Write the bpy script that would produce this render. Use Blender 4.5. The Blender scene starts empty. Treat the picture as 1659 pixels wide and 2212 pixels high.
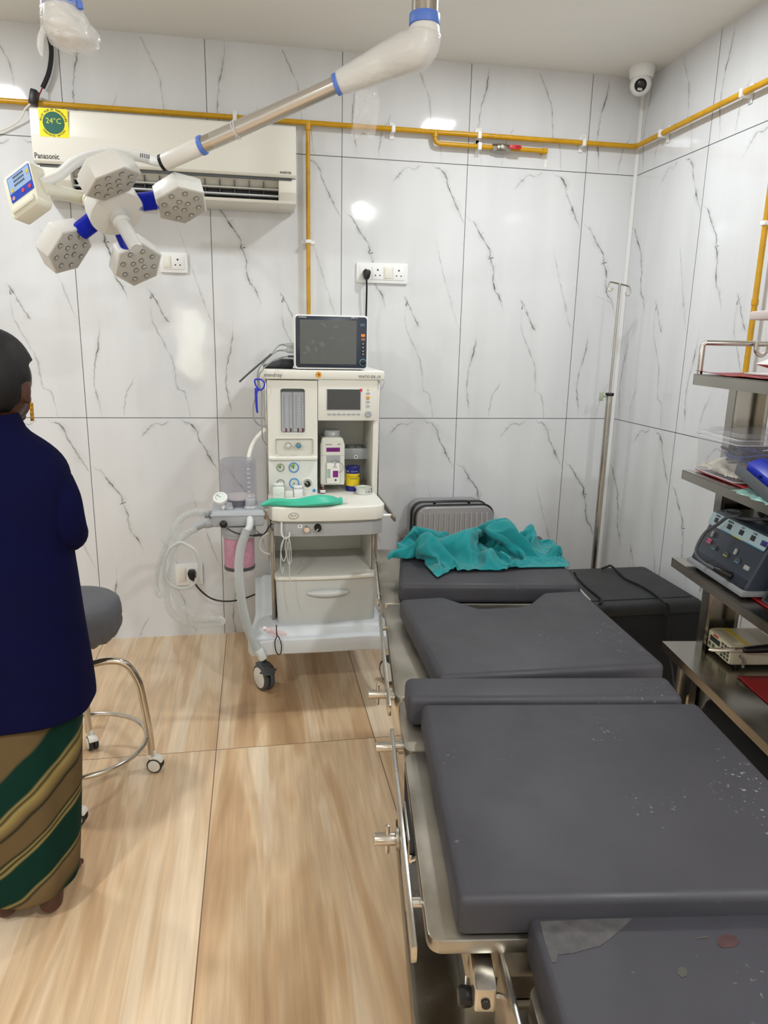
import bpy, bmesh, math, random
from mathutils import Vector, Matrix, noise as mnoise
R = math.radians
rnd = random.Random(7)
SC = bpy.context.scene
COL = SC.collection

# ------------------------------------------------------------------ camera
CAMZ = 1.50629
FPX = 1546.05
CM = Matrix(((0.984531, 0.17389, 0.021475), (-0.174047, 0.956515, 0.234064), (0.02016, -0.234181, 0.971984)))
cam = bpy.data.cameras.new('camera'); co = bpy.data.objects.new('camera', cam); COL.objects.link(co)
cx, cy, cz = CM.col[0], CM.col[1], CM.col[2]
m = Matrix((cx, cz, -cy)).transposed().to_4x4(); m.translation = (0, 0, CAMZ)
co.matrix_world = m
cam.sensor_fit = 'HORIZONTAL'; cam.sensor_width = 36; cam.lens = 36*FPX/1659; cam.clip_start = .02
SC.camera = co

# ------------------------------------------------------------------ light and exposure
W = bpy.data.worlds.new('world'); SC.world = W; W.use_nodes = True
W.node_tree.nodes['Background'].inputs[0].default_value = (.8, .85, .9, 1)
W.node_tree.nodes['Background'].inputs[1].default_value = .3
SC.view_settings.view_transform = 'Standard'; SC.view_settings.look = 'None'
SC.view_settings.exposure = 0.08; SC.view_settings.gamma = 1; SC.view_settings.use_curve_mapping = False
CEIL = 2.752; YB = 3.5695; XR = 1.8847; XL = -2.55; YF = -1.7
LIGHT_POS = [(x, y) for y in (2.63, -.42) for x in (1.10, -1.28)]
LIGHT_W = 23.0
def panel_light(x, y, w=LIGHT_W):
    l = bpy.data.lights.new('ceiling_panel_light', 'AREA'); l.shape = 'SQUARE'; l.size = .16
    l.energy = w; l.color = (.955, .985, 1.0)
    o = bpy.data.objects.new('ceiling_panel_light', l); COL.objects.link(o); o.location = (x, y, CEIL-.013)
for i, (x, y) in enumerate(LIGHT_POS):
    panel_light(x, y, LIGHT_W*(.68 if y > 1 else 2.05))

# ------------------------------------------------------------------ helpers
def at(u, v, x=None, y=None, z=None):
    d = CM @ Vector(((u-829.5)/FPX, 1, -(v-1106)/FPX))
    t = (z-CAMZ)/d.z if z is not None else (x/d.x if x is not None else y/d.y)
    return Vector((d.x*t, d.y*t, d.z*t+CAMZ))

def srgb(c):
    return tuple(((x/255)/12.92 if x/255 <= .04045 else ((x/255+.055)/1.055)**2.4) for x in c)

MATS = {}
def mat(name, col, rough=.5, metal=0, var=0.0, vscale=8, bump=0, bscale=60, coat=0, trans=0, alpha=1, emit=0, spec=.5, stretch=(1, 1, 1), ior=1.45, sheen=0):
    if name in MATS: return MATS[name]
    mt = bpy.data.materials.new(name); mt.use_nodes = True; nt = mt.node_tree
    b = nt.nodes['Principled BSDF']; c = (*srgb(col), 1)
    b.inputs['Base Color'].default_value = c; b.inputs['Roughness'].default_value = rough
    b.inputs['Metallic'].default_value = metal; b.inputs['Coat Weight'].default_value = coat
    b.inputs['Transmission Weight'].default_value = trans; b.inputs['Alpha'].default_value = alpha
    b.inputs['Specular IOR Level'].default_value = spec; b.inputs['IOR'].default_value = ior
    if sheen: b.inputs['Sheen Weight'].default_value = sheen
    if emit:
        b.inputs['Emission Color'].default_value = c; b.inputs['Emission Strength'].default_value = emit
    if var or bump:
        tc = nt.nodes.new('ShaderNodeTexCoord'); mp = nt.nodes.new('ShaderNodeMapping'); mp.inputs['Scale'].default_value = stretch
        nt.links.new(tc.outputs['Object'], mp.inputs[0])
    if var:
        n = nt.nodes.new('ShaderNodeTexNoise'); n.inputs['Scale'].default_value = vscale; n.inputs['Detail'].default_value = 5
        nt.links.new(mp.outputs[0], n.inputs['Vector'])
        r = nt.nodes.new('ShaderNodeMapRange'); r.inputs[1].default_value = .3; r.inputs[2].default_value = .7
        r.inputs[3].default_value = 1-var; r.inputs[4].default_value = 1+var
        nt.links.new(n.outputs[0], r.inputs[0])
        mx = nt.nodes.new('ShaderNodeVectorMath'); mx.operation = 'SCALE'; mx.inputs[0].default_value = c[:3]
        nt.links.new(r.outputs[0], mx.inputs['Scale']); nt.links.new(mx.outputs[0], b.inputs['Base Color'])
        r2 = nt.nodes.new('ShaderNodeMapRange'); r2.inputs[1].default_value = .3; r2.inputs[2].default_value = .7
        r2.inputs[3].default_value = max(0, rough-.08); r2.inputs[4].default_value = min(1, rough+.1)
        nt.links.new(n.outputs[0], r2.inputs[0]); nt.links.new(r2.outputs[0], b.inputs['Roughness'])
    if bump:
        n2 = nt.nodes.new('ShaderNodeTexNoise'); n2.inputs['Scale'].default_value = bscale; n2.inputs['Detail'].default_value = 4
        nt.links.new(mp.outputs[0], n2.inputs['Vector'])
        bp = nt.nodes.new('ShaderNodeBump'); bp.inputs['Strength'].default_value = bump; bp.inputs['Distance'].default_value = .003
        nt.links.new(n2.outputs[0], bp.inputs['Height']); nt.links.new(bp.outputs[0], b.inputs['Normal'])
    MATS[name] = mt
    return mt

WL = {}
def frame(o, ex, ey):
    ex = Vector(ex).normalized(); ey = Vector(ey); ey = (ey-ex*ey.dot(ex)).normalized(); ez = ex.cross(ey)
    M = Matrix((ex, ey, ez)).transposed().to_4x4(); M.translation = Vector(o)
    return M
def front(o=(0, 0, 0)):            # local x right, y up, z towards the viewer side of the room
    return frame(o, (1, 0, 0), (0, 0, 1))

class MB:
    def __init__(s): s.V = []; s.F = []; s.I = []; s.UV = {}
    def add(s, vs, fs, m=0, T=None):
        n = len(s.V)
        s.V += [(T @ Vector(v)) if T else Vector(v) for v in vs]
        for f in fs: s.F.append([n+i for i in f]); s.I.append(m)
        return s
    def bm(s, bm, m=0, T=None):
        bm.verts.index_update(); vs = [v.co.copy() for v in bm.verts]; fs = [[v.index for v in f.verts] for f in bm.faces]; bm.free()
        return s.add(vs, fs, m, T)
    def box(s, x0, x1, y0, y1, z0, z1, bev=0, seg=2, m=0, T=None):
        b = bmesh.new(); bmesh.ops.create_cube(b, size=1)
        for v in b.verts: v.co = Vector(((x0+x1)/2+v.co.x*(x1-x0), (y0+y1)/2+v.co.y*(y1-y0), (z0+z1)/2+v.co.z*(z1-z0)))
        if bev:
            bev = min(bev, .49*min(abs(x1-x0), abs(y1-y0), abs(z1-z0)))
            bmesh.ops.bevel(b, geom=b.edges[:], offset=bev, segments=seg, profile=.5, affect='EDGES')
        return s.bm(b, m, T)
    def prism(s, poly, h0, h1, bev=0, seg=2, m=0, T=None, taper=None):
        b = bmesh.new(); a = [b.verts.new((p[0], p[1], h0)) for p in poly]
        q = poly if taper is None else taper
        c = [b.verts.new((p[0], p[1], h1)) for p in q]; n = len(poly)
        b.faces.new(a[::-1]); b.faces.new(c)
        for i in range(n): b.faces.new((a[i], a[(i+1) % n], c[(i+1) % n], c[i]))
        bmesh.ops.recalc_face_normals(b, faces=b.faces[:])
        if bev: bmesh.ops.bevel(b, geom=b.edges[:], offset=bev, segments=seg, profile=.5, affect='EDGES', clamp_overlap=True)
        return s.bm(b, m, T)
    def ring(s, c, ax, r, n):
        ax = Vector(ax).normalized(); u = ax.orthogonal().normalized(); w = ax.cross(u)
        return [Vector(c)+u*(r*math.cos(2*math.pi*i/n))+w*(r*math.sin(2*math.pi*i/n)) for i in range(n)]
    def loft(s, rings, m=0, cap=True, closed=True, T=None):
        vs = [v for r in rings for v in r]; n = len(rings[0]); fs = []
        for k in range(len(rings)-1):
            for i in range(n if closed else n-1):
                j = (i+1) % n; fs.append([k*n+i, k*n+j, (k+1)*n+j, (k+1)*n+i])
        if cap and closed: fs.append(list(range(n))[::-1]); fs.append([(len(rings)-1)*n+i for i in range(n)])
        return s.add(vs, fs, m, T)
    def cyl(s, p0, p1, r0, r1=None, n=24, m=0, bev=0, T=None):
        p0 = Vector(p0); p1 = Vector(p1); ax = p1-p0; L = ax.length; ax.normalize(); r1 = r0 if r1 is None else r1
        if bev: prof = [(r0-bev, 0), (r0-bev*.3, bev*.3), (r0, bev), (r1, L-bev), (r1-bev*.3, L-bev*.3), (r1-bev, L)]
        else: prof = [(r0, 0), (r1, L)]
        return s.loft([s.ring(p0+ax*z, ax, r, n) for r, z in prof], m, T=T)
    def lathe(s, prof, o=(0, 0, 0), ax=(0, 0, 1), n=32, m=0, cap=True, T=None):
        o = Vector(o); a = Vector(ax).normalized()
        return s.loft([s.ring(o+a*z, a, max(r, .0001), n) for r, z in prof], m, cap=cap, T=T)
    def tube(s, pts, r, n=10, m=0, smooth=0, T=None, cap=True, flat=1.0):
        P = [Vector(p) for p in pts]
        rr = list(r) if isinstance(r, (list, tuple)) else [r]*len(P)
        if smooth: P, rr = catmull(P, rr, smooth)
        rings = []; t0 = (P[1]-P[0]).normalized(); u = t0.orthogonal().normalized()
        for i, p in enumerate(P):
            t = (P[min(i+1, len(P)-1)]-P[max(i-1, 0)])
            if t.length < 1e-7: t = t0.copy()
            t.normalize(); u = (u-t*u.dot(t))
            if u.length < 1e-6: u = t.orthogonal()
            u.normalize(); w = t.cross(u)
            rings.append([p+u*(rr[i]*math.cos(2*math.pi*k/n))+w*(rr[i]*flat*math.sin(2*math.pi*k/n)) for k in range(n)])
        return s.loft(rings, m, cap=cap, T=T)
    def sph(s, c, r, n=24, k=14, m=0, T=None):
        if not isinstance(r, (tuple, list)): r = (r, r, r)
        rings = []
        for j in range(k+1):
            a = -math.pi/2+math.pi*j/k; cr = max(math.cos(a), .001); z = math.sin(a)
            rings.append([(c[0]+r[0]*cr*math.cos(2*math.pi*i/n), c[1]+r[1]*cr*math.sin(2*math.pi*i/n), c[2]+r[2]*z) for i in range(n)])
        return s.loft(rings, m, T=T)
    def build(s, name, mats, parent=None, label=None, kind=None, angle=35, mods=None, smooth=True, origin=None):
        if not isinstance(mats, (list, tuple)): mats = [mats]
        me = bpy.data.meshes.new(name)
        if origin is None:
            lo = Vector((min(v.x for v in s.V), min(v.y for v in s.V), min(v.z for v in s.V)))
            hi = Vector((max(v.x for v in s.V), max(v.y for v in s.V), max(v.z for v in s.V)))
            o3 = (lo+hi)/2
            if parent is None: o3.z = lo.z
        else: o3 = Vector(origin)
        me.from_pydata([v-o3 for v in s.V], [], s.F)
        for x in mats: me.materials.append(x)
        me.polygons.foreach_set('material_index', s.I)
        b = bmesh.new(); b.from_mesh(me); bmesh.ops.recalc_face_normals(b, faces=b.faces[:]) if smooth != 'keep' else None
        b.to_mesh(me); b.free()
        if smooth:
            me.shade_smooth(); me.set_sharp_from_angle(angle=R(angle))
        me.update()
        o = bpy.data.objects.new(name, me); COL.objects.link(o)
        put(o, o3, parent)
        if label: o['label'] = label
        if kind: o['kind'] = kind
        if mods:
            for t, kw in mods:
                md = o.modifiers.new(t.lower(), t)
                for k, v in kw.items(): setattr(md, k, v)
        return o

def put(o, loc, parent=None):
    if parent is not None:
        o.parent = parent; o.location = Vector(loc)-WL[parent.name]
    else: o.location = loc
    WL[o.name] = Vector(loc)

def catmull(P, rr, k):
    out = []; ro = []; n = len(P)
    for i in range(n-1):
        p0, p1, p2, p3 = P[max(i-1, 0)], P[i], P[i+1], P[min(i+2, n-1)]
        for j in range(k):
            t = j/k
            out.append(.5*((2*p1)+(p2-p0)*t+(2*p0-5*p1+4*p2-p3)*t*t+(3*p1-p0-3*p2+p3)*t**3)); ro.append(rr[i]*(1-t)+rr[i+1]*t)
    out.append(P[-1]); ro.append(rr[-1])
    return out, ro

def thing(name, label, cat, loc=(0, 0, 0), group=None):
    o = bpy.data.objects.new(name, None); COL.objects.link(o); o.empty_display_size = .05
    o.location = loc; WL[o.name] = Vector(loc); o['label'] = label; o['category'] = cat
    if group: o['group'] = group
    return o
def tag(o, label, cat, group=None, kind=None):
    o['label'] = label; o['category'] = cat
    if group: o['group'] = group
    if kind: o['kind'] = kind
    return o
def dup(root, loc, label=None, group=None):
    r = root.copy(); COL.objects.link(r); r.location = loc; WL[r.name] = Vector(loc)
    if label: r['label'] = label
    if group: r['group'] = group
    for ch in list(root.children):
        c = ch.copy(); COL.objects.link(c); c.parent = r
        for g in ch.children:
            d = g.copy(); COL.objects.link(d); d.parent = c
    return r
def text(s, size, M, mt, parent=None, name='lettering', ext=.0003, align='CENTER', label=None, squash=1.0, shear=0):
    c = bpy.data.curves.new(name, 'FONT'); c.body = s; c.size = size; c.extrude = ext; c.align_x = align; c.align_y = 'CENTER'; c.resolution_u = 2
    c.shear = shear
    t = bpy.data.objects.new('tmp', c); COL.objects.link(t)
    me = bpy.data.meshes.new_from_object(t); bpy.data.objects.remove(t); bpy.data.curves.remove(c)
    me.transform(Matrix.Diagonal((squash, 1, 1, 1)))
    rot = M.to_3x3().to_4x4(); me.transform(rot); me.materials.clear(); me.materials.append(mt)
    o = bpy.data.objects.new(name, me); COL.objects.link(o); put(o, M.translation, parent)
    if label: o['label'] = label
    return o
def rounded(x0, x1, y0, y1, r, k=5):
    out = []
    for cx_, cy_, a0 in ((x1-r, y1-r, 0), (x0+r, y1-r, 90), (x0+r, y0+r, 180), (x1-r, y0+r, 270)):
        for i in range(k+1):
            a = R(a0+90*i/k); out.append((cx_+r*math.cos(a), cy_+r*math.sin(a)))
    return out
def pxr(u0, v0, u1, v1, y):        # rectangle on a plane of constant depth: x0, x1, z0, z1
    a = at(u0, v0, y=y); b = at(u1, v1, y=y); c = at(u0, v1, y=y); d = at(u1, v0, y=y)
    return ((a.x+c.x)/2, (b.x+d.x)/2, (b.z+c.z)/2, (a.z+d.z)/2)

# ------------------------------------------------------------------ shared materials
M_ss = mat('stainless_steel', (190, 186, 178), .24, 1, .12, 6)
M_ssb = mat('brushed_steel', (165, 160, 150), .38, 1, .18, 9)
M_chrome = mat('chrome', (215, 212, 208), .1, 1)
M_white = mat('white_plastic', (236, 237, 236), .35)
M_cream = mat('warm_white_plastic', (232, 230, 220), .38)
M_grey = mat('grey_plastic', (176, 180, 182), .42)
M_lgrey = mat('light_grey_plastic', (205, 209, 210), .4)
M_dgrey = mat('dark_grey_plastic', (78, 82, 86), .45)
M_black = mat('black_plastic', (18, 18, 20), .4)
M_rubber = mat('black_rubber', (26, 27, 30), .55)
M_yel = mat('yellow_pipe_paint', (200, 150, 14), .32, 0, .12, 20)
M_blue = mat('blue_ring_plastic', (92, 128, 214), .4)
M_dblue = mat('deep_blue_rubber', (36, 50, 190), .42)
M_ink = mat('dark_print', (40, 42, 46), .5)
M_wprint = mat('white_print', (235, 238, 240), .5)
M_screen = mat('dark_glass_screen', (44, 48, 50), .12, 0, coat=.6)

# ------------------------------------------------------------------ room
def tile_mat(name, vein=False, grout=False):
    mt = bpy.data.materials.new(name); mt.use_nodes = True; nt = mt.node_tree; b = nt.nodes['Principled BSDF']
    b.inputs['Roughness'].default_value = .07; b.inputs['Specular IOR Level'].default_value = .5
    tc = nt.nodes.new('ShaderNodeTexCoord')
    mp = nt.nodes.new('ShaderNodeMapping'); mp.inputs['Scale'].default_value = (6, 6, .8)
    nt.links.new(tc.outputs['Object'], mp.inputs[0])
    n = nt.nodes.new('ShaderNodeTexNoise'); n.inputs['Scale'].default_value = 1.0; n.inputs['Detail'].default_value = 4
    nt.links.new(mp.outputs[0], n.inputs['Vector'])
    r = nt.nodes.new('ShaderNodeValToRGB'); r.color_ramp.elements[0].position = .25; r.color_ramp.elements[1].position = .7
    r.color_ramp.elements[0].color = (*srgb((212, 214, 216)), 1); r.color_ramp.elements[1].color = (*srgb((224, 226, 228)), 1)
    nt.links.new(n.outputs[0], r.inputs[0])
    out = r.outputs[0]
    # the glaze is very slightly wavy
    n3 = nt.nodes.new('ShaderNodeTexNoise'); n3.inputs['Scale'].default_value = 5; nt.links.new(tc.outputs['Object'], n3.inputs['Vector'])
    bp = nt.nodes.new('ShaderNodeBump'); bp.inputs['Strength'].default_value = .12; bp.inputs['Distance'].default_value = .01
    nt.links.new(n3.outputs[0], bp.inputs['Height']); nt.links.new(bp.outputs[0], b.inputs['Normal'])
    if vein:
        uv = nt.nodes.new('ShaderNodeUVMap'); sx = nt.nodes.new('ShaderNodeSeparateXYZ'); nt.links.new(uv.outputs[0], sx.inputs[0])
        a = nt.nodes.new('ShaderNodeMath'); a.operation = 'SUBTRACT'; a.inputs[1].default_value = .5; nt.links.new(sx.outputs[0], a.inputs[0])
        ab = nt.nodes.new('ShaderNodeMath'); ab.operation = 'ABSOLUTE'; nt.links.new(a.outputs[0], ab.inputs[0])
        f = nt.nodes.new('ShaderNodeMapRange'); f.inputs[1].default_value = .5; f.inputs[2].default_value = .0; f.inputs[3].default_value = 0; f.inputs[4].default_value = 1
        nt.links.new(ab.outputs[0], f.inputs[0])
        pw = nt.nodes.new('ShaderNodeMath'); pw.operation = 'POWER'; pw.inputs[1].default_value = 1.5; nt.links.new(f.outputs[0], pw.inputs[0])
        n2 = nt.nodes.new('ShaderNodeTexNoise'); n2.inputs['Scale'].default_value = 26; n2.inputs['Detail'].default_value = 6; nt.links.new(tc.outputs['Object'], n2.inputs['Vector'])
        nr = nt.nodes.new('ShaderNodeMapRange'); nr.inputs[1].default_value = .38; nr.inputs[2].default_value = .66; nr.inputs[3].default_value = .35; nr.inputs[4].default_value = 1.25
        nt.links.new(n2.outputs[0], nr.inputs[0])
        mu = nt.nodes.new('ShaderNodeMath'); mu.operation = 'MULTIPLY'; mu.use_clamp = True; nt.links.new(pw.outputs[0], mu.inputs[0]); nt.links.new(nr.outputs[0], mu.inputs[1])
        m2 = nt.nodes.new('ShaderNodeMath'); m2.operation = 'MULTIPLY'; m2.use_clamp = True; nt.links.new(mu.outputs[0], m2.inputs[0]); nt.links.new(sx.outputs[1], m2.inputs[1])
        mx = nt.nodes.new('ShaderNodeMix'); mx.data_type = 'RGBA'; mx.inputs[7].default_value = (*srgb(grout['c'] if grout else (74, 76, 75)), 1)
        nt.links.new(m2.outputs[0], mx.inputs[0]); nt.links.new(out, mx.inputs[6]); out = mx.outputs[2]
    nt.links.new(out, b.inputs['Base Color'])
    return mt
M_tile = tile_mat('glossy_marble_tile'); M_vein = tile_mat('marble_vein', True)
M_halo = tile_mat('marble_vein_soft', True, dict(c=(120, 124, 112)))
M_grout = mat('dark_grout', (84, 86, 88), .6)
VEINS = [  # in tile coordinates: (x from left 0..0.6, z from bottom 0..1.2), width, strength
    ([(.235, 1.10), (.269, 1.138), (.305, 1.172), (.345, 1.168), (.381, 1.193)], .022, .55),
    ([(.423, 1.199), (.445, 1.178), (.467, 1.175), (.498, 1.141), (.506, 1.11), (.513, 1.091), (.54, 1.04), (.554, 1.012), (.586, .956), (.6, .93)], .017, .95),
    ([(.0, .988), (.022, .955), (.045, .944), (.075, .90), (.085, .884), (.126, .832), (.135, .80), (.132, .785), (.139, .777), (.158, .723), (.154, .70), (.168, .638), (.19, .61), (.203, .584), (.215, .55), (.222, .513)], .018, 1.0),
    ([(.448, .889), (.475, .795), (.499, .714), (.521, .646), (.553, .548), (.578, .478), (.6, .43)], .011, .5),
    ([(.300, .60), (.321, .575), (.343, .534), (.366, .486), (.385, .455), (.401, .441)], .018, .9),
    ([(.32, .57), (.316, .50), (.326, .435), (.374, .337), (.403, .27), (.414, .188), (.42, .14), (.453, .117), (.471, .018), (.473, 0)], .012, .6),
    ([(.085, .47), (.082, .394), (.072, .323), (.055, .256), (.048, .2), (.046, .153), (.056, .092), (.064, .05), (.066, 0)], .012, .9),
    ([(.225, .20), (.215, .165), (.187, .118), (.178, .08), (.172, .042), (.17, 0)], .011, .6),
]
def wall(name, o, ex, width, x0, sgn_mat, ncol0, ncol1, flip=1):
    """a tiled wall in the plane through o; ex runs along it, tiles start at x0 along ex"""
    T = frame(o, ex, (0, 0, 1)); mb = MB(); n = Vector((0, 0, 1))
    mb.add([(0, 0, 0), (width, 0, 0), (width, CEIL, 0), (0, CEIL, 0)], [[0, 1, 2, 3]], 0)
    mb.add([(0, 0, -.1), (width, 0, -.1), (width, CEIL, -.1), (0, CEIL, -.1)], [[3, 2, 1, 0]], 0)
    uvs = []
    j0 = 1.1203
    for z in (j0, j0+1.2): mb.add([(0, z-.0016, .0004), (width, z-.0016, .0004), (width, z+.0016, .0004), (0, z+.0016, .0004)], [[0, 1, 2, 3]], 2)
    for k in range(ncol0, ncol1+1):
        x = x0+.6*k
        if 0 < x < width: mb.add([(x-.0014, 0, .0004), (x+.0014, 0, .0004), (x+.0014, CEIL, .0004), (x-.0014, CEIL, .0004)], [[0, 1, 2, 3]], 2)
    vr = random.Random(3)
    uvd = {}
    for k in range(ncol0-1, ncol1+1):
        for row, zb, lo, hi in ((0, j0-1.2, 1.2-j0, 1.2), (1, j0, 0, 1.2), (2, j0+1.2, 0, CEIL-j0-1.2)):
            for pts, w, st in VEINS:
                P = [Vector((a+x0+.6*k, b+zb, 0)) for a, b in pts]
                P, _ = catmull(P, [0]*len(P), 5)
                Q = []
                for p in P: Q.append(p+Vector((vr.uniform(-1, 1)*.0024, vr.uniform(-1, 1)*.0014, 0)))
                D_ = []
                for i in range(len(P)):
                    d = P[min(i+4, len(P)-1)]-P[max(i-4, 0)]; d.normalize(); D_.append(Vector((-d.y, d.x, 0)) if d.x > 0 or abs(d.x) < 1e-6 or True else d)
                for i in range(len(Q)-1):
                    a, b = Q[i], Q[i+1]
                    if min(a.x, b.x) < 0 or max(a.x, b.x) > width or min(a.y, b.y) < 0 or max(a.y, b.y) > CEIL-.002: continue
                    if a.y-zb < lo or a.y-zb > hi: continue
                    if a.x < x0+.6*k-.001 or b.x > x0+.6*k+.601: continue
                    t0, t1 = i/(len(Q)-1), (i+1)/(len(Q)-1); n0, n1 = D_[i], D_[i+1]
                    for lay, kw, ks in ((0, 2.9, .30), (1, 1.0, 1.0)):
                        def wd(t):
                            e = min(1, 6*t, 6*(1-t)); return kw*1.15*w*(.35+.65*abs(mnoise.noise(Vector((t*9, st*7, w*300)))*1.6+.35))*max(e, .15)
                        a0, a1, b0, b1 = a-n0*wd(t0)/2, a+n0*wd(t0)/2, b-n1*wd(t1)/2, b+n1*wd(t1)/2
                        if lay == 0 and (min(v.y for v in (a0, a1, b0, b1)) < 0 or max(v.x for v in (a0, a1, b0, b1)) > width or min(v.x for v in (a0, a1, b0, b1)) < 0): continue
                        z = Vector((0, 0, .00025+.0001*lay)); fi = len(mb.F)
                        mb.add([a0+z, a1+z, b1+z, b0+z], [[0, 1, 2, 3]], 3 if lay == 0 else 1)
                        s0 = ks*st*min(1, 5*t0+.1, 5*(1-t0)+.1); s1 = ks*st*min(1, 5*t1+.1, 5*(1-t1)+.1)
                        uvd[fi] = [(0, s0), (1, s0), (1, s1), (0, s1)]
    mb.V = [T @ v for v in mb.V]
    ob = mb.build(name, [M_tile, M_vein, M_grout, M_halo], kind='structure', smooth='keep', origin=(0, 0, 0))
    ul = ob.data.uv_layers.new(name='UVMap')
    for p in ob.data.polygons:
        if p.index in uvd:
            for li, c in zip(p.loop_indices, uvd[p.index]): ul.data[li].uv = c
    for p in ob.data.polygons: p.use_smooth = False
    return ob
wall('wall_back', (XL, YB, 0), (1, 0, 0), XR-XL, -.7823-XL, None, -3, 5)
wall('wall_right', (XR, YB, 0), (0, -1, 0), YB-YF, -.006, None, 0, 9)
wall('wall_left', (XL, YF, 0), (0, 1, 0), YB-YF, .3, None, 0, 9)
M_paint = mat('cream_wall_paint', (236, 235, 230), .6)
mb = MB(); mb.add([(XL, YF, 0), (XR, YF, 0), (XR, YF, CEIL), (XL, YF, CEIL)], [[0, 1, 2, 3]]); mb.add([(XL, YF-.1, 0), (XR, YF-.1, 0), (XR, YF-.1, CEIL), (XL, YF-.1, CEIL)], [[0, 3, 2, 1]])
mb.build('wall_front', M_paint, kind='structure')
# door behind the camera, its frosted pane is what the glossy tiles mirror
mb = MB(); dxa, dxb = -1.15, -.25
for q in ((dxa-.05, dxa, 0, 2.1), (dxb, dxb+.05, 0, 2.1), (dxa-.05, dxb+.05, 2.05, 2.1)): mb.box(q[0], q[1], YF, YF+.03, q[2], q[3], .004)
mb.box(dxa, dxb, YF+.001, YF+.02, .005, 2.05, .003)
dd = mb.build('door_1', mat('door_laminate', (150, 120, 90), .4), kind='structure')
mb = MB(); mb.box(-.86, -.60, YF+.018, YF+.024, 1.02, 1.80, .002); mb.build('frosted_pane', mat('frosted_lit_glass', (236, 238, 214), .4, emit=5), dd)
mb = MB(); mb.box(XL-.02, XR+.02, YF-.02, YB+.02, CEIL, CEIL+.1)
mb.build('ceiling', mat('ceiling_paint', (236, 235, 230), .55, 0, .02, 2), kind='structure')
mb = MB()
for z0, z1 in ((0, CEIL),): mb.prism([(XR-.001, YB-.014), (XR-.001, YB-.001), (XR-.014, YB-.001)], z0, z1)
mb.build('trim_1', mat('white_corner_trim', (226, 227, 226), .3), kind='structure')

# floor: wood-look porcelain planks, 0.6 x 1.2 m slabs
mt = bpy.data.materials.new('wood_look_floor_tile'); mt.use_nodes = True; nt = mt.node_tree; b = nt.nodes['Principled BSDF']
N = nt.nodes.new; Lk = nt.links.new
tc = N('ShaderNodeTexCoord'); mp = N('ShaderNodeMapping'); Lk(tc.outputs['Object'], mp.inputs[0]); mp.inputs['Location'].default_value = (.1714, -2.4651+1.2*10, 0)
sp = N('ShaderNodeSeparateXYZ'); Lk(mp.outputs[0], sp.inputs[0])
def mth(op, a, b2=None, c=None):
    n = N('ShaderNodeMath'); n.operation = op
    for i, x in enumerate((a, b2, c)):
        if x is None: continue
        if isinstance(x, (int, float)): n.inputs[i].default_value = x
        else: Lk(x, n.inputs[i])
    return n.outputs[0]
tx = mth('FLOOR', mth('DIVIDE', sp.outputs[0], .6)); ty = mth('FLOOR', mth('DIVIDE', sp.outputs[1], 1.2))
tid = mth('ADD', mth('MULTIPLY', tx, 7.31), mth('MULTIPLY', ty, 3.77))
cb = N('ShaderNodeCombineXYZ'); Lk(sp.outputs[0], cb.inputs[0]); Lk(mth('MULTIPLY', sp.outputs[1], .09), cb.inputs[1]); Lk(tid, cb.inputs[2])
def nz(vec, scale, det, rough=.5, dist=0):
    n = N('ShaderNodeTexNoise'); n.inputs['Scale'].default_value = scale; n.inputs['Detail'].default_value = det; n.inputs['Roughness'].default_value = rough; n.inputs['Distortion'].default_value = dist
    Lk(vec, n.inputs['Vector']); return n.outputs[0]
bands = nz(cb.outputs[0], 6.5, 3, .55, .6)
cr = N('ShaderNodeValToRGB'); Lk(bands, cr.inputs[0]); e = cr.color_ramp.elements
e[0].position = .30; e[0].color = (*srgb((184, 148, 110)), 1); e[1].position = .72; e[1].color = (*srgb((232, 214, 186)), 1)
for pos, c in ((.42, (206, 172, 133)), (.47, (224, 195, 158)), (.53, (215, 185, 149)), (.58, (231, 206, 174))):
    x = e.new(pos); x.color = (*srgb(c), 1)
cb2 = N('ShaderNodeCombineXYZ'); Lk(sp.outputs[0], cb2.inputs[0]); Lk(mth('MULTIPLY', sp.outputs[1], .035), cb2.inputs[1]); Lk(tid, cb2.inputs[2])
fine = nz(cb2.outputs[0], 85, 5, .65, .3)
cb3 = N('ShaderNodeCombineXYZ'); Lk(sp.outputs[0], cb3.inputs[0]); Lk(mth('MULTIPLY', sp.outputs[1], .16), cb3.inputs[1]); Lk(tid, cb3.inputs[2])
wv = N('ShaderNodeTexWave'); wv.inputs['Scale'].default_value = 5; wv.inputs['Distortion'].default_value = 14; wv.inputs['Detail'].default_value = 3; wv.inputs['Detail Scale'].default_value = 1.2
Lk(cb3.outputs[0], wv.inputs['Vector'])
g1 = N('ShaderNodeMapRange'); Lk(fine, g1.inputs[0]); g1.inputs[1].default_value = .35; g1.inputs[2].default_value = .65; g1.inputs[3].default_value = .90; g1.inputs[4].default_value = 1.06
g2 = N('ShaderNodeMapRange'); Lk(wv.outputs[0], g2.inputs[0]); g2.inputs[3].default_value = .95; g2.inputs[4].default_value = 1.03
sc = N('ShaderNodeVectorMath'); sc.operation = 'SCALE'; Lk(cr.outputs[0], sc.inputs[0]); Lk(mth('MULTIPLY', g1.outputs[0], g2.outputs[0]), sc.inputs['Scale'])
fx = mth('ABSOLUTE', mth('SUBTRACT', mth('FRACT', mth('DIVIDE', sp.outputs[0], .6)), .5)); fy = mth('ABSOLUTE', mth('SUBTRACT', mth('FRACT', mth('DIVIDE', sp.outputs[1], 1.2)), .5))
jt = mth('MAXIMUM', mth('GREATER_THAN', fx, .5-.0016/.6), mth('GREATER_THAN', fy, .5-.0016/1.2))
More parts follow.
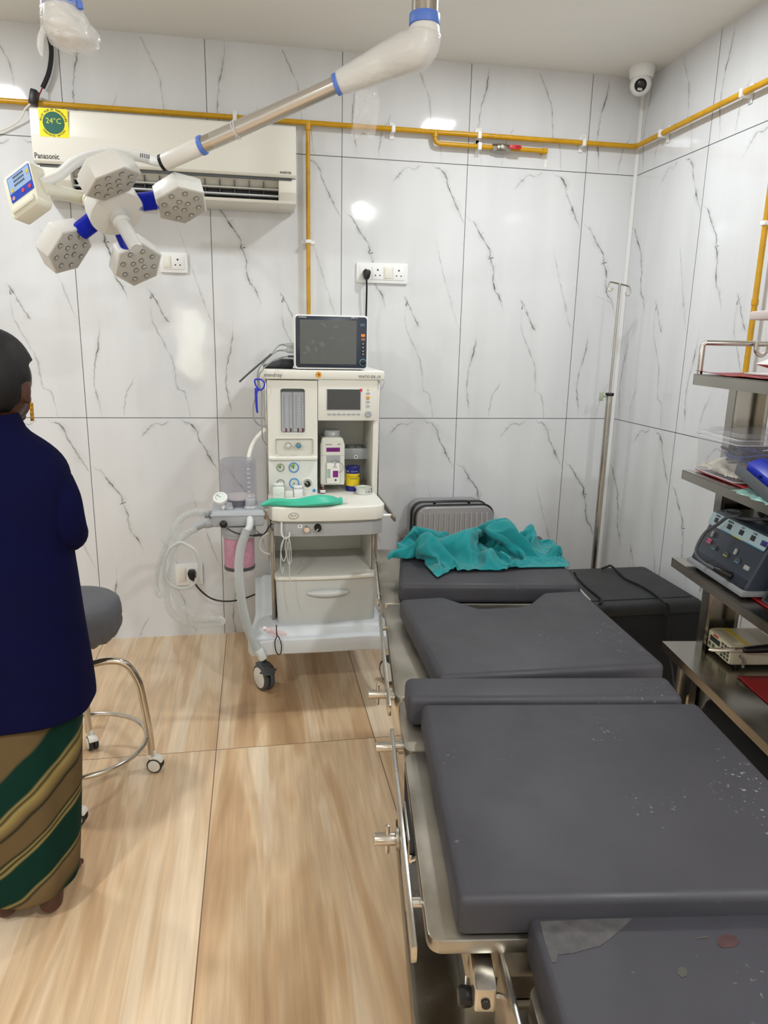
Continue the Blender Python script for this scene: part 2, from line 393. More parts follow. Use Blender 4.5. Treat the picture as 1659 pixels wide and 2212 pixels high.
mx = N('ShaderNodeMix'); mx.data_type = 'RGBA'; Lk(jt, mx.inputs[0]); Lk(sc.outputs[0], mx.inputs[6]); mx.inputs[7].default_value = (*srgb((120, 92, 66)), 1)
Lk(mx.outputs[2], b.inputs['Base Color'])
rr_ = N('ShaderNodeMapRange'); Lk(fine, rr_.inputs[0]); rr_.inputs[3].default_value = .28; rr_.inputs[4].default_value = .42; Lk(rr_.outputs[0], b.inputs['Roughness'])
mb = MB(); mb.box(XL-.02, XR+.02, YF-.02, YB+.02, -.1, 0)
mb.build('floor', mt, kind='structure', origin=(0, 0, 0))

# ceiling light fixtures (off frame, seen only as reflections in the tiles)
for i, (x, y) in enumerate(LIGHT_POS):
    mb = MB(); mb.box(x-.12, x+.12, y-.12, y+.12, CEIL-.012, CEIL, .003)
    tag(mb.build('ceiling_light', M_white), 'square white ceiling panel light fixed to the ceiling', 'ceiling light', 'ceiling panel lights')
# ------------------------------------------------------------------ gas pipes on the walls
PY = YB-.035; PX = XR-.035; PZ = 2.443
mb = MB(); r = .0115
mb.tube([(XL+.05, PY, PZ), (PX-.03, PY, PZ), (PX-.008, PY-.006, PZ), (PX, PY-.03, PZ), (PX, YF+.05, PZ)], r, 14)
mb.sph((PX-.004, PY-.004, PZ), .0145)
main = mb.build('gas_pipe', M_yel); tag(main, 'long horizontal yellow gas pipe running along both walls under the ceiling', 'pipe')
mb = MB(); x = .259
mb.cyl((x, PY, PZ-.012), (x, PY, .95), .0095, n=14); mb.cyl((x, PY, PZ-.03), (x, PY, PZ+.006), .0135, n=14)
tag(mb.build('gas_pipe', M_yel), 'vertical yellow gas pipe dropping down the wall behind the patient monitor', 'pipe')
bz = at(940, 310, y=PY).z; x1 = at(940, 290, y=PY).x; x2 = at(1178, 325, y=PY).x
root = thing('gas_pipe', 'short yellow branch pipe with a red lever valve hanging below the main pipe', 'pipe', (x1, PY, bz))
mb = MB(); mb.tube([(x1, PY, PZ-.01), (x1, PY, bz+.02), (x1+.006, PY, bz+.006), (x1+.02, PY, bz), (x2, PY, bz)], .0105, 14)
mb.cyl((x2-.004, PY, bz), (x2-.004, YB-.002, bz), .0105, n=14); mb.cyl((x2-.016, PY, bz), (x2+.009, PY, bz), .013, n=14); mb.cyl((x1, PY, PZ-.022), (x1, PY, PZ+.004), .0135, n=14)
mb.build('branch_tube', M_yel, root)
va = at(1063, 317, y=PY).x; vb = at(1100, 317, y=PY).x
mb = MB(); mb.cyl((va, PY, bz), (va+.025, PY, bz), .016, n=6); mb.cyl((va+.02, PY, bz), (vb-.015, PY, bz), .019, n=20, bev=.004); mb.cyl((vb-.02, PY, bz), (vb+.005, PY, bz), .016, n=6)
mb.cyl((va+.04, PY, bz), (va+.04, PY-.03, bz), .008)
mb.build('valve_body', M_ssb, root)
mb = MB(); h0 = vb-.01; h1 = at(1126, 317, y=PY-.03).x
mb.prism([(h0, bz-.008), (h1-.01, bz-.009), (h1, bz-.004), (h1, bz+.006), (h1-.01, bz+.010), (h0, bz+.008)], 0, .004, .001, T=front((0, PY-.032, 0)))
lv = mb.build('lever', mat('red_handle', (196, 30, 36), .4), root, label='red lever handle')
text('L&T', .011, front(((h0+h1)/2+.01, PY-.0372, bz)), M_ink, root, 'lettering')
# clips
def clip(p, horiz, wallside):
    mb = MB(); x, y, z = p
    if wallside == 'back':
        if horiz:
            mb.box(x-.009, x+.009, y-.016, YB-.001, z-.016, z+.016, .003); mb.box(x-.011, x+.011, YB-.006, YB-.001, z-.036, z+.036, .002)
        else:
            mb.box(x-.014, x+.014, y-.014, YB-.001, z-.008, z+.008, .003); mb.box(x-.032, x+.032, YB-.006, YB-.001, z-.009, z+.009, .002)
    else:
        if horiz:
            mb.box(x-.016, XR-.001, y-.009, y+.009, z-.016, z+.016, .003); mb.box(XR-.006, XR-.001, y-.011, y+.011, z-.036, z+.036, .002)
        else:
            mb.box(x-.014, XR-.001, y-.014, y+.014, z-.008, z+.008, .003); mb.box(XR-.006, XR-.001, y-.032, y+.032, z-.009, z+.009, .002)
    return mb.build('pipe_clip', M_white)
for u, v, lab in ((507, 245, 'white clip on the main yellow pipe above the steel arm tube'), (849, 275, 'white clip on the main yellow pipe beside the hanging plastic film'),
               (1035, 290, 'white clip on the main yellow pipe above the valve branch'), (1261, 302, 'white clip on the main yellow pipe beneath the security camera side')):
    a = at(u, v, y=PY); tag(clip((a.x, PY, PZ), True, 'back'), lab, 'pipe clip', 'pipe clips on the walls')
a = at(1035, 318, y=PY); tag(clip((a.x, PY, bz), True, 'back'), 'white clip holding the short yellow valve branch', 'pipe clip', 'pipe clips on the walls')
a = at(668, 522, y=PY); tag(clip((.259, PY, a.z), False, 'back'), 'white clip halfway down the yellow drop pipe behind the monitor', 'pipe clip', 'pipe clips on the walls')
for u, v, lab in ((1430, 288, 'white clip on the yellow pipe of the right wall next to the corner'), (1607, 200, 'white clip on the yellow pipe high on the right wall far from the corner')):
    a = at(u, v, x=PX); tag(clip((PX, a.y, PZ), True, 'right'), lab, 'pipe clip', 'pipe clips on the walls')
yv = 2.505
mb = MB(); mb.cyl((PX, yv, PZ), (PX, yv, 1.0), .0105, n=14); mb.cyl((PX, yv, 1.66), (PX, yv, 1.68), .013, n=14)
tag(mb.build('gas_pipe', M_yel), 'vertical yellow gas pipe on the right wall behind the equipment trolley', 'pipe')
a = at(1655, 482, x=PX); tag(clip((PX, yv, a.z), False, 'right'), 'white clip on the vertical yellow pipe above the equipment trolley', 'pipe clip', 'pipe clips on the walls')

# ------------------------------------------------------------------ security camera
a = at(1383, 175, y=3.40); c = Vector((a.x+.02, 3.43, CEIL))
root = thing('security_camera', 'white dome security camera with dark lens under the ceiling corner', 'camera', c)
mb = MB(); mb.lathe([(.056, 0), (.058, -.012), (.054, -.04), (.050, -.05)], c, n=36); mb.build('mount', M_white, root)
ball = c+Vector((-.004, -.006, -.075)); mb = MB(); mb.sph(ball, .048, 32, 20); mb.build('camera_ball', M_white, root)
d = (Vector((0, 0, 1.3))-ball).normalized()
mb = MB(); mb.lathe([(.025, .036), (.027, .0405), (.024, .0445), (.016, .0475), (.0, .0495)], ball, d, n=32); mb.build('lens', mat('lens_glass', (10, 12, 22), .28), root)
T = frame(ball+d*.0485+Vector((0, 0, -.016)), Vector((1, .2, 0)), Vector((0, 0, 1)))
mb = MB(); mb.prism(rounded(-.012, .012, -.005, .005, .004), -.005, .0005, T=T); mb.build('infrared_window', M_lgrey, root)

# ------------------------------------------------------------------ wall socket plates
def socket_plate(u0, v0, u1, v1, mods, label, plug=None, y=None):
    yy = YB-.012; x0, x1, z0, z1 = pxr(u0, v0, u1, v1, yy)
    root = thing('wall_socket', label, 'socket', ((x0+x1)/2, YB, z0))
    mb = MB(); mb.prism(rounded(x0, x1, z0, z1, .006), 0, .011, .003, T=front((0, YB-.0005, 0))); mb.build('face_plate', M_white, root)
    n = sum(w for _, w in mods); mw = (x1-x0-.03)/n; x = x0+.015; zc = (z0+z1)/2; hh = (z1-z0)*.33
    for kind, w in mods:
        xa, xb = x+.001, x+mw*w-.001; x += mw*w
        if kind == 'switch':
            mb = MB(); mb.prism(rounded(xa, xb, zc-hh, zc+hh, .002), 0, .0035, .001, T=front((0, yy+.0012, 0)))
            mb.box(xa+.004, xb-.004, yy-.005, yy-.002, zc-hh*.75, zc+hh*.75, .001); mb.build('switch', M_cream, root)
        else:
            mb = MB(); mb.prism(rounded(xa, xb, zc-hh, zc+hh, .002), 0, .003, .001, T=front((0, yy+.0012, 0)), m=0)
            xc = (xa+xb)/2
            for dx, dz, rr in ((0, hh*.45, .0042), (-hh*.36, -hh*.35, .0032), (hh*.36, -hh*.35, .0032)):
                mb.cyl((xc+dx, yy-.0018, zc+dz), (xc+dx, yy-.0024, zc+dz), rr, n=14, m=1)
            mb.build('outlet', [M_white, M_black], root)
    return root, (x0, x1, z0, z1)
socket_plate(345, 545, 405, 589, [('switch', 1), ('outlet', 1.6)], 'small white switch and socket plate behind the surgical light', 'socket')
r2, (sx0, sx1, sz0, sz1) = socket_plate(770, 568, 881, 612, [('outlet', 1.3), ('outlet', 1.3), ('switch', 1), ('outlet', 1.3)], 'wide white socket plate on the wall with a black plug in it')
socket_plate(378, 1218, 438, 1264, [('switch', 1), ('outlet', 1.6)], 'white socket plate low on the wall behind the breathing hoses')
# plug with mains lead of the monitor
p = at(792, 592, y=YB-.04)
root = thing('power_plug', 'black plug in the wide wall socket, its lead hanging to the monitor', 'plug', p)
mb = MB(); mb.prism([(-.019, .008), (-.014, .020), (.014, .020), (.019, .008), (.014, -.016), (.006, -.026), (-.006, -.026), (-.014, -.016)], -.02, .02, .006, T=front(p)); mb.build('plug_body', M_black, root)
mb = MB(); e1 = at(792, 700, y=YB-.05); mb.tube([p+Vector((0, 0, -.02)), p+Vector((.001, -.002, -.08)), (e1.x, YB-.03, e1.z), (e1.x, YB-.05, e1.z-.25)], .0045, 8, smooth=6); mb.build('lead', M_black, root)
p = at(414, 1240, y=YB-.035)
root = thing('power_plug', 'black plug low on the wall whose lead runs to the anaesthesia machine', 'plug', p)
mb = MB(); mb.prism([(-.02, .008), (-.014, .021), (.014, .021), (.02, .008), (.018, -.014), (.008, -.03), (-.004, -.03), (-.014, -.016)], -.02, .02, .006, T=front(p)); mb.build('plug_body', M_black, root)
mb = MB(); mb.tube([p+Vector((.004, 0, -.025)), at(428, 1270, y=YB-.05), at(455, 1292, y=YB-.06), at(490, 1299, y=YB-.08), at(530, 1292, y=YB-.12), at(575, 1272, y=YB-.2), at(610, 1250, y=YB-.25)], .0042, 8, smooth=6); mb.build('lead', M_black, root)

# plaster smears left on the tiles by the pipe fitter
WB = bpy.data.objects['wall_back']
M_pl = mat('white_plaster', (232, 232, 228), .8)
for pts in ([(1169, 330), (1180, 328), (1182, 345), (1180, 362), (1174, 362), (1176, 346), (1170, 344)], [(1028, 278), (1040, 276), (1041, 330), (1031, 329)], [(1255, 290), (1267, 291), (1266, 314), (1256, 313)]):
    q = [at(u, v, y=YB) for u, v in pts]; mb = MB(); mb.prism([(p.x, p.z) for p in q], .0004, .0014, T=front((0, YB, 0))); mb.build('plaster_smear', M_pl, WB)
# ------------------------------------------------------------------ split air conditioner
AY = 3.335; ax0, ax1, az0, az1 = -.865, .196, 2.075, 2.374
a = at(60, 226, y=AY); b_ = at(641, 272, y=AY); ax0, ax1 = at(68, 300, y=AY).x, at(640, 350, y=AY).x; az1 = (a.z+b_.z)/2
az0 = (at(638, 437, y=AY+.03).z+at(160, 430, y=AY+.05).z)/2
zs = (at(640, 386, y=AY).z+at(100, 352, y=AY).z)/2
M_ac = mat('air_conditioner_white', (224, 222, 212), .35)
root = thing('air_conditioner', 'long white split air conditioner mounted high on the back wall', 'air conditioner', ((ax0+ax1)/2, YB, az0))
def acprof(L): return [(y, z) for y, z in L]
mb = MB()
T = frame((0, 0, 0), (0, 1, 0), (0, 0, 1))     # local x = world y, local y = world z, local z = world x
mb.prism([(YB-.002, az0+.03), (YB-.002, az1), (AY+.02, az1), (AY+.006, az1-.01), (AY+.012, zs+.003), (AY+.05, zs-.004), (AY+.07, az0+.075), (AY+.12, az0+.04)], ax0, ax1, .003, T=T)
for xa, xb in ((ax0, ax0+.135), (ax1-.075, ax1)):
    mb.prism([(YB-.002, az0+.005), (YB-.002, zs), (AY+.012, zs-.003), (AY+.014, az0+.05), (AY+.04, az0+.012), (AY+.06, az0)], xa, xb, .003, T=T)
mb.prism([(AY+.03, az0+.006), (AY+.025, az0+.018), (AY+.05, az0+.012), (YB-.01, az0+.012), (YB-.01, az0)], ax0, ax1, .001, T=T)
mb.build('casing', M_ac, root)
mb = MB(); mb.prism([(AY+.004, zs), (AY-.004, zs+.01), (AY-.010, (az1+zs)/2), (AY-.002, az1-.012), (AY+.008, az1-.003), (AY+.02, az1-.003), (AY+.02, zs)], ax0+.001, ax1-.001, .002, T=T)
fp = mb.build('front_panel', M_ac, root)
mb = MB(); mb.box(ax0+.02, ax1-.02, AY+.01, AY+.02, zs-.010, zs-.001); mb.build('dark_seam', M_dgrey, root)
mb = MB(); mb.box(ax0+.13, ax1-.07, AY+.085, AY+.095, az0+.02, zs-.004); mb.build('outlet_recess', M_black, root)
for k in range(2):
    mb = MB(); z = az0+.035+k*.028
    mb.box(ax0+.13, ax1-.075, AY+.04+k*.01, AY+.07, z, z+.006, .002); mb.build('louver', M_ac if k else M_lgrey, root)
for k in range(13):
    x = ax0+.17+k*.062
    mb = MB(); mb.prism([(AY+.05, zs-.012), (AY+.083, zs-.012), (AY+.083, az0+.03), (AY+.06, az0+.03)], x, x+.003, T=T); mb.build('swing_vane', M_dgrey, root)
text('Panasonic', .030, front((at(102, 340, y=AY).x, AY-.0062, zs+.026)), M_ink, root, 'lettering', squash=.8, ext=.0004)
text('INVERTER', .012, front((at(617, 375, y=AY).x, AY-.0058, zs+.018)), M_ink, root, 'lettering', squash=.9, ext=.0004)
s0, s1, t0_, t1_ = pxr(84, 234, 147, 296, AY-.012)
sy = AY-.0095
mb = MB(); mb.box(s0, s1, sy-.0006, sy+.0015, t0_, t1_); st = mb.build('energy_sticker', mat('yellow_sticker', (240, 226, 24), .4), root)
mb = MB(); sc_ = Vector(((s0+s1)/2, sy-.0008, (t0_+t1_)/2)); mb.cyl(sc_, sc_+Vector((0, -.0006, 0)), .041, n=40); mb.build('green_disc', mat('green_print', (20, 92, 78), .4), st)
text('24°C', .028, front(sc_+Vector((0, -.001, .006))), mat('yellow_print', (214, 222, 60), .4), st, 'lettering')
for arc in (0, 1):
    word = 'RAISE YOUR AC TEMPERATURE' if not arc else 'CONSERVE NATURE'
    for i, ch in enumerate(word):
        if ch == ' ': continue
        a = R(170-160*i/(len(word)-1)) if not arc else R(215+110*i/(len(word)-1))
        rd = .048; q = sc_+Vector((rd*math.cos(a), -.0006, rd*math.sin(a)))
        dirx = Vector((math.sin(a), 0, -math.cos(a))) if not arc else Vector((-math.sin(a), 0, math.cos(a)))
        up = Vector((math.cos(a), 0, math.sin(a))) if not arc else Vector((-math.cos(a), 0, -math.sin(a)))
        text(ch, .010, frame(q, dirx, up), M_ink, st, 'letter')
# cable of the unit going up, and its taped joint on the pipe
root = thing('power_cable', 'black cable coming down from the ceiling to the air conditioner corner', 'cable', (at(100, 50, y=YB-.03)))
mb = MB(); mb.tube([at(96, 42, y=YB-.02), at(104, 70, y=YB-.03), at(111, 110, y=YB-.03), at(106, 155, y=YB-.03), at(92, 190, y=YB-.03)], .0095, 10, smooth=6); mb.build('sheath', M_black, root)
mb = MB(); mb.tube([at(93, 186, y=YB-.03), at(86, 202, y=YB-.05), at(80, 210, y=YB-.06)], .003, 8, smooth=4); mb.build('wire', mat('red_wire', (150, 50, 60), .5), root)
mb = MB(); a = at(73, 210, y=PY-.03); mb.box(-.014, .014, -.02, .03, -.03, .028, .005, T=frame(a, (1, 0, -.25), (0, 1, 0))@Matrix.Identity(4)); mb.build('tape_wrap', M_black, root)
mb = MB(); mb.tube([at(68, 222, y=PY-.02), at(54, 236, y=PY-.01), at(48, 250, y=PY), at(30, 268, y=YB-.02), at(-5, 284, y=YB-.02), at(-60, 300, y=YB-.02)], .004, 8, smooth=6)
tag(mb.build('power_cable', M_cream), 'thin cream cable sagging along the wall left of the air conditioner', 'cable')
# ------------------------------------------------------------------ anaesthesia machine
M_am = mat('machine_cream_plastic', (232, 231, 222), .38)
M_amg = mat('machine_grey_plastic', (186, 190, 192), .42)
M_basep = mat('machine_base_plastic', (206, 211, 214), .36)
M_clear = mat('clear_plastic', (225, 225, 235), .06, alpha=.28, spec=.8)
M_clearg = mat('smoky_clear_plastic', (150, 150, 165), .05, alpha=.38, spec=.8)
M_hose = mat('translucent_hose', (232, 236, 234), .25, alpha=.36, spec=.7)
M_hose2 = mat('milky_hose', (216, 220, 218), .3, alpha=.75, spec=.7)
M_purple = mat('purple_label', (128, 22, 128), .4)
YC = 2.98
AM = thing('anaesthesia_machine', 'tall cream and grey anaesthesia machine on casters against the marble wall', 'medical machine', (.29, 3.15, 0))
def fr(y): return front((0, y, 0))
def ppoly(pts, y): return [(at(u, v, y=y).x, at(u, v, y=y).z) for u, v in pts]
def panel(name, u0, v0, u1, v1, y, depth, mt, parent, bev=.002, rad=.004, label=None, m=0):
    x0, x1, z0, z1 = pxr(u0, v0, u1, v1, y)
    mb = MB(); mb.prism(rounded(x0, x1, z0, z1, rad), -depth, 0, bev, T=fr(y)); return mb.build(name, mt, parent, label=label)
def dot(name, u, v, rpx, y, depth, mt, parent, bev=0, n=28, label=None):
    a = at(u, v, y=y); r = rpx*a.length/FPX*.97 if False else rpx*(a.y/.956)/FPX
    mb = MB(); mb.cyl((a.x, y+.001, a.z), (a.x, y-depth, a.z), r, n=n, bev=bev); return mb.build(name, mt, parent, label=label)
# side walls, back and shelf
xl, xr_ = at(578, 900, y=YC).x, at(816, 900, y=YC).x
ZT = at(562, 800, y=2.95).z*.5+at(831, 805, y=2.95).z*.5
ZW = .86
mb = MB(); mb.box(xl+.004, xl+.022, YC+.02, 3.46, ZW-.02, ZT-.03, .003); mb.box(xr_-.018, xr_+.006, YC+.012, 3.46, ZW-.02, ZT-.03, .003)
mb.box(xl+.01, xr_, 3.27, 3.46, ZW-.02, ZT-.03); mb.build('housing', M_am, AM)
for xx in (xl-.008, xr_+.004):
    mb = MB(); mb.box(xx, xx+.01, YC+.03, 3.44, ZW-.3, ZT-.04, .003); mb.build('side_rail', M_ss, AM)
x0, x1, z0, z1 = pxr(562, 800, 831, 820.5, 2.95)
mb = MB(); mb.box(x0, x1, 2.95, 3.5, z0, z1, .006, 3); mb.build('top_shelf', M_am, AM); ZT = z1
text('mindray', .022, fr(2.9495) @ Matrix.Translation((at(590, 810, y=2.95).x, at(590, 810, y=2.95).z, 0)), M_dgrey, AM, 'lettering')
text('WATO EX-10', .0155, fr(2.9495) @ Matrix.Translation((at(798, 814, y=2.95).x, at(798, 814, y=2.95).z, 0)), M_ink, AM, 'lettering')
d = dot('round_sticker', 688, 809.5, 6.2, 2.95, .0012, mat('orange_sticker', (224, 160, 52), .4), AM)
a = at(688, 809.5, y=2.95); mb = MB(); mb.prism([(-.004, -.001), (0, .005), (.005, .003), (.004, -.004), (.001, -.002)], 0, .0006, T=fr(2.9485) @ Matrix.Translation((a.x, a.z, 0))); mb.build('sticker_print', mat('brown_print', (120, 50, 20), .5), d)
# left flow meter column
x0, x1, z0, z1 = pxr(578, 821, 685, 991, YC)
fu = pxr(606, 839, 658, 934, YC); ku = pxr(594, 946, 676, 981, YC)
def holed(x0, x1, z0, z1, holes, y, d, mt, name, parent):
    """front plate with rectangular openings, stacked vertically"""
    mb = MB(); zs = z1; T = fr(y)
    for hx0, hx1, hz0, hz1 in holes:
        mb.box(x0, x1, y, y+d, hz1, zs); mb.box(x0, hx0, y, y+d, hz0, hz1); mb.box(hx1, x1, y, y+d, hz0, hz1); zs = hz0
        rim = rounded(hx0, hx1, hz0, hz1, .009); rim2 = rounded(hx0-.003, hx1+.003, hz0-.003, hz1+.003, .012); n = len(rim)
        mb.add([T @ Vector((p[0], p[1], .0005)) for p in rim2]+[T @ Vector((p[0], p[1], .003)) for p in [((a[0]+b[0])/2, (a[1]+b[1])/2) for a, b in zip(rim, rim2)]]+[T @ Vector((p[0], p[1], -.012)) for p in rim],
               [[i, (i+1) % n, n+(i+1) % n, n+i] for i in range(n)]+[[n+i, n+(i+1) % n, 2*n+(i+1) % n, 2*n+i] for i in range(n)])
        for cx_, cz_ in ((0, 0), (0, 1), (1, 0), (1, 1)):   # corner fillets
            px_, pz_ = (hx1 if cx_ else hx0), (hz1 if cz_ else hz0); sx, sz = (-1 if cx_ else 1), (-1 if cz_ else 1)
            q = [(px_, pz_), (px_+sx*.009, pz_), (px_+sx*.0026, pz_+sz*.0026), (px_, pz_+sz*.009)]
            mb.prism(q, -.012, 0, T=T)
    mb.box(x0, x1, y, y+d, z0, zs)
    return mb.build(name, mt, parent)
fp = holed(x0, x1, z0, z1, [fu, ku], YC-.02, .02, M_am, 'flowmeter_panel', AM)
mb = MB(); mb.box(x0, x1, YC, YC+.02, z0, z1); mb.build('panel_backing', M_am, AM)
mb = MB(); mb.box(fu[0]-.002, fu[1]+.002, YC-.006, YC-.002, fu[2]-.002, fu[3]+.002); mb.build('flow_window', mat('flow_window_grey', (150, 154, 160), .15), AM)
zc0, zc1 = fu[2]+.006, fu[3]-.014
for k in range(2):
    xa = fu[0]+.004+k*(fu[1]-fu[0])/2; xb = xa+(fu[1]-fu[0])/2-.008
    mb = MB(); mb.box(xa, xb, YC-.0075, YC-.0055, zc0, zc1); sc_ = mb.build('flow_scale', mat('scale_plate', (176, 180, 186), .35), AM)
    mb = MB()
    for j in range(26):
        z = zc0+.012+j*(zc1-zc0-.02)/26
        for q, ln in ((.18, .006), (.72, .005)):
            xm = xa+(xb-xa)*q; mb.box(xm, xm+(ln if j % 2 == 0 else ln*.5), YC-.0082, YC-.0072, z, z+.0012)
    mb.build('scale_print', M_ink, sc_)
    mb = MB(); xm = (xa+xb)/2
    for q in (.32, .78): mb.cyl((xa+(xb-xa)*q+.0045, YC-.010, zc0-.003), (xa+(xb-xa)*q+.0045, YC-.010, zc1), .0022, n=8)
    mb.build('glass_tube', M_clear, sc_)
    for q in (.32, .78):
        mb = MB(); mb.cyl((xa+(xb-xa)*q+.0045, YC-.010, zc0-.002), (xa+(xb-xa)*q+.0045, YC-.010, zc0+.012), .003, n=8); mb.build('float', mat('dark_red_float', (90, 34, 30), .4), sc_)
mb = MB(); mb.box(fu[0], fu[1], YC-.012, YC-.004, fu[3]-.012, fu[3]); mb.build('window_header', M_dgrey, AM)
for u, mt_ in ((623, mat('chrome_knob_cap', (210, 214, 214), .3)), (644.7, mat('blue_knob_cap', (52, 146, 190), .4))):
    a = at(u, 962.5, y=YC-.02); mb = MB(); mb.lathe([(.010, 0), (.011, .008), (.0125, .012), (.0125, .026), (.011, .029), (.007, .029)], (a.x, YC, a.z), (0, -1, 0), n=24)
    k = mb.build('flow_knob', M_chrome, AM); mb = MB(); mb.cyl((a.x, YC-.0285, a.z), (a.x, YC-.031, a.z), .008, n=20, bev=.001); mb.build('knob_cap', mt_, k)
# lower gauge panel
x0b, x1b, z0b, z1b = pxr(583, 991, 685, 1074, YC)
mb = MB(); mb.box(x0, x1, YC-.012, YC+.02, ZW-.01, z0-.001, .003); gp = mb.build('gauge_panel', mat('gauge_panel_plastic', (226, 228, 222), .4), AM)
mb = MB(); mb.box(x0, x1, YC-.028, YC+.01, z0-.003, z0+.014, .006, 3); mb.build('panel_lip', M_am, AM)
M_dial = mat('gauge_dial', (214, 222, 214), .35); M_gblue = mat('blue_gauge_ring', (70, 140, 205), .4); M_grn = mat('green_print2', (120, 170, 70), .5)
for u, v, rp, ring, grn in ((605.8, 1009.7, 8.3, M_ssb, 1), (634.7, 1009.7, 10.6, M_gblue, 1), (606, 1043.5, 8.3, M_ssb, 0), (635.5, 1043.5, 10.6, M_gblue, 0)):
    a = at(u, v, y=YC-.012); r = rp*a.y/.956/FPX; mb = MB()
    mb.lathe([(r*.8, .003), (r*.84, .006), (r, .006), (r, 0)], (a.x, YC-.012, a.z), (0, -1, 0), n=32); g = mb.build('pressure_gauge', ring, AM)
    mb = MB(); mb.cyl((a.x, YC-.012, a.z), (a.x, YC-.0155, a.z), r*.81, n=28); mb.build('dial', M_dial, g)
    if grn:
        mb = MB(); mb.prism([(a.x, a.z)]+[(a.x+r*.65*math.cos(R(t)), a.z+r*.65*math.sin(R(t))) for t in range(70, 190, 12)], 0, .0005, T=fr(YC-.0156)); mb.build('green_sector', M_grn, g)
    mb = MB(); t = R(215); mb.prism([(a.x-.001, a.z+.001), (a.x+.001, a.z-.001), (a.x+r*.6*math.cos(t), a.z+r*.6*math.sin(t))], 0, .0008, T=fr(YC-.0164)); mb.cyl((a.x, YC-.0156, a.z), (a.x, YC-.018, a.z), .0022, n=10)
    mb.build('needle', M_black, g)
    mb = MB()
    for t in range(-40, 221, 26): mb.box(-.0004, .0004, r*.66, r*.78, 0, .0005, T=fr(YC-.0156) @ Matrix.Translation((a.x, a.z, 0)) @ Matrix.Rotation(R(t-90), 4, 'Z'))
    mb.build('dial_marks', M_ink, g)
a = at(664, 1044, y=YC-.012); mb = MB(); mb.lathe([(.024, 0), (.0255, .006), (.023, .010), (.018, .008), (.015, .004)], (a.x, YC-.012, a.z), (0, -1, 0), n=36); mb.build('selector_ring', M_am, AM)
mb = MB(); mb.cyl((a.x, YC-.012, a.z), (a.x, YC-.03, a.z), .0125, n=28, bev=.002); k = mb.build('selector_knob', M_black, AM)
mb = MB(); mb.box(-.001, .001, 0, .013, 0, .001, T=fr(YC-.0302) @ Matrix.Translation((a.x, a.z, 0)) @ Matrix.Rotation(R(42), 4, 'Z')); mb.build('pointer', M_wprint, k)
dot('blue_mark', 678.5, 1059.6, 3.6, YC-.012, .001, M_gblue, AM)
# ventilator display panel
dx = pxr(686, 821.6, 816, 907.6, YC); mb = MB(); mb.box(dx[0], dx[1]-.004, YC-.022, YC+.09, dx[2], dx[3]+.004, .004, 3); dp = mb.build('display_panel', M_am, AM); YD = YC-.022
sx = pxr(704, 839, 781, 887, YD); mb = MB(); mb.prism(rounded(sx[0], sx[1], sx[2], sx[3], .003), -.002, .0015, .001, T=fr(YD)); mb.build('display_bezel', M_lgrey, dp)
sx = pxr(706.5, 841, 778.5, 885, YD); mb = MB(); mb.box(sx[0], sx[1], YD-.0022, YD, sx[2], sx[3]); mb.build('screen', M_screen, dp)
panel('red_corner_tab', 777, 840, 782.5, 846, YD-.0025, .001, mat('red_tab', (205, 40, 56), .4), dp, 0, .001)
for i, v in enumerate((849.4, 858.5, 868, 877.4)):
    panel('button', 791, v-2.4, 799, v+2.4, YD-.003, .003, mat('orange_button', (236, 158, 40), .4) if i == 1 else M_grey, dp, .001, .0035, label='orange button' if i == 1 else None)
for i in range(7):
    u = 711.2+i*10.5; panel('button', u-4.2, 892.2, u+4.2, 897, YD-.003, .003, M_grey, dp, .001, .0035)
a = at(795, 893.7, y=YD); mb = MB(); mb.lathe([(.0145, 0), (.014, .008), (.012, .011), (.008, .0115), (.007, .010)], (a.x, YD, a.z), (0, -1, 0), n=30); mb.build('dial_knob', M_grey, dp)
dot('indicator_lamp', 795, 838.5, 1.6, YD, .001, mat('yellow_lamp', (230, 225, 150), .4), dp)
text('TEMP', .004, fr(YD-.0008) @ Matrix.Translation((at(795, 843.6, y=YD).x, at(795, 843.6, y=YD).z, 0)), M_ink, dp)
text('MENU', .004, fr(YD-.0008) @ Matrix.Translation((at(795, 863, y=YD).x, at(795, 863, y=YD).z, 0)), M_ink, dp)
# vaporiser and back bar
YV = 3.02
VP = thing('vaporizer', 'cream anaesthetic vaporizer with purple labels hanging in the machine recess', 'vaporizer', (at(718, 1000, y=YV).x, YV+.06, at(718, 1046, y=YV).z))
vx0, vx1, vz0, vz1 = pxr(692, 945, 744.5, 1047.5, YV)
mb = MB(); mb.prism([(vx0+.004, vz0), (vx1-.002, vz0), (vx1, vz0+.006), (vx1, vz1-.03), (vx1-.008, vz1-.004), (vx1-.018, vz1), (vx0+.016, vz1), (vx0+.006, vz1-.004), (vx0, vz1-.03), (vx0, vz0+.006)], -.13, 0, .003, T=fr(YV)); mb.build('body', M_am, VP)
a = at(716.5, 941, y=YV+.05); mb = MB(); zz = vz1; mb.lathe([(.034, 0), (.034, .006), (.037, .010), (.037, .026), (.034, .030), (.022, .031)], ((vx0+vx1)/2, YV+.045, zz-.003), (0, 0, 1), n=40); k = mb.build('dial', M_grey, VP)
mb = MB(); mb.cyl(((vx0+vx1)/2+.004, YV+.010, zz+.014), ((vx0+vx1)/2+.004, YV+.006, zz+.014), .006, n=20, bev=.001); mb.build('dial_zero', M_white, k)
text('0', .008, front(((vx0+vx1)/2+.004, YV+.0052, zz+.0145)), M_ink, k)
mb = MB(); mb.box(vx0+.001, vx1-.001, YV-.0005, YV+.01, vz0+.128, vz0+.1295); mb.build('seam', M_grey, VP)
panel('purple_label', 705, 967, 734.5, 976, YV-.001, .0012, M_purple, VP, 0, .001)
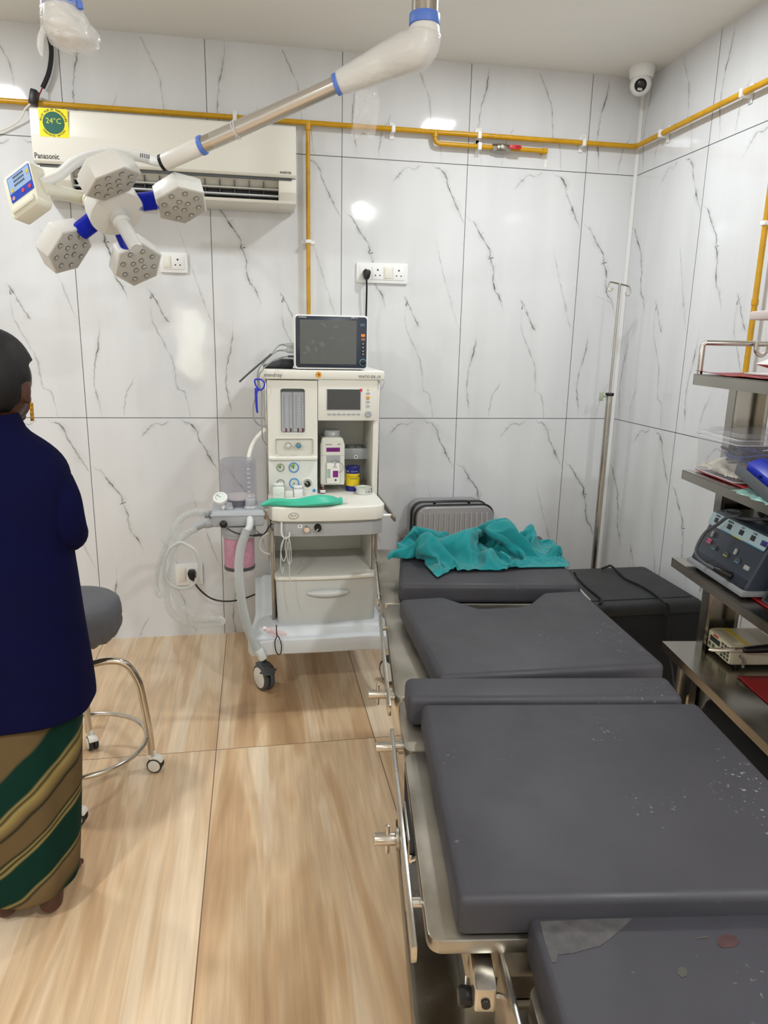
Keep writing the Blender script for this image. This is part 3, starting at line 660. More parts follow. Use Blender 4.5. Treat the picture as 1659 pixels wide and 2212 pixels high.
a = at(719.7, 971.5, y=YV); text('ISOFLURANE', .0075, front((a.x, YV-.0014, a.z)), M_ink, VP, squash=.95)
a = at(710, 960, y=YV); text('mindray', .0088, front((a.x, YV-.0005, a.z)), M_ink, VP); a = at(732, 960, y=YV); text('V60', .008, front((a.x, YV-.0005, a.z)), M_ink, VP)
bx = pxr(705.5, 1000, 734.5, 1045, YV-.02); mb = MB(); mb.box(bx[0], bx[1], YV-.02, YV+.01, bx[2], bx[3], .004); mb.build('filler_block', M_am, VP)
mb = MB(); rx = pxr(705, 984, 735, 1000, YV); mb.prism(rounded(rx[0], rx[1], rx[2], rx[3], .005), 0, .0006, T=fr(YV)); mb.build('filler_recess', M_grey, VP)
a = at(723, 1003, y=YV-.01); mb = MB(); mb.cyl((a.x, YV-.008, a.z-.008), (a.x, YV-.008, a.z+.016), .0125, n=24, bev=.002); mb.cyl((a.x, YV-.008, a.z-.012), (a.x, YV-.008, a.z-.008), .015, n=24); mb.build('filler_knob', M_grey, VP)
panel('purple_label', 719, 1017, 730.6, 1031, YV-.0205, .0012, M_purple, VP, 0, .001)
panel('sight_glass', 707, 1013, 714, 1033, YV-.0205, .001, mat('sight_glass', (168, 184, 180), .1), VP, 0, .001)
dot('screw', 725, 1037, 2.2, YV-.02, .002, M_dgrey, VP)
mb = MB(); a = at(723, 996, y=YV-.02); mb.tube([(a.x, a.y, a.z), (a.x+.02, a.y, a.z-.004), (a.x+.036, a.y, a.z-.02), (a.x+.034, a.y, a.z-.04), (a.x+.018, a.y-.002, a.z-.05)], .0009, 6, smooth=5); mb.build('cord', M_dgrey, VP)
bb = pxr(744, 968.6, 802, 992, 3.13); mb = MB(); mb.box(bb[0]-.06, bb[1], 3.13, 3.27, bb[2], bb[3], .002); bar = mb.build('back_bar', M_grey, AM)
for u in (751, 768, 784):
    a = at(u, 966, y=3.15); mb = MB(); h = .012 if u != 768 else .010; mb.cyl((a.x, 3.15, bb[3]-.002), (a.x, 3.15, bb[3]+h), .0075 if u != 768 else .004, n=16, bev=.001); mb.build('bar_knob', M_dgrey, bar)
dot('port', 769, 987, 4.3, 3.13, .002, M_white, bar); dot('port_hole', 769, 987, 1.8, 3.128, .001, M_dgrey, bar)
# worktop (front edge bows out slightly)
wx0, wx1 = at(581.5, 1110, y=2.75).x, at(834, 1110, y=2.75).x; zb = .803
pl = [(wx0, 3.3), (wx0, 2.79), (wx0+.012, 2.762)]+[(wx0+(wx1-wx0)*t, 2.75-.018*math.sin(math.pi*t)) for t in [i/12 for i in range(1, 12)]]+[(wx1-.012, 2.762), (wx1, 2.79), (wx1-.01, 3.3)]
mb = MB(); mb.prism(pl, zb, ZW, .005, 3); wt = mb.build('worktop', M_am, AM)
a = at(634, 1114, y=2.74); mb = MB(); n_ = 32; mb.prism([(.0215*math.cos(2*math.pi*i/n_), .0145*math.sin(2*math.pi*i/n_)) for i in range(n_)], 0, .004, .001, T=front((a.x, 2.741, a.z))); ov = mb.build('oxygen_flush_button', M_am, AM)
mb = MB(); mb.prism([(.0195*math.cos(2*math.pi*i/n_), .0125*math.sin(2*math.pi*i/n_)) for i in range(n_)], 0, .0008, T=front((a.x, 2.7370, a.z))); mb.prism([(.0178*math.cos(2*math.pi*i/n_), .0108*math.sin(2*math.pi*i/n_)) for i in range(n_)], 0, .0014, T=front((a.x, 2.7368, a.z)), m=1); mb.build('oval_outline', [M_ink, M_am], ov)
text('O₂+' if False else 'O', .0115, front((a.x-.007, 2.7348, a.z+.001)), M_ink, ov); text('2', .007, front((a.x-.0005, 2.7348, a.z-.003)), M_ink, ov); text('+', .014, front((a.x+.007, 2.7348, a.z+.001)), M_ink, ov)
# accessory rail on the right of the worktop
mb = MB(); mb.box(wx1+.026, wx1+.034, 2.72, 3.15, .80, .825, .001); mb.build('accessory_rail', M_ssb, AM)
mb = MB(); mb.cyl((wx1-.01, 2.78, .812), (wx1+.03, 2.78, .812), .006, n=14); mb.cyl((wx1-.01, 3.1, .812), (wx1+.03, 3.1, .812), .006, n=14); mb.build('rail_standoff', M_white, AM)
# apron under the worktop
gx0, gx1 = at(591, 1140, y=2.78).x, at(826, 1140, y=2.78).x; gz = at(700, 1156, y=2.78).z
mb = MB(); mb.prism([(gx0, 3.3), (gx0, 2.79)]+[(gx0+(gx1-gx0)*t, 2.775-.012*math.sin(math.pi*t)) for t in [i/10 for i in range(1, 10)]]+[(gx1, 2.79), (gx1, 3.3)], gz, zb+.002, .002); mb.build('apron', M_grey, AM)
for u, v, mt_, rr in ((662, 1142, M_chrome, .0115), (686.4, 1139.5, M_black, .0135)):
    a = at(u, v, y=2.76); mb = MB(); mb.lathe([(rr*1.1, -.01), (rr*1.1, .004), (rr, .008), (rr, .022), (rr*.9, .025), (rr*.5, .025)], (a.x, 2.765, a.z), (0, -1, 0), n=26); k = mb.build('switch_knob', mt_, AM)
    if mt_ is M_black:
        mb = MB(); mb.box(-.0014, .0014, 0, .012, 0, .001, T=front((a.x, 2.7395, a.z)) @ Matrix.Rotation(R(140), 4, 'Z')); mb.build('pointer', M_wprint, k)
panel('symbol_plate', 643, 1133, 653, 1141, 2.764, .001, M_white, AM, 0, .001)
a = at(648, 1137, y=2.76); mb = MB(); mb.tube([(.003*math.cos(t/16*2*math.pi), .003*math.sin(t/16*2*math.pi), 0) for t in range(17)], .0005, 5, T=front((a.x, 2.7625, a.z))); mb.box(-.0004, .0004, -.002, .002, -.0005, .0005, T=front((a.x, 2.7625, a.z))); mb.build('symbol', M_ink, AM)
mb = MB(); h = [at(608.5, 1128, y=2.745), at(608.5, 1150, y=2.745), at(612, 1160, y=2.745), at(619, 1163, y=2.745), at(625, 1158, y=2.745), at(625.5, 1150, y=2.745)]
mb.tube(h, .0035, 10, smooth=5); mb.build('hook', M_white, AM)
# lower housing: posts, back panel, drawer
px0, px1 = at(588, 1200, y=2.83).x, at(811, 1200, y=2.83).x
for xx, nm in ((px0, 'post'), (px1-.008, 'post')):
    mb = MB(); mb.box(xx-.004, xx+.008, 2.84, 2.875, .22, gz+.01, .002); mb.build(nm, M_ssb, AM)
mb = MB(); mb.box(px0+.004, px1-.004, 3.16, 3.44, .24, gz+.01, .004); mb.build('rear_housing', M_am, AM)
for q_ in (px0+.002, px1-.014):
    mb = MB(); mb.box(q_, q_+.01, 2.87, 3.2, .24, gz+.005); mb.build('side_panel', M_am, AM)
dz1 = at(700, 1250, y=2.79).z; dz0 = at(700, 1366, y=2.8).z; dxl, dxr = at(596, 1300, y=2.8).x, at(812, 1300, y=2.8).x; dxb = at(600, 1350, y=2.8).x
def bowed(x0, x1, y0, bow, yb, k=12, cr=.015):
    return [(x0, yb), (x0, y0+cr), (x0+cr*.3, y0+cr*.3)]+[(x0+(x1-x0)*(.04+.92*i/k), y0-bow*math.sin(math.pi*(.04+.92*i/k))) for i in range(k+1)]+[(x1-cr*.3, y0+cr*.3), (x1, y0+cr), (x1, yb)]
mb = MB(); mb.prism(bowed(dxl-.004, dxr+.004, 2.785, .014, 3.16), dz1, dz1+.016, .005, 3); mb.build('drawer_top_tray', M_am, AM)
mb = MB(); mb.prism(bowed(dxb+.003, dxr-.006, 2.802, .012, 3.15), dz0, dz1+.001, .004, 3, taper=bowed(dxl, dxr, 2.797, .013, 3.15)); dr = mb.build('drawer', mat('drawer_front_plastic', (200, 203, 200), .36), AM)
hx = pxr(661, 1272, 756, 1289, 2.775); hz = (hx[2]+hx[3])/2; n_ = 28
rings = []
for i in range(17):
    t = i/16; x = hx[0]+(hx[1]-hx[0])*t; e = math.sin(math.pi*t)**.5*.95+.05
    rings.append([(x, 2.783-.020*e*max(0, math.cos(a_))-.002, hz-.004*math.sin(math.pi*t)+.016*e*math.sin(a_)) for a_ in [2*math.pi*j/16 for j in range(16)]])
mb = MB(); mb.loft(rings); mb.build('drawer_handle', M_lgrey, dr)
# base
bx0, bx1 = at(536, 1400, y=2.72).x, at(852, 1398, y=2.72).x
prof = [(bx0+.03, 3.5), (bx0+.03, 3.0), (bx0+.02, 2.9), (bx0, 2.80), (bx0, 2.73), (bx0+.012, 2.70), (bx0+.05, 2.692), (bx0+.11, 2.705), (.26, 2.70), (bx1-.11, 2.705), (bx1-.05, 2.692), (bx1-.012, 2.70), (bx1, 2.73), (bx1, 2.80), (bx1-.02, 2.9), (bx1-.03, 3.0), (bx1-.03, 3.5)]
cxx = (bx0+bx1)/2
def shr(P, k, ym): return [(cxx+(x-cxx)*k, ym+(y-ym)*k) for x, y in P]
zb0 = at(690, 1411, y=2.70).z; zb1 = at(690, 1378, y=2.70).z
mb = MB(); mb.prism(prof, zb0, zb1, .008, 3); mb.prism(shr(prof, .93, 3.1), zb1-.01, zb1+.03, .012, 3, taper=shr(prof, .86, 3.1)); mb.prism([(px0-.006, 3.45), (px0-.006, 2.83), (px1+.006, 2.83), (px1+.006, 3.45)], zb1, .262, .01, 3)
mb.build('base', M_basep, AM)
def caster(name, c, r, w, parent, ang=0, fork=M_dgrey, tread=M_dgrey, hub=M_am, top=.1):
    """twin wheel castor, wheel axis along local x"""
    T = Matrix.Translation(c) @ Matrix.Rotation(ang, 4, 'Z')
    mb = MB()
    for s in (-1, 1):
        xa = s*(w*.5); mb.cyl(T @ Vector((xa-s*w*.42, 0, 0)), T @ Vector((xa, 0, 0)), r, n=36, bev=r*.1)
    tr = mb.build('wheel', tread, parent)
    mb = MB()
    for s in (-1, 1): mb.cyl(T @ Vector((s*w*.44, 0, 0)), T @ Vector((s*(w*.5+.002), 0, 0)), r*.8, n=36, bev=r*.04)
    mb.build('wheel_cap', hub, tr)
    mb = MB(); mb.cyl(T @ Vector((0, 0, r*.3)), T @ Vector((0, 0, top-c.z)), r*.2, n=16)
    mb.prism([(-r*.4, r*.2), (-r*1.1, r*.55), (-r*.9, r*1.02), (-r*.2, r*1.18), (r*.6, r*1.05), (r*.5, r*.3)], -w*.46, w*.46, .003, T=T @ frame((0, 0, 0), (0, 1, 0), (0, 0, 1)))
    return mb.build('fork', fork, parent)
cp = at(568, 1452, y=2.90)
for (cx_, cy_, an) in ((.012, 2.93, R(28)), (.578, 2.915, R(30)), (.03, 3.38, R(10)), (.54, 3.38, R(-10))):
    caster('caster', Vector((cx_, cy_, .058)), .058, .05, AM, an, top=zb0+.01)
mb = MB(); T = Matrix.Translation((.03, 2.87, .118)) @ Matrix.Rotation(R(-25), 4, 'Z'); mb.box(-.02, .035, -.045, .015, -.003, .004, .003, T=T); mb.build('brake_pedal', M_dgrey, AM)

# ------------------------------------------------------------------ patient monitor on the machine
YM = 2.97
mn = thing('patient_monitor', 'patient monitor with dark screen standing on the anaesthesia machine', 'monitor', (at(715, 800, y=YM).x, YM+.06, ZT))
mx0, mx1, mz0, mz1 = pxr(635.5, 680.5, 795, 797, YM); mz0 = ZT+.004
mb = MB(); mb.prism(rounded(mx0, mx1, mz0, mz1, .014), -.14, 0, .006, 3, T=fr(YM)); mb.build('casing', M_white, mn)
mb = MB(); mb.prism(rounded(mx0+.006, mx1-.006, mz0+.006, mz1-.006, .011), 0, .003, .001, T=fr(YM)); bz_ = mb.build('bezel', mat('navy_bezel', (40, 50, 66), .25), mn)
YB2 = YM-.003
sx = pxr(648, 691.5, 770, 786.5, YB2); mb = MB(); mb.box(sx[0], sx[1], YB2-.0012, YB2+.001, sx[2], sx[3]); scn = mb.build('screen', mat('monitor_screen_glass', (70, 74, 74), .16, 0, .08, 30, coat=.8), mn)
film = MB(); 
for u, v, a_, b_, t in ((725, 706, .010, .006, 0), (676, 738, .007, .010, -20), (696, 743, .011, .011, 0), (665, 753, .008, .014, 30), (683, 755, .005, .012, 10), (716, 730, .010, .003, 0), (658, 762, .007, .004, -20), (700, 702, .014, .004, -35)):
    c_ = at(u, v, y=YB2-.0016); film.prism([(a_*math.cos(2*math.pi*i/20), b_*math.sin(2*math.pi*i/20)) for i in range(20)], 0, .0003, T=front(c_) @ Matrix.Rotation(R(t), 4, 'Z'))
film.build('film_bubbles', mat('film_bubble', (106, 110, 110), .2), scn)
text('mindray', .010, front((at(653, 684, y=YM).x, YB2-.0005, at(653, 684.5, y=YM).z)), M_wprint, bz_); text('uMEC12', .008, front((at(765, 688, y=YM).x, YB2-.0005, at(765, 687, y=YM).z)), M_wprint, bz_)
panel('alarm_lamp', 778, 699, 788, 705, YB2-.0008, .001, mat('blue_grey_lamp', (74, 100, 128), .3), bz_, 0, .002)
panel('button', 780, 722, 788.5, 728, YB2-.0015, .0015, mat('orange_button2', (240, 140, 40), .4), bz_, .0004, .002, label='orange button')
panel('button', 780, 731, 788.5, 736.5, YB2-.0015, .0015, mat('brown_button', (150, 106, 90), .4), bz_, .0004, .002, label='brown outlined button')
for v in (743, 751, 759, 765.5):
    b1 = panel('button', 780.5, v-3, 788, v+3, YB2-.0015, .0015, M_ink, bz_, .0004, .002)
    dot('button_symbol', 784.3, v, 1.1, YB2-.003, .0004, M_wprint, b1, n=8)
a = at(784, 783, y=YB2); mb = MB(); mb.lathe([(.0145, 0), (.0145, .002), (.012, .002)], (a.x, YB2, a.z), (0, -1, 0), n=32); mb.build('knob_ring', mat('cyan_ring', (110, 170, 190), .3), mn)
mb = MB(); mb.cyl((a.x, YB2, a.z), (a.x, YB2-.014, a.z), .0118, n=32, bev=.003); mb.build('knob', M_black, mn)
mb = MB()
for xx in (mx0+.03, mx1-.05): mb.box(xx, xx+.02, YM+.01, YM+.03, ZT, mz0+.004)
mb.build('foot', M_dgrey, mn)
def leadline(pts, y, r, mt_, parent, nm='cable'):
    mb = MB(); mb.tube([at(p[0], p[1], y=p[2] if len(p) > 2 else y) for p in pts], r, 8, smooth=6); return mb.build(nm, mt_, parent)
YL = 2.99
for u0, v0 in ((632, 746), (632, 758)):
    a = at(u0+4, v0, y=YL+.03); b_ = at(u0-13, v0-1, y=YL+.03); mb = MB(); mb.cyl(a, b_, .0105, .0095, n=16, bev=.002); mb.cyl(b_, b_+(b_-a)*.4, .006, .0045, n=12); mb.build('connector', M_grey, mn)
mb = MB(); a = at(636, 770, y=YL+.03); mb.cyl(a, at(622, 770, y=YL+.03), .005, n=12); mb.build('connector', M_dgrey, mn)
M_lead = mat('grey_lead', (150, 152, 150), .5)
leadline([(616, 744, 3.02), (604, 746, 3.0), (594, 755, 2.96), (588, 764, 2.94)], YL, .0028, M_lead, mn)
leadline([(612, 757, 3.02), (600, 758, 3.0), (585, 768, 2.96), (572, 781, 2.93), (560, 797, 2.9), (556, 815, 2.9), (557, 840, 2.9), (551, 862, 2.9), (547, 880, 2.9), (549, 905, 2.9), (560, 918, 2.92), (576, 920, 2.96)], YL, .0028, M_lead, mn)
leadline([(622, 770, 3.02), (606, 773, 3.0), (588, 780, 2.96), (570, 795, 2.92), (560, 812, 2.9), (561, 835, 2.9), (566, 850, 2.9), (565, 890, 2.9), (566, 925, 2.9), (567, 945, 2.92), (573, 956, 2.95), (577, 960, 2.97)], YL, .0028, M_lead, mn)
leadline([(586, 765, 2.92), (560, 787, 2.9), (540, 804, 2.9), (517, 825, 2.9)], YL, .004, M_dgrey, mn, 'probe')
# folded cuff
ct = thing('blood_pressure_cuff', 'dark grey folded blood pressure cuff beside the patient monitor', 'cuff', (at(600, 798, y=3.05).x, 3.05, ZT))
c0, c1 = at(569, 790, y=3.0).x, at(634, 790, y=3.0).x
rings = []
for i in range(9):
    t = i/8; x = c0+(c1-c0)*t; h = .012+.028*min(1, t*1.6); rings.append([(x, 3.08+.055*math.cos(a_)*(.6+.4*t), ZT+.001+h*.5+h*.5*math.sin(a_)) for a_ in [2*math.pi*j/18 for j in range(18)]])
M_cuff = mat('cuff_fabric', (70, 73, 76), .75, bump=.3, bscale=300)
mb = MB(); mb.loft(rings); mb.build('folded_fabric', M_cuff, ct)
mb = MB(); sp_ = []
for i in range(60):
    t = i/59; a_ = t*2*math.pi*2.6; r_ = .019*(1-t*.75); sp_.append((c1-.004, 3.035+r_*1.15*math.cos(a_), ZT+.0205+r_*math.sin(a_)))
vs = []; 
for p in sp_: vs += [(p[0], p[1], p[2]), (p[0]-.045, p[1], p[2])]
mb.add(vs, [[2*i, 2*i+1, 2*i+3, 2*i+2] for i in range(59)]); mb.build('rolled_end', mat('cuff_edge', (44, 46, 50), .7), ct, mods=[('SOLIDIFY', dict(thickness=.0028))])
# blue tourniquet strap hanging at the side
yy = 2.89; tq = thing('tourniquet', 'blue rubber strap looped over the cables at the side of the machine', 'strap', at(556, 850, y=yy))
mb = MB(); mb.tube([at(u, v, y=yy) for u, v in ((560, 840), (554, 835), (550, 822), (556, 819), (566, 821), (571, 828), (570, 836), (564, 842), (556, 842))], .0032, 8, smooth=5); mb.build('loop', M_dblue, tq)
mb = MB(); mb.prism([(p.x, p.z) for p in [at(u, v, y=yy) for u, v in ((550, 838), (561, 838), (556, 850), (557, 882), (558, 892), (554, 892), (552, 880), (550, 850))]], -.001, .001, .0005, T=fr(yy)); mb.build('strap_tail', M_dblue, tq)

# ------------------------------------------------------------------ absorber and bellows assembly
YA = 2.80
CI = thing('breathing_circuit', 'bellows and pink soda lime canister assembly at the side of the machine', 'breathing circuit', (at(515, 1240, y=YA).x, YA, at(515, 1240, y=YA).z))
M_cg = mat('circuit_grey', (170, 174, 178), .35)
bx_ = pxr(456, 1107, 571, 1139, YA-.06); zt = bx_[3]+.004
mb = MB(); mb.box(bx_[0], bx_[1], YA-.06, YA+.14, bx_[2], zt, .012, 3); mb.box(bx_[0]-.003, bx_[1]+.003, YA-.064, YA+.145, zt-.022, zt-.010, .005); mb.build('manifold', M_cg, CI)
mb = MB(); mb.box(bx_[1]-.002, wx0+.02, YA+.0, YA+.10, zt-.05, zt-.005, .004); mb.cyl((bx_[1]-.01, YA+.03, zt-.02), (wx0+.03, YA+.03, zt-.02), .018, n=20); mb.build('mounting_arm', M_ssb, CI)
# dome
dc = at(515, 1075, y=YA+.07); rd = (at(556, 1040, y=YA+.07).x-at(474.5, 1040, y=YA+.07).x)/2; zd1 = at(515, 992, y=YA+.07).z; dz_ = zt
mb = MB(); mb.lathe([(rd*1.02, 0), (rd, .01), (rd*.985, zd1-dz_-.016), (rd*.95, zd1-dz_-.005), (rd*.85, zd1-dz_)], (dc.x, YA+.07, dz_), n=48, cap=False); mb.prism([(rd*.86*math.cos(2*math.pi*i/48), rd*.86*math.sin(2*math.pi*i/48)) for i in range(48)], zd1-dz_-.001, zd1-dz_+.001, T=Matrix.Translation((dc.x, YA+.07, dz_)))
dm = mb.build('bellows_dome', M_clearg, CI)
mb = MB()
for i in range(7): mb.box(rd*.5, rd*.5+.012, -.001, .001, .045+i*.018, .047+i*.018, T=Matrix.Translation((dc.x, YA+.07-rd*.88, dz_)))
mb.build('scale_marks', M_wprint, dm)
mb = MB(); mb.lathe([(rd*.86, .0), (rd*.88, .012), (rd*.84, .016), (rd*.88, .022)], (dc.x, YA+.07, dz_+.001), n=40); mb.build('bellows_base', M_black, CI)
mb = MB(); mb.lathe([(rd*.86, .022), (rd*.92, .026), (rd*.9, .031), (rd*.5, .033)], (dc.x, YA+.07, dz_+.003), n=40); mb.build('bellows_disc', mat('pinkish_disc', (226, 214, 212), .5), CI)
# pressure gauge ball
gc = at(476, 1077, y=YA-.02); up = Vector((-.1, -.6, .8)); mb = MB(); mb.lathe([(.014, -.026), (.024, -.014), (.028, .0), (.027, .008), (.024, .010)], gc, up, n=32); mb.cyl(gc-Vector(up).normalized()*.02, (gc.x+.012, gc.y+.01, zt), .009, n=14); g = mb.build('airway_gauge', M_white, CI)
un = up.normalized(); mb = MB(); mb.cyl(gc+un*.0095, gc+un*.0105, .022, n=30); mb.build('dial', M_dial, g)
mb = MB(); T = frame(gc+un*.0108, (1, 0, 0), (0, .8, .6)); mb.box(-.0007, .0007, -.004, .017, 0, .0005, T=T @ Matrix.Rotation(R(50), 4, 'Z'))
for t in range(-130, 131, 26): mb.box(-.0005, .0005, .016, .020, 0, .0005, T=T @ Matrix.Rotation(R(t), 4, 'Z'))
mb.build('dial_marks', M_ink, g)
# valve domes and APL knob
for u, v in ((487, 1092), (495, 1099)):
    c_ = at(u, v, y=YA-.02+(.03 if u < 490 else 0)); mb = MB(); mb.lathe([(.017, 0), (.017, .008), (.014, .012)], (c_.x, c_.y, zt-.002), n=24); k = mb.build('valve_seat', M_cg, CI)
    mb = MB(); mb.lathe([(.014, .008), (.0145, .018), (.011, .026), (.005, .029)], (c_.x, c_.y, zt), n=24); mb.build('valve_dome', M_clear, k)
kc = at(541, 1100, y=YA-.01); mb = MB(); mb.lathe([(.024, 0), (.026, .006), (.022, .012), (.018, .014)], (kc.x, kc.y, zt-.002), n=30)
n_ = 40; mb.prism([((.0185+(.0012 if i % 2 else 0))*math.cos(2*math.pi*i/n_), (.0185+(.0012 if i % 2 else 0))*math.sin(2*math.pi*i/n_)) for i in range(n_)], .012, .040, .0006, T=Matrix.Translation((kc.x, kc.y, zt-.002))); mb.build('relief_valve_knob', M_cg, CI)
# canister
cc = at(517, 1190, y=YA+.01); rc = (at(551, 1190, y=YA+.01).x-at(483.5, 1190, y=YA+.01).x)/2; zc = lambda v: at(517, v, y=YA+.01).z
mb = MB(); mb.lathe([(rc*1.1, bx_[2]-.002), (rc*1.1, zc(1150)), (rc*1.04, zc(1157))], (cc.x, cc.y, 0), n=40); mb.build('canister_collar', M_cg, CI)
mb = MB(); mb.lathe([(rc*.96, zc(1220)), (rc*.96, zc(1158))], (cc.x, cc.y, 0), n=40)
mt_ = mat('pink_granules', (214, 120, 158), .7, var=.35, vscale=160, bump=1.0, bscale=140); mb.build('soda_lime', mt_, CI)
mb = MB(); mb.lathe([(rc*.99, zc(1226)), (rc*1.0, zc(1219))], (cc.x, cc.y, 0), n=40); mb.build('sealing_ring', M_dgrey, CI)
mb = MB(); mb.lathe([(rc*.9, zc(1241)), (rc*.97, zc(1238)), (rc*1.02, zc(1157))], (cc.x, cc.y, 0), n=40, cap=False); mb.build('canister', M_clear, CI)
# left ports
mb = MB()
for dz, dy in ((-.002, .02), (-.02, -.035)):
    a = Vector((bx_[0]+.006, YA+dy, zt-.03+dz)); mb.cyl(a, a+Vector((-.035, 0, 0)), .017, n=20, bev=.002); mb.cyl(a+Vector((-.012, 0, 0)), a+Vector((-.03, 0, 0)), .02, n=20, bev=.002)
e0 = Vector((bx_[0]-.026, YA-.035, zt-.05)); e1 = e0+Vector((-.045, -.01, -.018)); mb.tube([e0+Vector((.02, 0, 0)), e0, e1], .0155, 16)
mb.build('hose_port', M_cg, CI)
# oxygen sensor and cable
a = at(482.6, 1132.6, y=YA-.075); mb = MB(); mb.sph(a, .015); mb.build('oxygen_sensor', M_black, CI)
leadline([(485, 1136, YA-.08), (500, 1147, YA-.09), (525, 1155, YA-.09), (555, 1157, YA-.08), (572, 1152, YA-.06), (582, 1136, YA-.05), (588, 1132, YA)], YA, .0028, M_black, CI)
mb = MB(); mb.cyl(at(548, 1157, y=YA-.085), at(566, 1155, y=YA-.08), .005, n=10); mb.build('cable_plug', M_black, CI)
# bag hose spout
sp0 = at(540, 1122, y=YA-.06); mb = MB(); mb.tube([sp0+Vector((0, .03, .0)), sp0+Vector((0, -.012, .0)), sp0+Vector((-.002, -.03, -.02)), at(534, 1146, y=YA-.095)], .0135, 18, smooth=5); mb.build('bag_spout', M_lgrey, CI)
leadline([(574, 927, 3.0), (556, 944, 3.0), (543, 966, 2.98), (536, 992, 2.96), (532, 1020, 2.95)], YA, .0085, M_am, CI, 'white_tube')
leadline([(590, 1148, 2.86), (572, 1155, 2.85), (562, 1168, 2.85), (562, 1185, 2.85), (575, 1195, 2.86), (592, 1197, 2.88)], YA, .0048, M_am, CI, 'white_tube')
# corrugated hoses
def corrug(pts, r, mt_, nm, parent, label=None, y=YA):
    P = [at(p[0], p[1], y=p[2] if len(p) > 2 else y) for p in pts]; P, _ = catmull(P, [0]*len(P), 10)
    L = [0]
    for i in range(len(P)-1): L.append(L[-1]+(P[i+1]-P[i]).length)
    pitch = .0032; n = int(L[-1]/pitch); Q = []; j = 0; rr = []
    for k in range(2*n+1):
        s = min(k*pitch/2, L[-1]-1e-6)
        while L[j+1] < s: j += 1
        t = (s-L[j])/max(L[j+1]-L[j], 1e-9); Q.append(P[j].lerp(P[j+1], t)); rr.append(r*(1.06 if k % 2 else .90))
    mb = MB(); mb.tube(Q, rr, 14); return mb.build(nm, mt_, parent, label=label)
corrug([(534, 1143, YA-.095), (528, 1159, YA-.1), (519, 1190, YA-.1), (516, 1232, YA-.1), (521, 1292, YA-.1), (530, 1337, YA-.1), (544, 1379, YA-.11), (563, 1414, YA-.12)], .0165, M_hose2, 'bag_hose', CI)
mb = MB(); mb.cyl(at(558, 1402, y=YA-.117), at(569, 1424, y=YA-.12), .0185, .0165, n=20, bev=.002); mb.build('hose_cuff', M_lgrey, CI)
corrug([(448, 1108, YA+.0), (418, 1106, YA-.02), (388, 1122, YA-.04), (374, 1158, YA-.05), (369, 1205, YA-.06), (362, 1262, YA-.06), (362, 1304, YA-.07), (376, 1330, YA-.07), (402, 1345, YA-.08), (440, 1350, YA-.09), (478, 1344, YA-.11), (470, 1336, YA-.13), (425, 1331, YA-.13), (396, 1312, YA-.13), (378, 1284, YA-.12), (372, 1240, YA-.11), (376, 1190, YA-.1), (394, 1158, YA-.09), (424, 1143, YA-.07)], .0125, M_hose, 'breathing_hose', CI)
corrug([(440, 1112, YA-.0), (405, 1112, YA-.0), (376, 1140, YA-.01), (356, 1185, YA-.03), (341, 1225, YA-.05), (336, 1258, YA-.06), (342, 1283, YA-.07), (351, 1280, YA-.09), (353, 1245, YA-.11), (366, 1203, YA-.12), (384, 1172, YA-.11), (408, 1152, YA-.08), (424, 1143, YA-.075)], .0115, M_hose, 'breathing_hose', CI)
leadline([(393, 1172), (420, 1188), (430, 1215), (430, 1240), (416, 1264), (392, 1271), (364, 1258), (354, 1225), (364, 1190), (385, 1173), (400, 1175)], YA-.14, .006, M_hose2, CI, 'clear_tube')
# sampling tubing on the hook with a y connector and black tie
ht = thing('sampling_tube', 'thin clear tubing hung on the white hook in front of the drawer', 'tubing', at(620, 1160, y=2.73))
for P in ([(620, 1158), (609, 1172), (607, 1195), (612, 1212), (618, 1200), (616, 1180), (621, 1160), (627, 1172), (629, 1200), (628, 1215), (624, 1218), (620, 1200), (621, 1170)], [(614, 1163), (607, 1190), (607, 1225), (611, 1238), (612, 1225)], [(624, 1165), (625, 1215), (626, 1250), (630, 1290), (637, 1310)]):
    leadline(P, 2.725, .0019, M_hose2, ht, 'clear_tube')
yc = thing('mask_connector', 'clear y-shaped connector with a black tie lying at the drawer foot', 'connector', at(590, 1365, y=2.72))
mb = MB()
mb.tube([at(571, 1357, y=2.7), at(585, 1362, y=2.7), at(600, 1366, y=2.7), at(619, 1371, y=2.7)], [.010, .012, .010, .006], 14, smooth=4); mb.tube([at(585, 1362, y=2.7), at(590, 1372, y=2.69), at(600, 1373, y=2.69)], .007, 10, smooth=4); mb.build('clear_body', mat('pink_clear', (230, 190, 195), .08, alpha=.35, spec=.8), yc)
mb = MB(); mb.cyl(at(568, 1357, y=2.7), at(575, 1358, y=2.7), .0085, n=14, bev=.001); mb.build('cap', M_white, yc)
mb = MB(); mb.tube([at(u, v, y=2.685) for u, v in ((597, 1366), (598, 1374), (594, 1386), (595, 1402), (600, 1413), (606, 1412), (608, 1395), (603, 1378), (598, 1370), (597, 1350))], .0022, 8, smooth=5); mb.build('tie', M_black, yc)

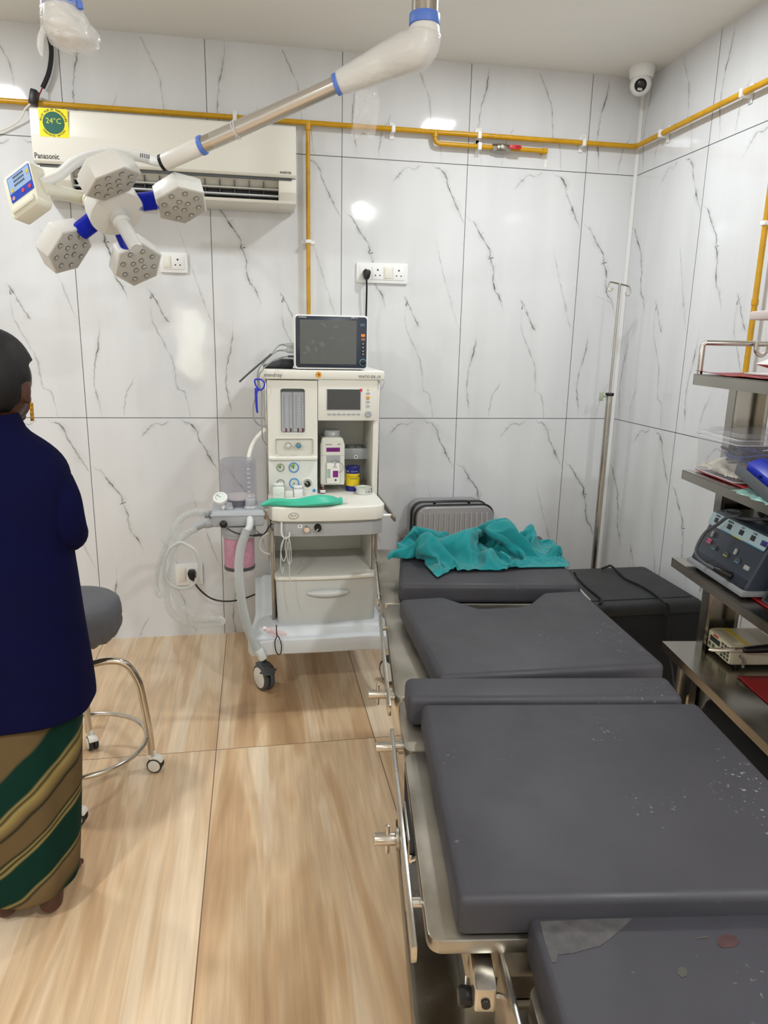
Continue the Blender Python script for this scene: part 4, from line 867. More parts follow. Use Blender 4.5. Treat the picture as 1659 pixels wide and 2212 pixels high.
# ------------------------------------------------------------------ things on the worktop
def onwt(u, v, z=ZW): return at(u, v, z=z)
a = onwt(762, 1062); a.y += .03; a.x += .003; r = .0305; h = .108
tin = thing('bandage_tin', 'blue and yellow tin of elastic adhesive bandage at the back of the worktop', 'tin', a)
M_tb = mat('tin_blue', (34, 38, 118), .3); M_ty = mat('tin_yellow', (228, 200, 30), .35)
mb = MB(); mb.lathe([(r, 0), (r, .024)], a, n=40); mb.build('blue_foot', M_tb, tin); mb = MB(); mb.lathe([(r, .024), (r, .078)], a, n=40); mb.build('yellow_band', M_ty, tin)
mb = MB(); mb.lathe([(r, .078), (r, .098), (r*1.04, .099), (r*1.04, .106), (r*.98, h), (r*.9, h-.002)], a, n=40); mb.build('lid', M_tb, tin)
def wraptext(s, size, c, r, z, mt_, parent, a0=0, da=None):
    for i, ch in enumerate(s):
        if ch == ' ': continue
        an = R(-90+a0)+(i-(len(s)-1)/2)*(da or size*.72/r); q = c+Vector((r*math.cos(an), r*math.sin(an), z)); text(ch, size, frame(q, (-math.sin(an), math.cos(an), 0), (0, 0, 1)), mt_, parent, 'letter')
wraptext('ELASTIC ADH', .0078, a, r+.0004, .066, M_ink, tin, 12); wraptext('BANDAGE', .0078, a, r+.0004, .057, M_ink, tin, 2); wraptext('CE', .010, a, r+.0004, .088, M_wprint, tin, -52); wraptext('nulife', .007, a, r+.0004, .088, M_wprint, tin, 6)
a = onwt(788, 1070); a.y += .035
ds = thing('steel_dish', 'small round tin with ointment standing on the worktop corner', 'tin', a); r = .034
mb = MB(); mb.lathe([(r*.9, 0), (r*.96, .002), (r*.96, .026), (r*1.03, .027), (r*1.03, .031), (r*.97, .031), (r*.94, .026), (r*.5, .025)], a, n=44); mb.build('tin_body', mat('pale_tin', (210, 212, 205), .3, .2), ds)
mb = MB(); mb.box(-.012, .012, -.002, .002, .0255, .0275, T=Matrix.Translation(a) @ Matrix.Rotation(R(-35), 4, 'Z')); mb.build('green_stick', mat('pale_green', (150, 205, 160), .5), ds)
wraptext('8 KG', .008, a, r*.96+.0006, .013, M_ink, ds, 25)
mb = MB(); p0 = a+Vector((-.034, -.005, .018)); mb.tube([p0+Vector((.006, 0, 0)), p0+Vector((-.005, -.004, .012)), p0+Vector((-.008, -.004, .022)), p0+Vector((-.004, 0, .026))], .0012, 6, smooth=4)
mb.build('wire_clip', M_chrome, ds)
a = onwt(697.5, 1067); a.y += .012
vb = thing('medicine_vial', 'small brown glass vial with white label in front of the vaporizer', 'vial', a)
mb = MB(); mb.lathe([(.0105, 0), (.0112, .002), (.0112, .024), (.006, .029), (.0055, .031)], a, n=28); mb.build('glass', mat('amber_glass', (70, 30, 22), .08, coat=.5), vb)
mb = MB(); mb.lathe([(.0115, .004), (.0115, .017)], a, n=28); mb.build('paper_label', M_white, vb); wraptext('INJ', .005, a, .0118, .007, M_purple, vb)
mb = MB(); mb.lathe([(.0075, .030), (.008, .031), (.008, .037), (.006, .038)], a, n=24); mb.build('cap', M_ssb, vb)
def smallbox(u0, v0, u1, v1, lab, c=(222, 230, 220), dep=.03, flap=True):
    a = onwt((u0+u1)/2, v1); x0, x1 = at(u0, v1, z=ZW).x, at(u1, v1, z=ZW).x; h = at(u0, v0, y=a.y).z-ZW
    rt = thing('medicine_box', lab, 'carton', (a.x, a.y+dep/2, ZW))
    mb = MB(); mb.box(x0, x1, a.y, a.y+dep, ZW+.0005, ZW+h, .0008); mb.build('carton', mat('carton_%d%d' % (u0, v0), c, .6), rt)
    if flap:
        mb = MB(); mb.add([(x0, a.y+dep, ZW+h), (x1, a.y+dep, ZW+h), (x1, a.y+dep-.004, ZW+h+.016), (x0, a.y+dep-.004, ZW+h+.016)], [[0, 1, 2, 3]]); mb.build('open_flap', M_white, rt, mods=[('SOLIDIFY', dict(thickness=.0006))])
        mb = MB(); mb.add([(x0+.004, a.y-.0003, ZW+h*.55), (x0+(x1-x0)*.5, a.y-.0003, ZW+h*.30), (x1-.004, a.y-.0003, ZW+h*.6), (x1-.004, a.y-.0003, ZW+h*.57), (x0+(x1-x0)*.5, a.y-.0003, ZW+h*.27), (x0+.004, a.y-.0003, ZW+h*.52)], [[0, 1, 4, 5], [1, 2, 3, 4]]); mb.build('printed_line', mat('pale_green_print', (170, 200, 176), .5), rt)
smallbox(589.7, 1054, 614, 1077, 'pale open carton at the far left of the worktop, tallest of three', dep=.025)
smallbox(616, 1062, 633, 1075, 'lowest white carton between the two open cartons', (220, 224, 216), .02, False)
smallbox(635.5, 1059, 654, 1074, 'white open carton just under the selector knob', (228, 230, 228), .022)
# green breathing bag lying across
gb = thing('breathing_bag', 'deflated teal green rubber breathing bag lying on the worktop edge', 'breathing bag', (.2, 2.80, ZW))
U = [563, 572, 582, 600, 625, 650, 675, 700, 720, 731, 738]
TOPV = [1093, 1086, 1078, 1077, 1080, 1079, 1073, 1072, 1074, 1077, 1079]
BOTV = [1096, 1094, 1094, 1095, 1096, 1097, 1097, 1096, 1094, 1092, 1091]
rings = []
for i, (u, t, b_) in enumerate(zip(U, TOPV, BOTV)):
    pb = at(u, b_, z=ZW+.003 if u > 583 else ZW+.006); pt = at(u, t, y=pb.y+.035); yc_ = pb.y+.030; hw = .033 if 600 < u < 728 else (.012 if u < 575 else .018)
    if u < 583: hw = .009+.01*(u-563)/20
    hh = max(.006, (at(u, t, y=yc_).z-ZW)*.52)
    ring = []
    for j in range(24):
        a_ = 2*math.pi*j/24; c_, s_ = math.cos(a_), math.sin(a_)
        fold = 1+.16*math.sin(3*a_+i*.5)*(1 if 2 < i < 9 else 0)
        ring.append((pb.x, yc_+hw*c_*fold, ZW+.002+hh+hh*s_*(fold if s_ > 0 else 1)))
    rings.append(ring)
mb = MB(); mb.loft(rings); mb.build('rubber_bag', mat('teal_rubber', (60, 186, 154), .42, sheen=.1), gb, mods=[('SUBSURF', dict(levels=2, render_levels=2))], angle=180)
a0_ = Vector(rings[-1][0])*.5+Vector(rings[-1][12])*.5; mb = MB(); mb.cyl(a0_+Vector((-.006, 0, 0)), a0_+Vector((.006, 0, 0)), .0165, n=28, bev=.002); mb.build('neck_band', mat('teal_rubber', (58, 190, 152)), gb)
mb = MB(); mb.cyl(a0_+Vector((.004, 0, 0)), a0_+Vector((.022, 0, 0)), .0125, n=24, bev=.001); mb.cyl(a0_+Vector((.02, 0, 0)), a0_+Vector((.03, 0, 0)), .011, n=24); mb.build('connector', M_clear, gb)
# ------------------------------------------------------------------ operating table (turned about 7.5 degrees to the room)
OB = Vector((.30, 1.25, 0)); EA = Vector((.9914, -.1305, 0)); EB = Vector((.1305, .9914, 0))
TB = frame(OB, EA, EB)             # local x across the table, y towards the head end, z up
def bl(a, b, z): return TB @ Vector((a, b, z))
def vinyl(name, c, stain=.5):
    mt = bpy.data.materials.new(name); mt.use_nodes = True; nt = mt.node_tree; b = nt.nodes['Principled BSDF']
    tc = nt.nodes.new('ShaderNodeTexCoord')
    def noi(s, d, w=0):
        n = nt.nodes.new('ShaderNodeTexNoise'); n.inputs['Scale'].default_value = s; n.inputs['Detail'].default_value = d; nt.links.new(tc.outputs['Object'], n.inputs['Vector']); return n.outputs[0]
    def mr(x, a, b_, c_, d):
        n = nt.nodes.new('ShaderNodeMapRange'); n.inputs[1].default_value = a; n.inputs[2].default_value = b_; n.inputs[3].default_value = c_; n.inputs[4].default_value = d; nt.links.new(x, n.inputs[0]); return n.outputs[0]
    sc = nt.nodes.new('ShaderNodeVectorMath'); sc.operation = 'SCALE'; sc.inputs[0].default_value = srgb(c); nt.links.new(mr(noi(5, 4), .35, .65, .9, 1.1), sc.inputs['Scale'])
    mk = nt.nodes.new('ShaderNodeMath'); mk.operation = 'MULTIPLY'; nt.links.new(mr(noi(120, 3), .64, .70, 0, 1), mk.inputs[0]); nt.links.new(mr(noi(6.5, 2), .60, .70, 0, stain), mk.inputs[1])
    mx = nt.nodes.new('ShaderNodeMix'); mx.data_type = 'RGBA'; nt.links.new(mk.outputs[0], mx.inputs[0]); nt.links.new(sc.outputs[0], mx.inputs[6]); mx.inputs[7].default_value = (*srgb((170, 174, 176)), 1)
    nt.links.new(mx.outputs[2], b.inputs['Base Color']); nt.links.new(mr(noi(7, 5), .35, .65, .5, .62), b.inputs['Roughness']); b.inputs['Specular IOR Level'].default_value = .38
    bp = nt.nodes.new('ShaderNodeBump'); bp.inputs['Strength'].default_value = .15; bp.inputs['Distance'].default_value = .001; nt.links.new(noi(420, 2), bp.inputs['Height'])
    bp2 = nt.nodes.new('ShaderNodeBump'); bp2.inputs['Strength'].default_value = .5; bp2.inputs['Distance'].default_value = .008; nt.links.new(noi(7, 2), bp2.inputs['Height']); nt.links.new(bp.outputs[0], bp2.inputs['Normal']); nt.links.new(bp2.outputs[0], b.inputs['Normal'])
    MATS[name] = mt; return mt
M_vin = vinyl('charcoal_vinyl', (54, 53, 58), .3); M_vin2 = vinyl('charcoal_vinyl_worn', (52, 51, 56), .45)
OT = thing('operating_table', 'steel operating table with charcoal vinyl cushions in separate sections', 'operating table', bl(.28, .2, 0))
ZP = .80
def pad(poly, z0, z1, mt, bev=.016, sag=0):
    mb = MB(); mb.prism(poly, z0, z1, bev, 4, T=TB)
    return mb.build('cushion', mt, OT)
pad([(.012, .735), (.566, .735), (.590, 1.30), (.06, 1.30)], .738, ZP, M_vin)
# the loose back cushion lies square to the room, notched at its far edge
P2 = [at(u, v, z=ZP) for u, v in ((862, 1293), (957, 1287), (1034, 1312), (1110, 1309), (1139, 1305), (1172, 1278), (1256, 1274), (1440, 1434), (948, 1459))]
mb = MB(); mb.prism([(p.x, p.y) for p in P2][::-1], .742, ZP, .016, 4); mb.build('cushion', M_vin, OT)
pad([(-.014, .032), (.556, .032), (.562, .128), (-.014, .128)], .738, ZP+.006, M_vin)
pad([(.012, -.496), (.578, -.496), (.578, .022), (.012, .022)], .738, ZP, M_vin2, .013)
fpad = pad([(.107, -1.06), (.50, -1.06), (.50, -.489), (.107, -.489)], .704, .768, M_vin2, .010)
# worn corner and marks on the leg cushion
def flat(pts, z, mt, name, parent, h=.0004):
    q = [at(u, v, z=z) for u, v in pts]; mb = MB(); mb.prism([(p.x, p.y) for p in q], z, z+h); return mb.build(name, mt, parent)
M_worn = mat('worn_vinyl', (66, 64, 64), .6, 0, .3, 60)
flat([(1166, 1991), (1290, 1985), (1366, 1984), (1345, 2005), (1318, 2028), (1296, 2044), (1262, 2052), (1236, 2060), (1205, 2062), (1202, 2078), (1192, 2080), (1178, 2040)], .7682, M_worn, 'worn_patch', fpad)
flat([(1552, 2023), (1570, 2018), (1590, 2023), (1598, 2035), (1585, 2046), (1560, 2048), (1549, 2040)], .7682, mat('faded_red_stain', (62, 38, 38), .5, 0, .3, 50), 'red_stain', fpad)
flat([(1464, 2092), (1473, 2088), (1484, 2094), (1484, 2108), (1473, 2112), (1463, 2104)], .7682, mat('pale_spot', (62, 62, 57), .6), 'pale_spot', fpad)
flat([(1500, 2025), (1530, 2022), (1531, 2026), (1504, 2028)], .7682, mat('pale_spot', (62, 62, 57), .6), 'pale_scratch', fpad)
# section trays of steel
def tray(a0, a1, b0, b1, z=.736, lip=.03):
    mb = MB(); mb.prism(rounded(a0, a1, b0, b1, .02), z-lip, z, .004, 2, T=TB); return mb.build('tray', M_ssb, OT)
tray(-.036, .55, .745, 1.315); tray(-.030, .55, .165, .72); tray(-.024, .55, -.045, .155, .734); t4 = tray(-.026, .565, -.498, -.055, .736, .022)
mb = MB(); mb.prism([(-.02, .70), (.02, .70), (.02, .76), (-.02, .76)], .69, .728, .002, T=TB); mb.box(.02, .56, .72, .742, .70, .722, T=TB); mb.build('hinge_bar', M_dgrey, OT)
mb = MB(); mb.prism(rounded(.10, .51, -1.07, -.53, .02), .66, .70, .003, T=TB); mb.build('leg_tray', M_ssb, OT)
# side rails with standoffs, and clamp rods
def rail(b0, b1, ends, nm='side_rail', a=-.048, z=.718):
    mb = MB(); mb.prism([(z-.014, 0), (z+.012, 0), (z+.012, .008), (z-.014, .008)], b0, b1, .001, T=frame(TB @ Vector((a, 0, 0)), (0, 0, 1), EA)); o = mb.build(nm, M_ss, OT)
    for b in ends:
        mb = MB(); mb.cyl(bl(a+.002, b, z), bl(-.02, b, z), .0075, n=16); mb.build('standoff', M_ss, o)
rail(.80, 1.27, (.87, 1.22)); rail(.14, .67, (.20, .60)); rail(-.50, .045, (-.41, .0))
for (b0, b1, ee) in ((.80, 1.27, (.87, 1.22)), (-.50, .045, (-.41, .0))):
    rail(b0, b1, ee, a=.612)
def rod(b, a0, a1, cross, z=.708, r=.0105):
    mb = MB(); mb.cyl(bl(a0, b, z), bl(a1, b, z), r, n=20, bev=.002); mb.cyl(bl(a0+.045, b, z), bl(a0+.055, b, z), r*1.35, n=20)
    if cross: mb.cyl(bl(a0+.022, b, z-.026), bl(a0+.022, b, z+.026), .004, n=12, bev=.001)
    return mb.build('clamp_rod', M_ss, OT)
rod(.232, -.088, .0, True); rod(.012, -.078, .0, False); rod(-.262, -.090, -.044, True)
mb = MB(); mb.box(-.038, -.034, -.30, -.20, .60, .735, .001, T=TB); mb.cyl(bl(-.054, -.262, .708), bl(-.049, -.262, .708), .018, n=24); mb.build('clamp_plate', M_ssb, OT)
l0, l1 = at(880, 1640, z=.69), at(889, 1848, z=.60); mb = MB(); mb.tube([l0, l0.lerp(l1, .3), l0.lerp(l1, .7), l1], [.006, .010, .013, .012], 12, smooth=4, flat=.6); lv = mb.build('hanging_lever', M_rubber, OT)
mb = MB(); mb.sph(l1+(l1-l0)*.03, .008); mb.build('lever_tip', M_chrome, lv)
# front leg mount
M_pol = mat('polished_steel', (214, 210, 202), .07, 1, .04, 10)
q0, q1 = at(1034, 2035, z=.702), at(1048, 2122, z=.702); d = (q1-q0)
mb = MB(); T = frame((q0+q1)/2, d.normalized(), EA); L = (d.length)/2+.012; mb.prism(rounded(-L, L, -.014, .014, .004), -.034, 0, .003, T=frame(((q0+q1)/2), d.normalized(), Vector((-d.y, d.x, 0)).normalized()))
mount = mb.build('leg_mount', M_ss, OT)
e = q1+d.normalized()*.013; mb = MB(); mb.cyl(e+Vector((0, 0, -.02)), e+d.normalized()*.003+Vector((0, 0, -.02)), .006, n=16); mb.build('screw_hole', M_black, mount)
kp = at(1006, 2152, z=.66); mb = MB(); mb.lathe([(.009, 0), (.0125, .004), (.0135, .016), (.011, .02)], kp+EA*.01, -EA, n=8); mb.build('clamp_knob', M_black, mount)
mb = MB(); mb.cyl(kp, kp+EA*.06, .004, n=12); mb.build('clamp_screw', M_chrome, mount)
mb = MB(); mb.box(.070, .078, -.80, -.495, .60, .715, .002, T=TB); mb.build('leg_bracket', M_ss, OT)
mb = MB(); mb.box(.078, .45, -.78, -.50, .625, .630, T=TB); mb.build('leg_bracket_plate', M_pol, OT)
# under frame, telescopic column, base
mb = MB(); mb.box(.03, .53, -.48, 1.25, .655, .706, .004, T=TB); mb.build('under_frame', M_ssb, OT)
for k in range(4):
    s = .12+.012*k; mb = MB(); mb.box(.28-s, .28+s, .22-s*1.5, .22+s*1.5, .10+.0 if k == 3 else .52-.14*k, .66-.14*k, .006, T=TB); mb.build('column_sleeve', M_ss, OT)
M_base = mat('stained_steel', (120, 116, 108), .2, 1, .35, 7)
mb = MB(); mb.prism(rounded(.012, .55, -.75, .612, .02), .035, .10, .006, T=TB); mb.build('base', M_base, OT)
for a, b in ((.07, -.65), (.49, -.65), (.07, .52), (.49, .52)):
    mb = MB(); mb.cyl(bl(a, b, 0), bl(a, b, .04), .03, n=20); mb.build('foot', M_rubber, OT)

# ------------------------------------------------------------------ crumpled surgical cloth on the head cushion
def drape_sim(seed, NU=64, NV=46):
    """a loose sheet is dropped in waves onto a flat surface and left to settle; returns the settled points"""
    pts = []
    for j in range(NV+1):
        for i in range(NU+1):
            s, t = i/NU, j/NV; o = seed*3.7
            x = (s-.5)*.66+.05*mnoise.noise(Vector((s*3, t*3, o))); y = (t-.5)*.44+.05*mnoise.noise(Vector((s*3, t*3, o+9)))
            z = .16+.11*math.sin(s*2*math.pi*3.2+2.5*t+2*mnoise.noise(Vector((s*2, t*2, o+3))))*(.5+.5*math.sin(t*math.pi))+.05*math.sin(t*4*math.pi+s*4)
            pts.append((x, y, .02+z*(.25+.75*min(1, t*3))*(.35+.65*min(1, (1-s)*2.2))))
    me = bpy.data.meshes.new('cloth'); me.from_pydata(pts, [], [[j*(NU+1)+i, j*(NU+1)+i+1, (j+1)*(NU+1)+i+1, (j+1)*(NU+1)+i] for j in range(NV) for i in range(NU)])
    o = bpy.data.objects.new('cloth', me); pm = bpy.data.meshes.new('plane'); pm.from_pydata([(-1, -1, 0), (1, -1, 0), (1, 1, 0), (-1, 1, 0)], [], [[0, 1, 2, 3]]); p = bpy.data.objects.new('plane', pm)
    sim = bpy.data.scenes.new('sim'); sim.collection.objects.link(o); sim.collection.objects.link(p)
    p.modifiers.new('collision', 'COLLISION'); p.collision.thickness_outer = .003; p.collision.cloth_friction = 40
    m = o.modifiers.new('cloth', 'CLOTH'); st = m.settings; st.quality = 10; st.mass = .25; st.tension_stiffness = 20; st.compression_stiffness = 20; st.shear_stiffness = 8; st.bending_stiffness = .35; st.air_damping = 1.5
    cs = m.collision_settings; cs.use_self_collision = True; cs.self_distance_min = .003; cs.distance_min = .003; cs.collision_quality = 4; cs.self_friction = 20
    sim.frame_start = 1; sim.frame_end = 70; m.point_cache.frame_end = 70
    for f in range(1, 61): sim.frame_set(f)
    dg = sim.view_layers[0].depsgraph; e = o.evaluated_get(dg).to_mesh(); P = [v.co.copy() for v in e.vertices]
    bpy.data.objects.remove(o); bpy.data.objects.remove(p); bpy.data.scenes.remove(sim)
    return P
SEED = 3
def cloth():
    NU, NV = 64, 46; P = drape_sim(SEED, NU, NV)
    x0, x1 = min(p.x for p in P), max(p.x for p in P); y0, y1 = min(p.y for p in P), max(p.y for p in P); zm = max(p.z for p in P); z0 = min(p.z for p in P)
    V = []
    for p in P:
        s = (p.x-x0)/(x1-x0); t = (p.y-y0)/(y1-y0)
        b0 = .762+.135*s**1.3; V.append(bl(-.012+.615*s, b0+(1.20-b0)*t, ZP+.0035+(p.z-z0)*CZ/zm))
    F = [[j*(NU+1)+i, j*(NU+1)+i+1, (j+1)*(NU+1)+i+1, (j+1)*(NU+1)+i] for j in range(NV) for i in range(NU)]
    mb = MB(); mb.add(V, F)
    o = mb.build('surgical_drape', mat('teal_cotton', (0, 126, 130), .8, 0, .08, 14, bump=.35, bscale=420, sheen=.15), mods=[('SUBSURF', dict(levels=2, render_levels=2)), ('SOLIDIFY', dict(thickness=.0012, offset=0))], angle=180)
    return tag(o, 'crumpled teal cotton surgical drape lying on the head cushion of the table', 'cloth')
CZ = .135
cloth()

# ------------------------------------------------------------------ suitcase behind the table
y0 = 3.27; a = at(897, 1110, y=y0); b_ = at(1071, 1110, y=y0); top = at(985, 1090, y=y0).z-.006
SU = thing('suitcase', 'silver ribbed hard shell suitcase standing against the wall behind the table', 'suitcase', ((a.x+b_.x)/2, y0+.12, 0))
sx0, sx1 = a.x, b_.x
for (ya, yb, nm) in ((y0, y0+.105, 'front_shell'), (y0+.125, y0+.225, 'rear_shell')):
    mb = MB(); mb.prism(rounded(sx0+.008, sx1-.008, .035, top-.006, .055, 8), -(yb-ya), 0, .018, 4, T=fr(ya)); 
    if nm == 'front_shell':
        n_ = 13
        for k in range(n_):
            x = sx0+.045+(sx1-sx0-.09)*k/(n_-1); mb.prism(rounded(x-.007, x+.007, .07, top-.035, .006, 3), -.006, .006, .003, T=fr(ya))
    mb.build(nm, mat('silver_shell', (158, 158, 160), .32, .4), SU)
mb = MB(); mb.prism(rounded(sx0, sx1, .028, top, .06, 8), -.028, 0, .006, 2, T=fr(y0+.1)); mb.build('zip_edge', M_black, SU)
mb = MB(); mb.prism(rounded(sx0-.001, sx1+.001, .027, top+.002, .06, 8), -.01, 0, .004, 2, T=fr(y0-.004+.03)); mb.build('edge_trim', M_black, SU)
hm = (sx0+sx1)/2-.01
mb = MB(); mb.tube([(hm-.085, y0+.05, top+.000), (hm-.075, y0+.045, top+.012), (hm+.075, y0+.045, top+.012), (hm+.085, y0+.05, top+.000)], .009, 12, smooth=4, flat=.6); mb.build('carry_handle', M_black, SU)
for s in (-1, 1):
    for yy in (y0+.04, y0+.18):
        mb = MB(); x = (sx0+sx1)/2+s*.14; mb.cyl((x-.01, yy, .022), (x+.01, yy, .022), .022, n=20); mb.box(x-.013, x+.013, yy-.015, yy+.015, .03, .05, .003); mb.build('wheel', M_black, SU)

# ------------------------------------------------------------------ drip stand in the corner
ix, iy = 1.733, 3.34; zt_ = at(1345, 612, y=iy).z; zj_ = at(1320, 850, y=iy).z
IV = thing('drip_stand', 'tall steel drip stand with two hooks standing in the room corner', 'drip stand', (ix, iy, 0))
mb = MB(); mb.cyl((ix, iy, .06), (ix, iy, zj_), .0155, n=20); mb.build('lower_pole', M_ss, IV)
mb = MB(); mb.cyl((ix, iy, zj_-.02), (ix, iy, zt_), .0062, n=14); mb.build('upper_pole', M_ss, IV)
mb = MB(); mb.cyl((ix, iy, zj_-.012), (ix, iy, zj_+.003), .021, n=20, bev=.002); cl_ = mb.build('collar', M_black, IV)
mb = MB(); mb.cyl((ix-.015, iy, zj_-.012), (ix-.038, iy, zj_-.014), .006, n=12); mb.box(ix-.052, ix-.034, iy-.008, iy+.008, zj_-.036, zj_+.006, .004); mb.build('clamp_knob', mat('worn_green_plastic', (170, 180, 160), .4, .2), IV)
h = Vector((.043, -.02, -.0)); tp = Vector((ix, iy, zt_-.004))
for s in (-1, 1):
    hv = h*s; u_ = hv.normalized()
    mb = MB(); mb.tube([tp, tp+hv*.8+Vector((0, 0, -.001*s-.008*s)), tp+hv+Vector((0, 0, -.012*s-.006)), tp+hv+u_*.003+Vector((0, 0, -.030-.010*s)), tp+hv-u_*.008+Vector((0, 0, -.042-.010*s)), tp+hv-u_*.018+Vector((0, 0, -.028-.010*s))], .0042, 8, smooth=5); mb.build('hook', M_ss, IV)
for k in range(5):
    an = R(90+72*k); mb = MB(); mb.tube([(ix, iy, .10), (ix+.05*math.cos(an), iy+.05*math.sin(an), .085), (ix+.135*math.cos(an), iy+.135*math.sin(an), .035), (ix+.14*math.cos(an), iy+.14*math.sin(an), .012)], .011, 12, smooth=4); mb.build('leg', M_ss, IV)

# ------------------------------------------------------------------ black padded bench in the corner
BN = thing('padded_bench', 'black upholstered box bench between the operating table and the right wall', 'bench', (1.45, 2.84, 0))
M_bv = mat('black_upholstery', (44, 47, 47), .5, 0, .1, 6, bump=.3, bscale=220)
mb = MB(); mb.box(1.08, 1.872, 2.60, 3.085, .0, .40, .02, 3); mb.build('bench_body', mat('black_bench_side', (24, 25, 28), .55, 0, .1, 6, bump=.3, bscale=200), BN)
mb = MB(); mb.box(1.075, 1.876, 2.595, 3.09, .385, .452, .028, 4); mb.build('seat_pad', M_bv, BN)
mb = MB(); mb.box(1.12, 1.84, 2.64, 3.05, .449, .4565, .004, 2); mb.build('seat_inset', M_bv, BN)
mb = MB(); zz = .463
mb.tube([at(1300, 1228, z=zz), at(1312, 1224, z=zz+.008), at(1319, 1222, z=zz+.012), at(1332, 1232, z=zz), at(1352, 1250, z=zz), at(1380, 1263, z=zz), at(1410, 1280, z=zz), at(1434, 1300, z=zz), Vector((at(1441, 1330, y=2.585).x, 2.583, .43)), Vector((at(1443, 1370, y=2.58).x, 2.58, .30)), at(1440, 1400, y=2.57), at(1450, 1440, y=2.45), at(1458, 1500, y=2.3)], .0055, 8, smooth=6)
tag(mb.build('power_cable', M_rubber), 'black cable draped over the padded bench and hanging down its front', 'cable')
mb = MB(); mb.tube([at(1240, 1236, z=zz+.02), at(1248, 1248, z=zz), at(1270, 1270, z=zz), at(1296, 1291, z=zz), at(1300, 1299, z=zz), at(1294, 1304, z=zz-.01)], .005, 8, smooth=5)
tag(mb.build('power_cable', M_rubber), 'short black cable on the padded bench close to the table cushions', 'cable')
# ------------------------------------------------------------------ equipment trolley, parallel to the table
OTR = Vector((1.37, 2.10, 0)); TT = frame(OTR, EA, EB); TTI = TT.inverted()
def tl(a, b, z): return TT @ Vector((a, b, z))
def on_b(u, v, b):                 # ray met with the plane of constant local b (across the trolley)
    d = CM @ Vector(((u-829.5)/FPX, 1, -(v-1106)/FPX)); o = Vector((0, 0, CAMZ)); t = ((OTR+EB*b-o).dot(EB))/d.dot(EB); return o+d*t
TR = thing('equipment_trolley', 'four shelf stainless steel equipment trolley standing along the right wall', 'trolley', tl(.23, -.35, 0))
WA, LB = .45, -.80
ZS = [1.421, 1.113, .813, .510]
M_tray = mat('shelf_steel', (172, 168, 160), .2, 1, .12, 5)
for i, z in enumerate(ZS):
    mb = MB(); h = .030 if i else .034
    mb.box(0, WA, LB, 0, z-.003, z, T=TT); mb.box(0, .003, LB, 0, z-h, z-.001, T=TT); mb.box(WA-.003, WA, LB, 0, z-h, z-.001, T=TT); mb.box(0, WA, -.003, 0, z-h, z-.001, T=TT); mb.box(0, WA, LB, LB+.003, z-h, z-.001, T=TT)
    mb.build('shelf', M_tray, TR)
mb = MB(); mb.box(0, WA, LB, 0, .16, .163, T=TT); mb.box(0, .003, LB, 0, .13, .163, T=TT); mb.box(0, WA, LB, LB+.003, .13, .163, T=TT); mb.box(0, WA, -.003, 0, .13, .163, T=TT); mb.build('shelf', M_tray, TR)
for b0 in (-.075, LB+.03):
    mb = MB(); A0, A1 = .105, .215
    mb.box(A0, A0+.003, b0, b0+.045, .10, ZS[0]-.01, T=TT); mb.box(A1-.003, A1, b0, b0+.045, .10, ZS[0]-.01, T=TT); mb.box(A0, A1, b0+.042, b0+.045, .10, ZS[0]-.01, T=TT)
    mb.box(A0-.0, A0+.012, b0, b0+.003, .10, ZS[0]-.01, T=TT); mb.box(A1-.012, A1, b0, b0+.003, .10, ZS[0]-.01, T=TT)
    mb.build('channel_post', M_tray, TR)
mb = MB(); mb.box(.03, .06, -.10, -.07, .163, ZS[3]-.002, .002, T=TT); mb.build('short_leg', M_ssb, TR)
# guard rail with hook
zr = 1.517
mb = MB(); mb.tube([tl(.012, -.012, ZS[0]), tl(.012, -.012, zr-.008), tl(.02, -.012, zr), tl(WA-.02, -.012, zr), tl(WA-.012, -.012, zr-.008), tl(WA-.012, -.012, ZS[0])], .0085, 14); mb.build('guard_rail', M_ss, TR)
mb = MB(); mb.tube([tl(.17, -.035, zr+.006), tl(.17, -.035, zr-.022), tl(.19, -.035, zr-.036), tl(.205, -.035, zr-.022), tl(.215, -.035, zr-.004), tl(.235, -.035, zr+.010), tl(.26, -.035, zr+.011), tl(.42, -.035, zr+.008)], .0058, 12, smooth=6); mb.build('rail_hook', M_ss, TR)
for a, b in ((.04, -.05), (WA-.04, -.05), (.04, LB+.05), (WA-.04, LB+.05)):
    c_ = tl(a, b, .045); caster('caster', c_, .045, .03, TR, 0, top=.135)
M_red = mat('red_rexine', (150, 26, 30), .45, 0, .1, 12)
def sheet(i, a0, a1, b0, b1, lab, curl=.006):
    z = ZS[i]; NU, NV = 24, 24; V = []
    for j in range(NV+1):
        for k in range(NU+1):
            s, t = k/NU, j/NV; V.append(tl(a0+(a1-a0)*s, b0+(b1-b0)*t, z+.0012+curl*(max(0, 1-s*7)**2+max(0, t*8-7)**2)*(.6+.6*mnoise.noise(Vector((s*3, t*6, i))))))
    mb = MB(); mb.add(V, [[j*(NU+1)+k, j*(NU+1)+k+1, (j+1)*(NU+1)+k+1, (j+1)*(NU+1)+k] for j in range(NV) for k in range(NU)])
    o = mb.build('shelf_liner', M_red, mods=[('SOLIDIFY', dict(thickness=.001, offset=1))], angle=180); tag(o, lab, 'liner', 'red liners on the trolley shelves')
sheet(0, .003, WA-.01, LB+.01, -.003, 'red sheet lining the top shelf of the steel trolley', .008)
sheet(1, .03, WA-.01, LB+.01, -.02, 'red sheet under the clear storage box on the trolley')
sheet(2, .055, WA-.01, LB+.01, -.03, 'red sheet under the electrosurgical unit on the trolley', .004)
sheet(3, .12, WA-.01, LB+.01, -.27, 'red sheet at the near end of the lowest visible trolley shelf', .003)

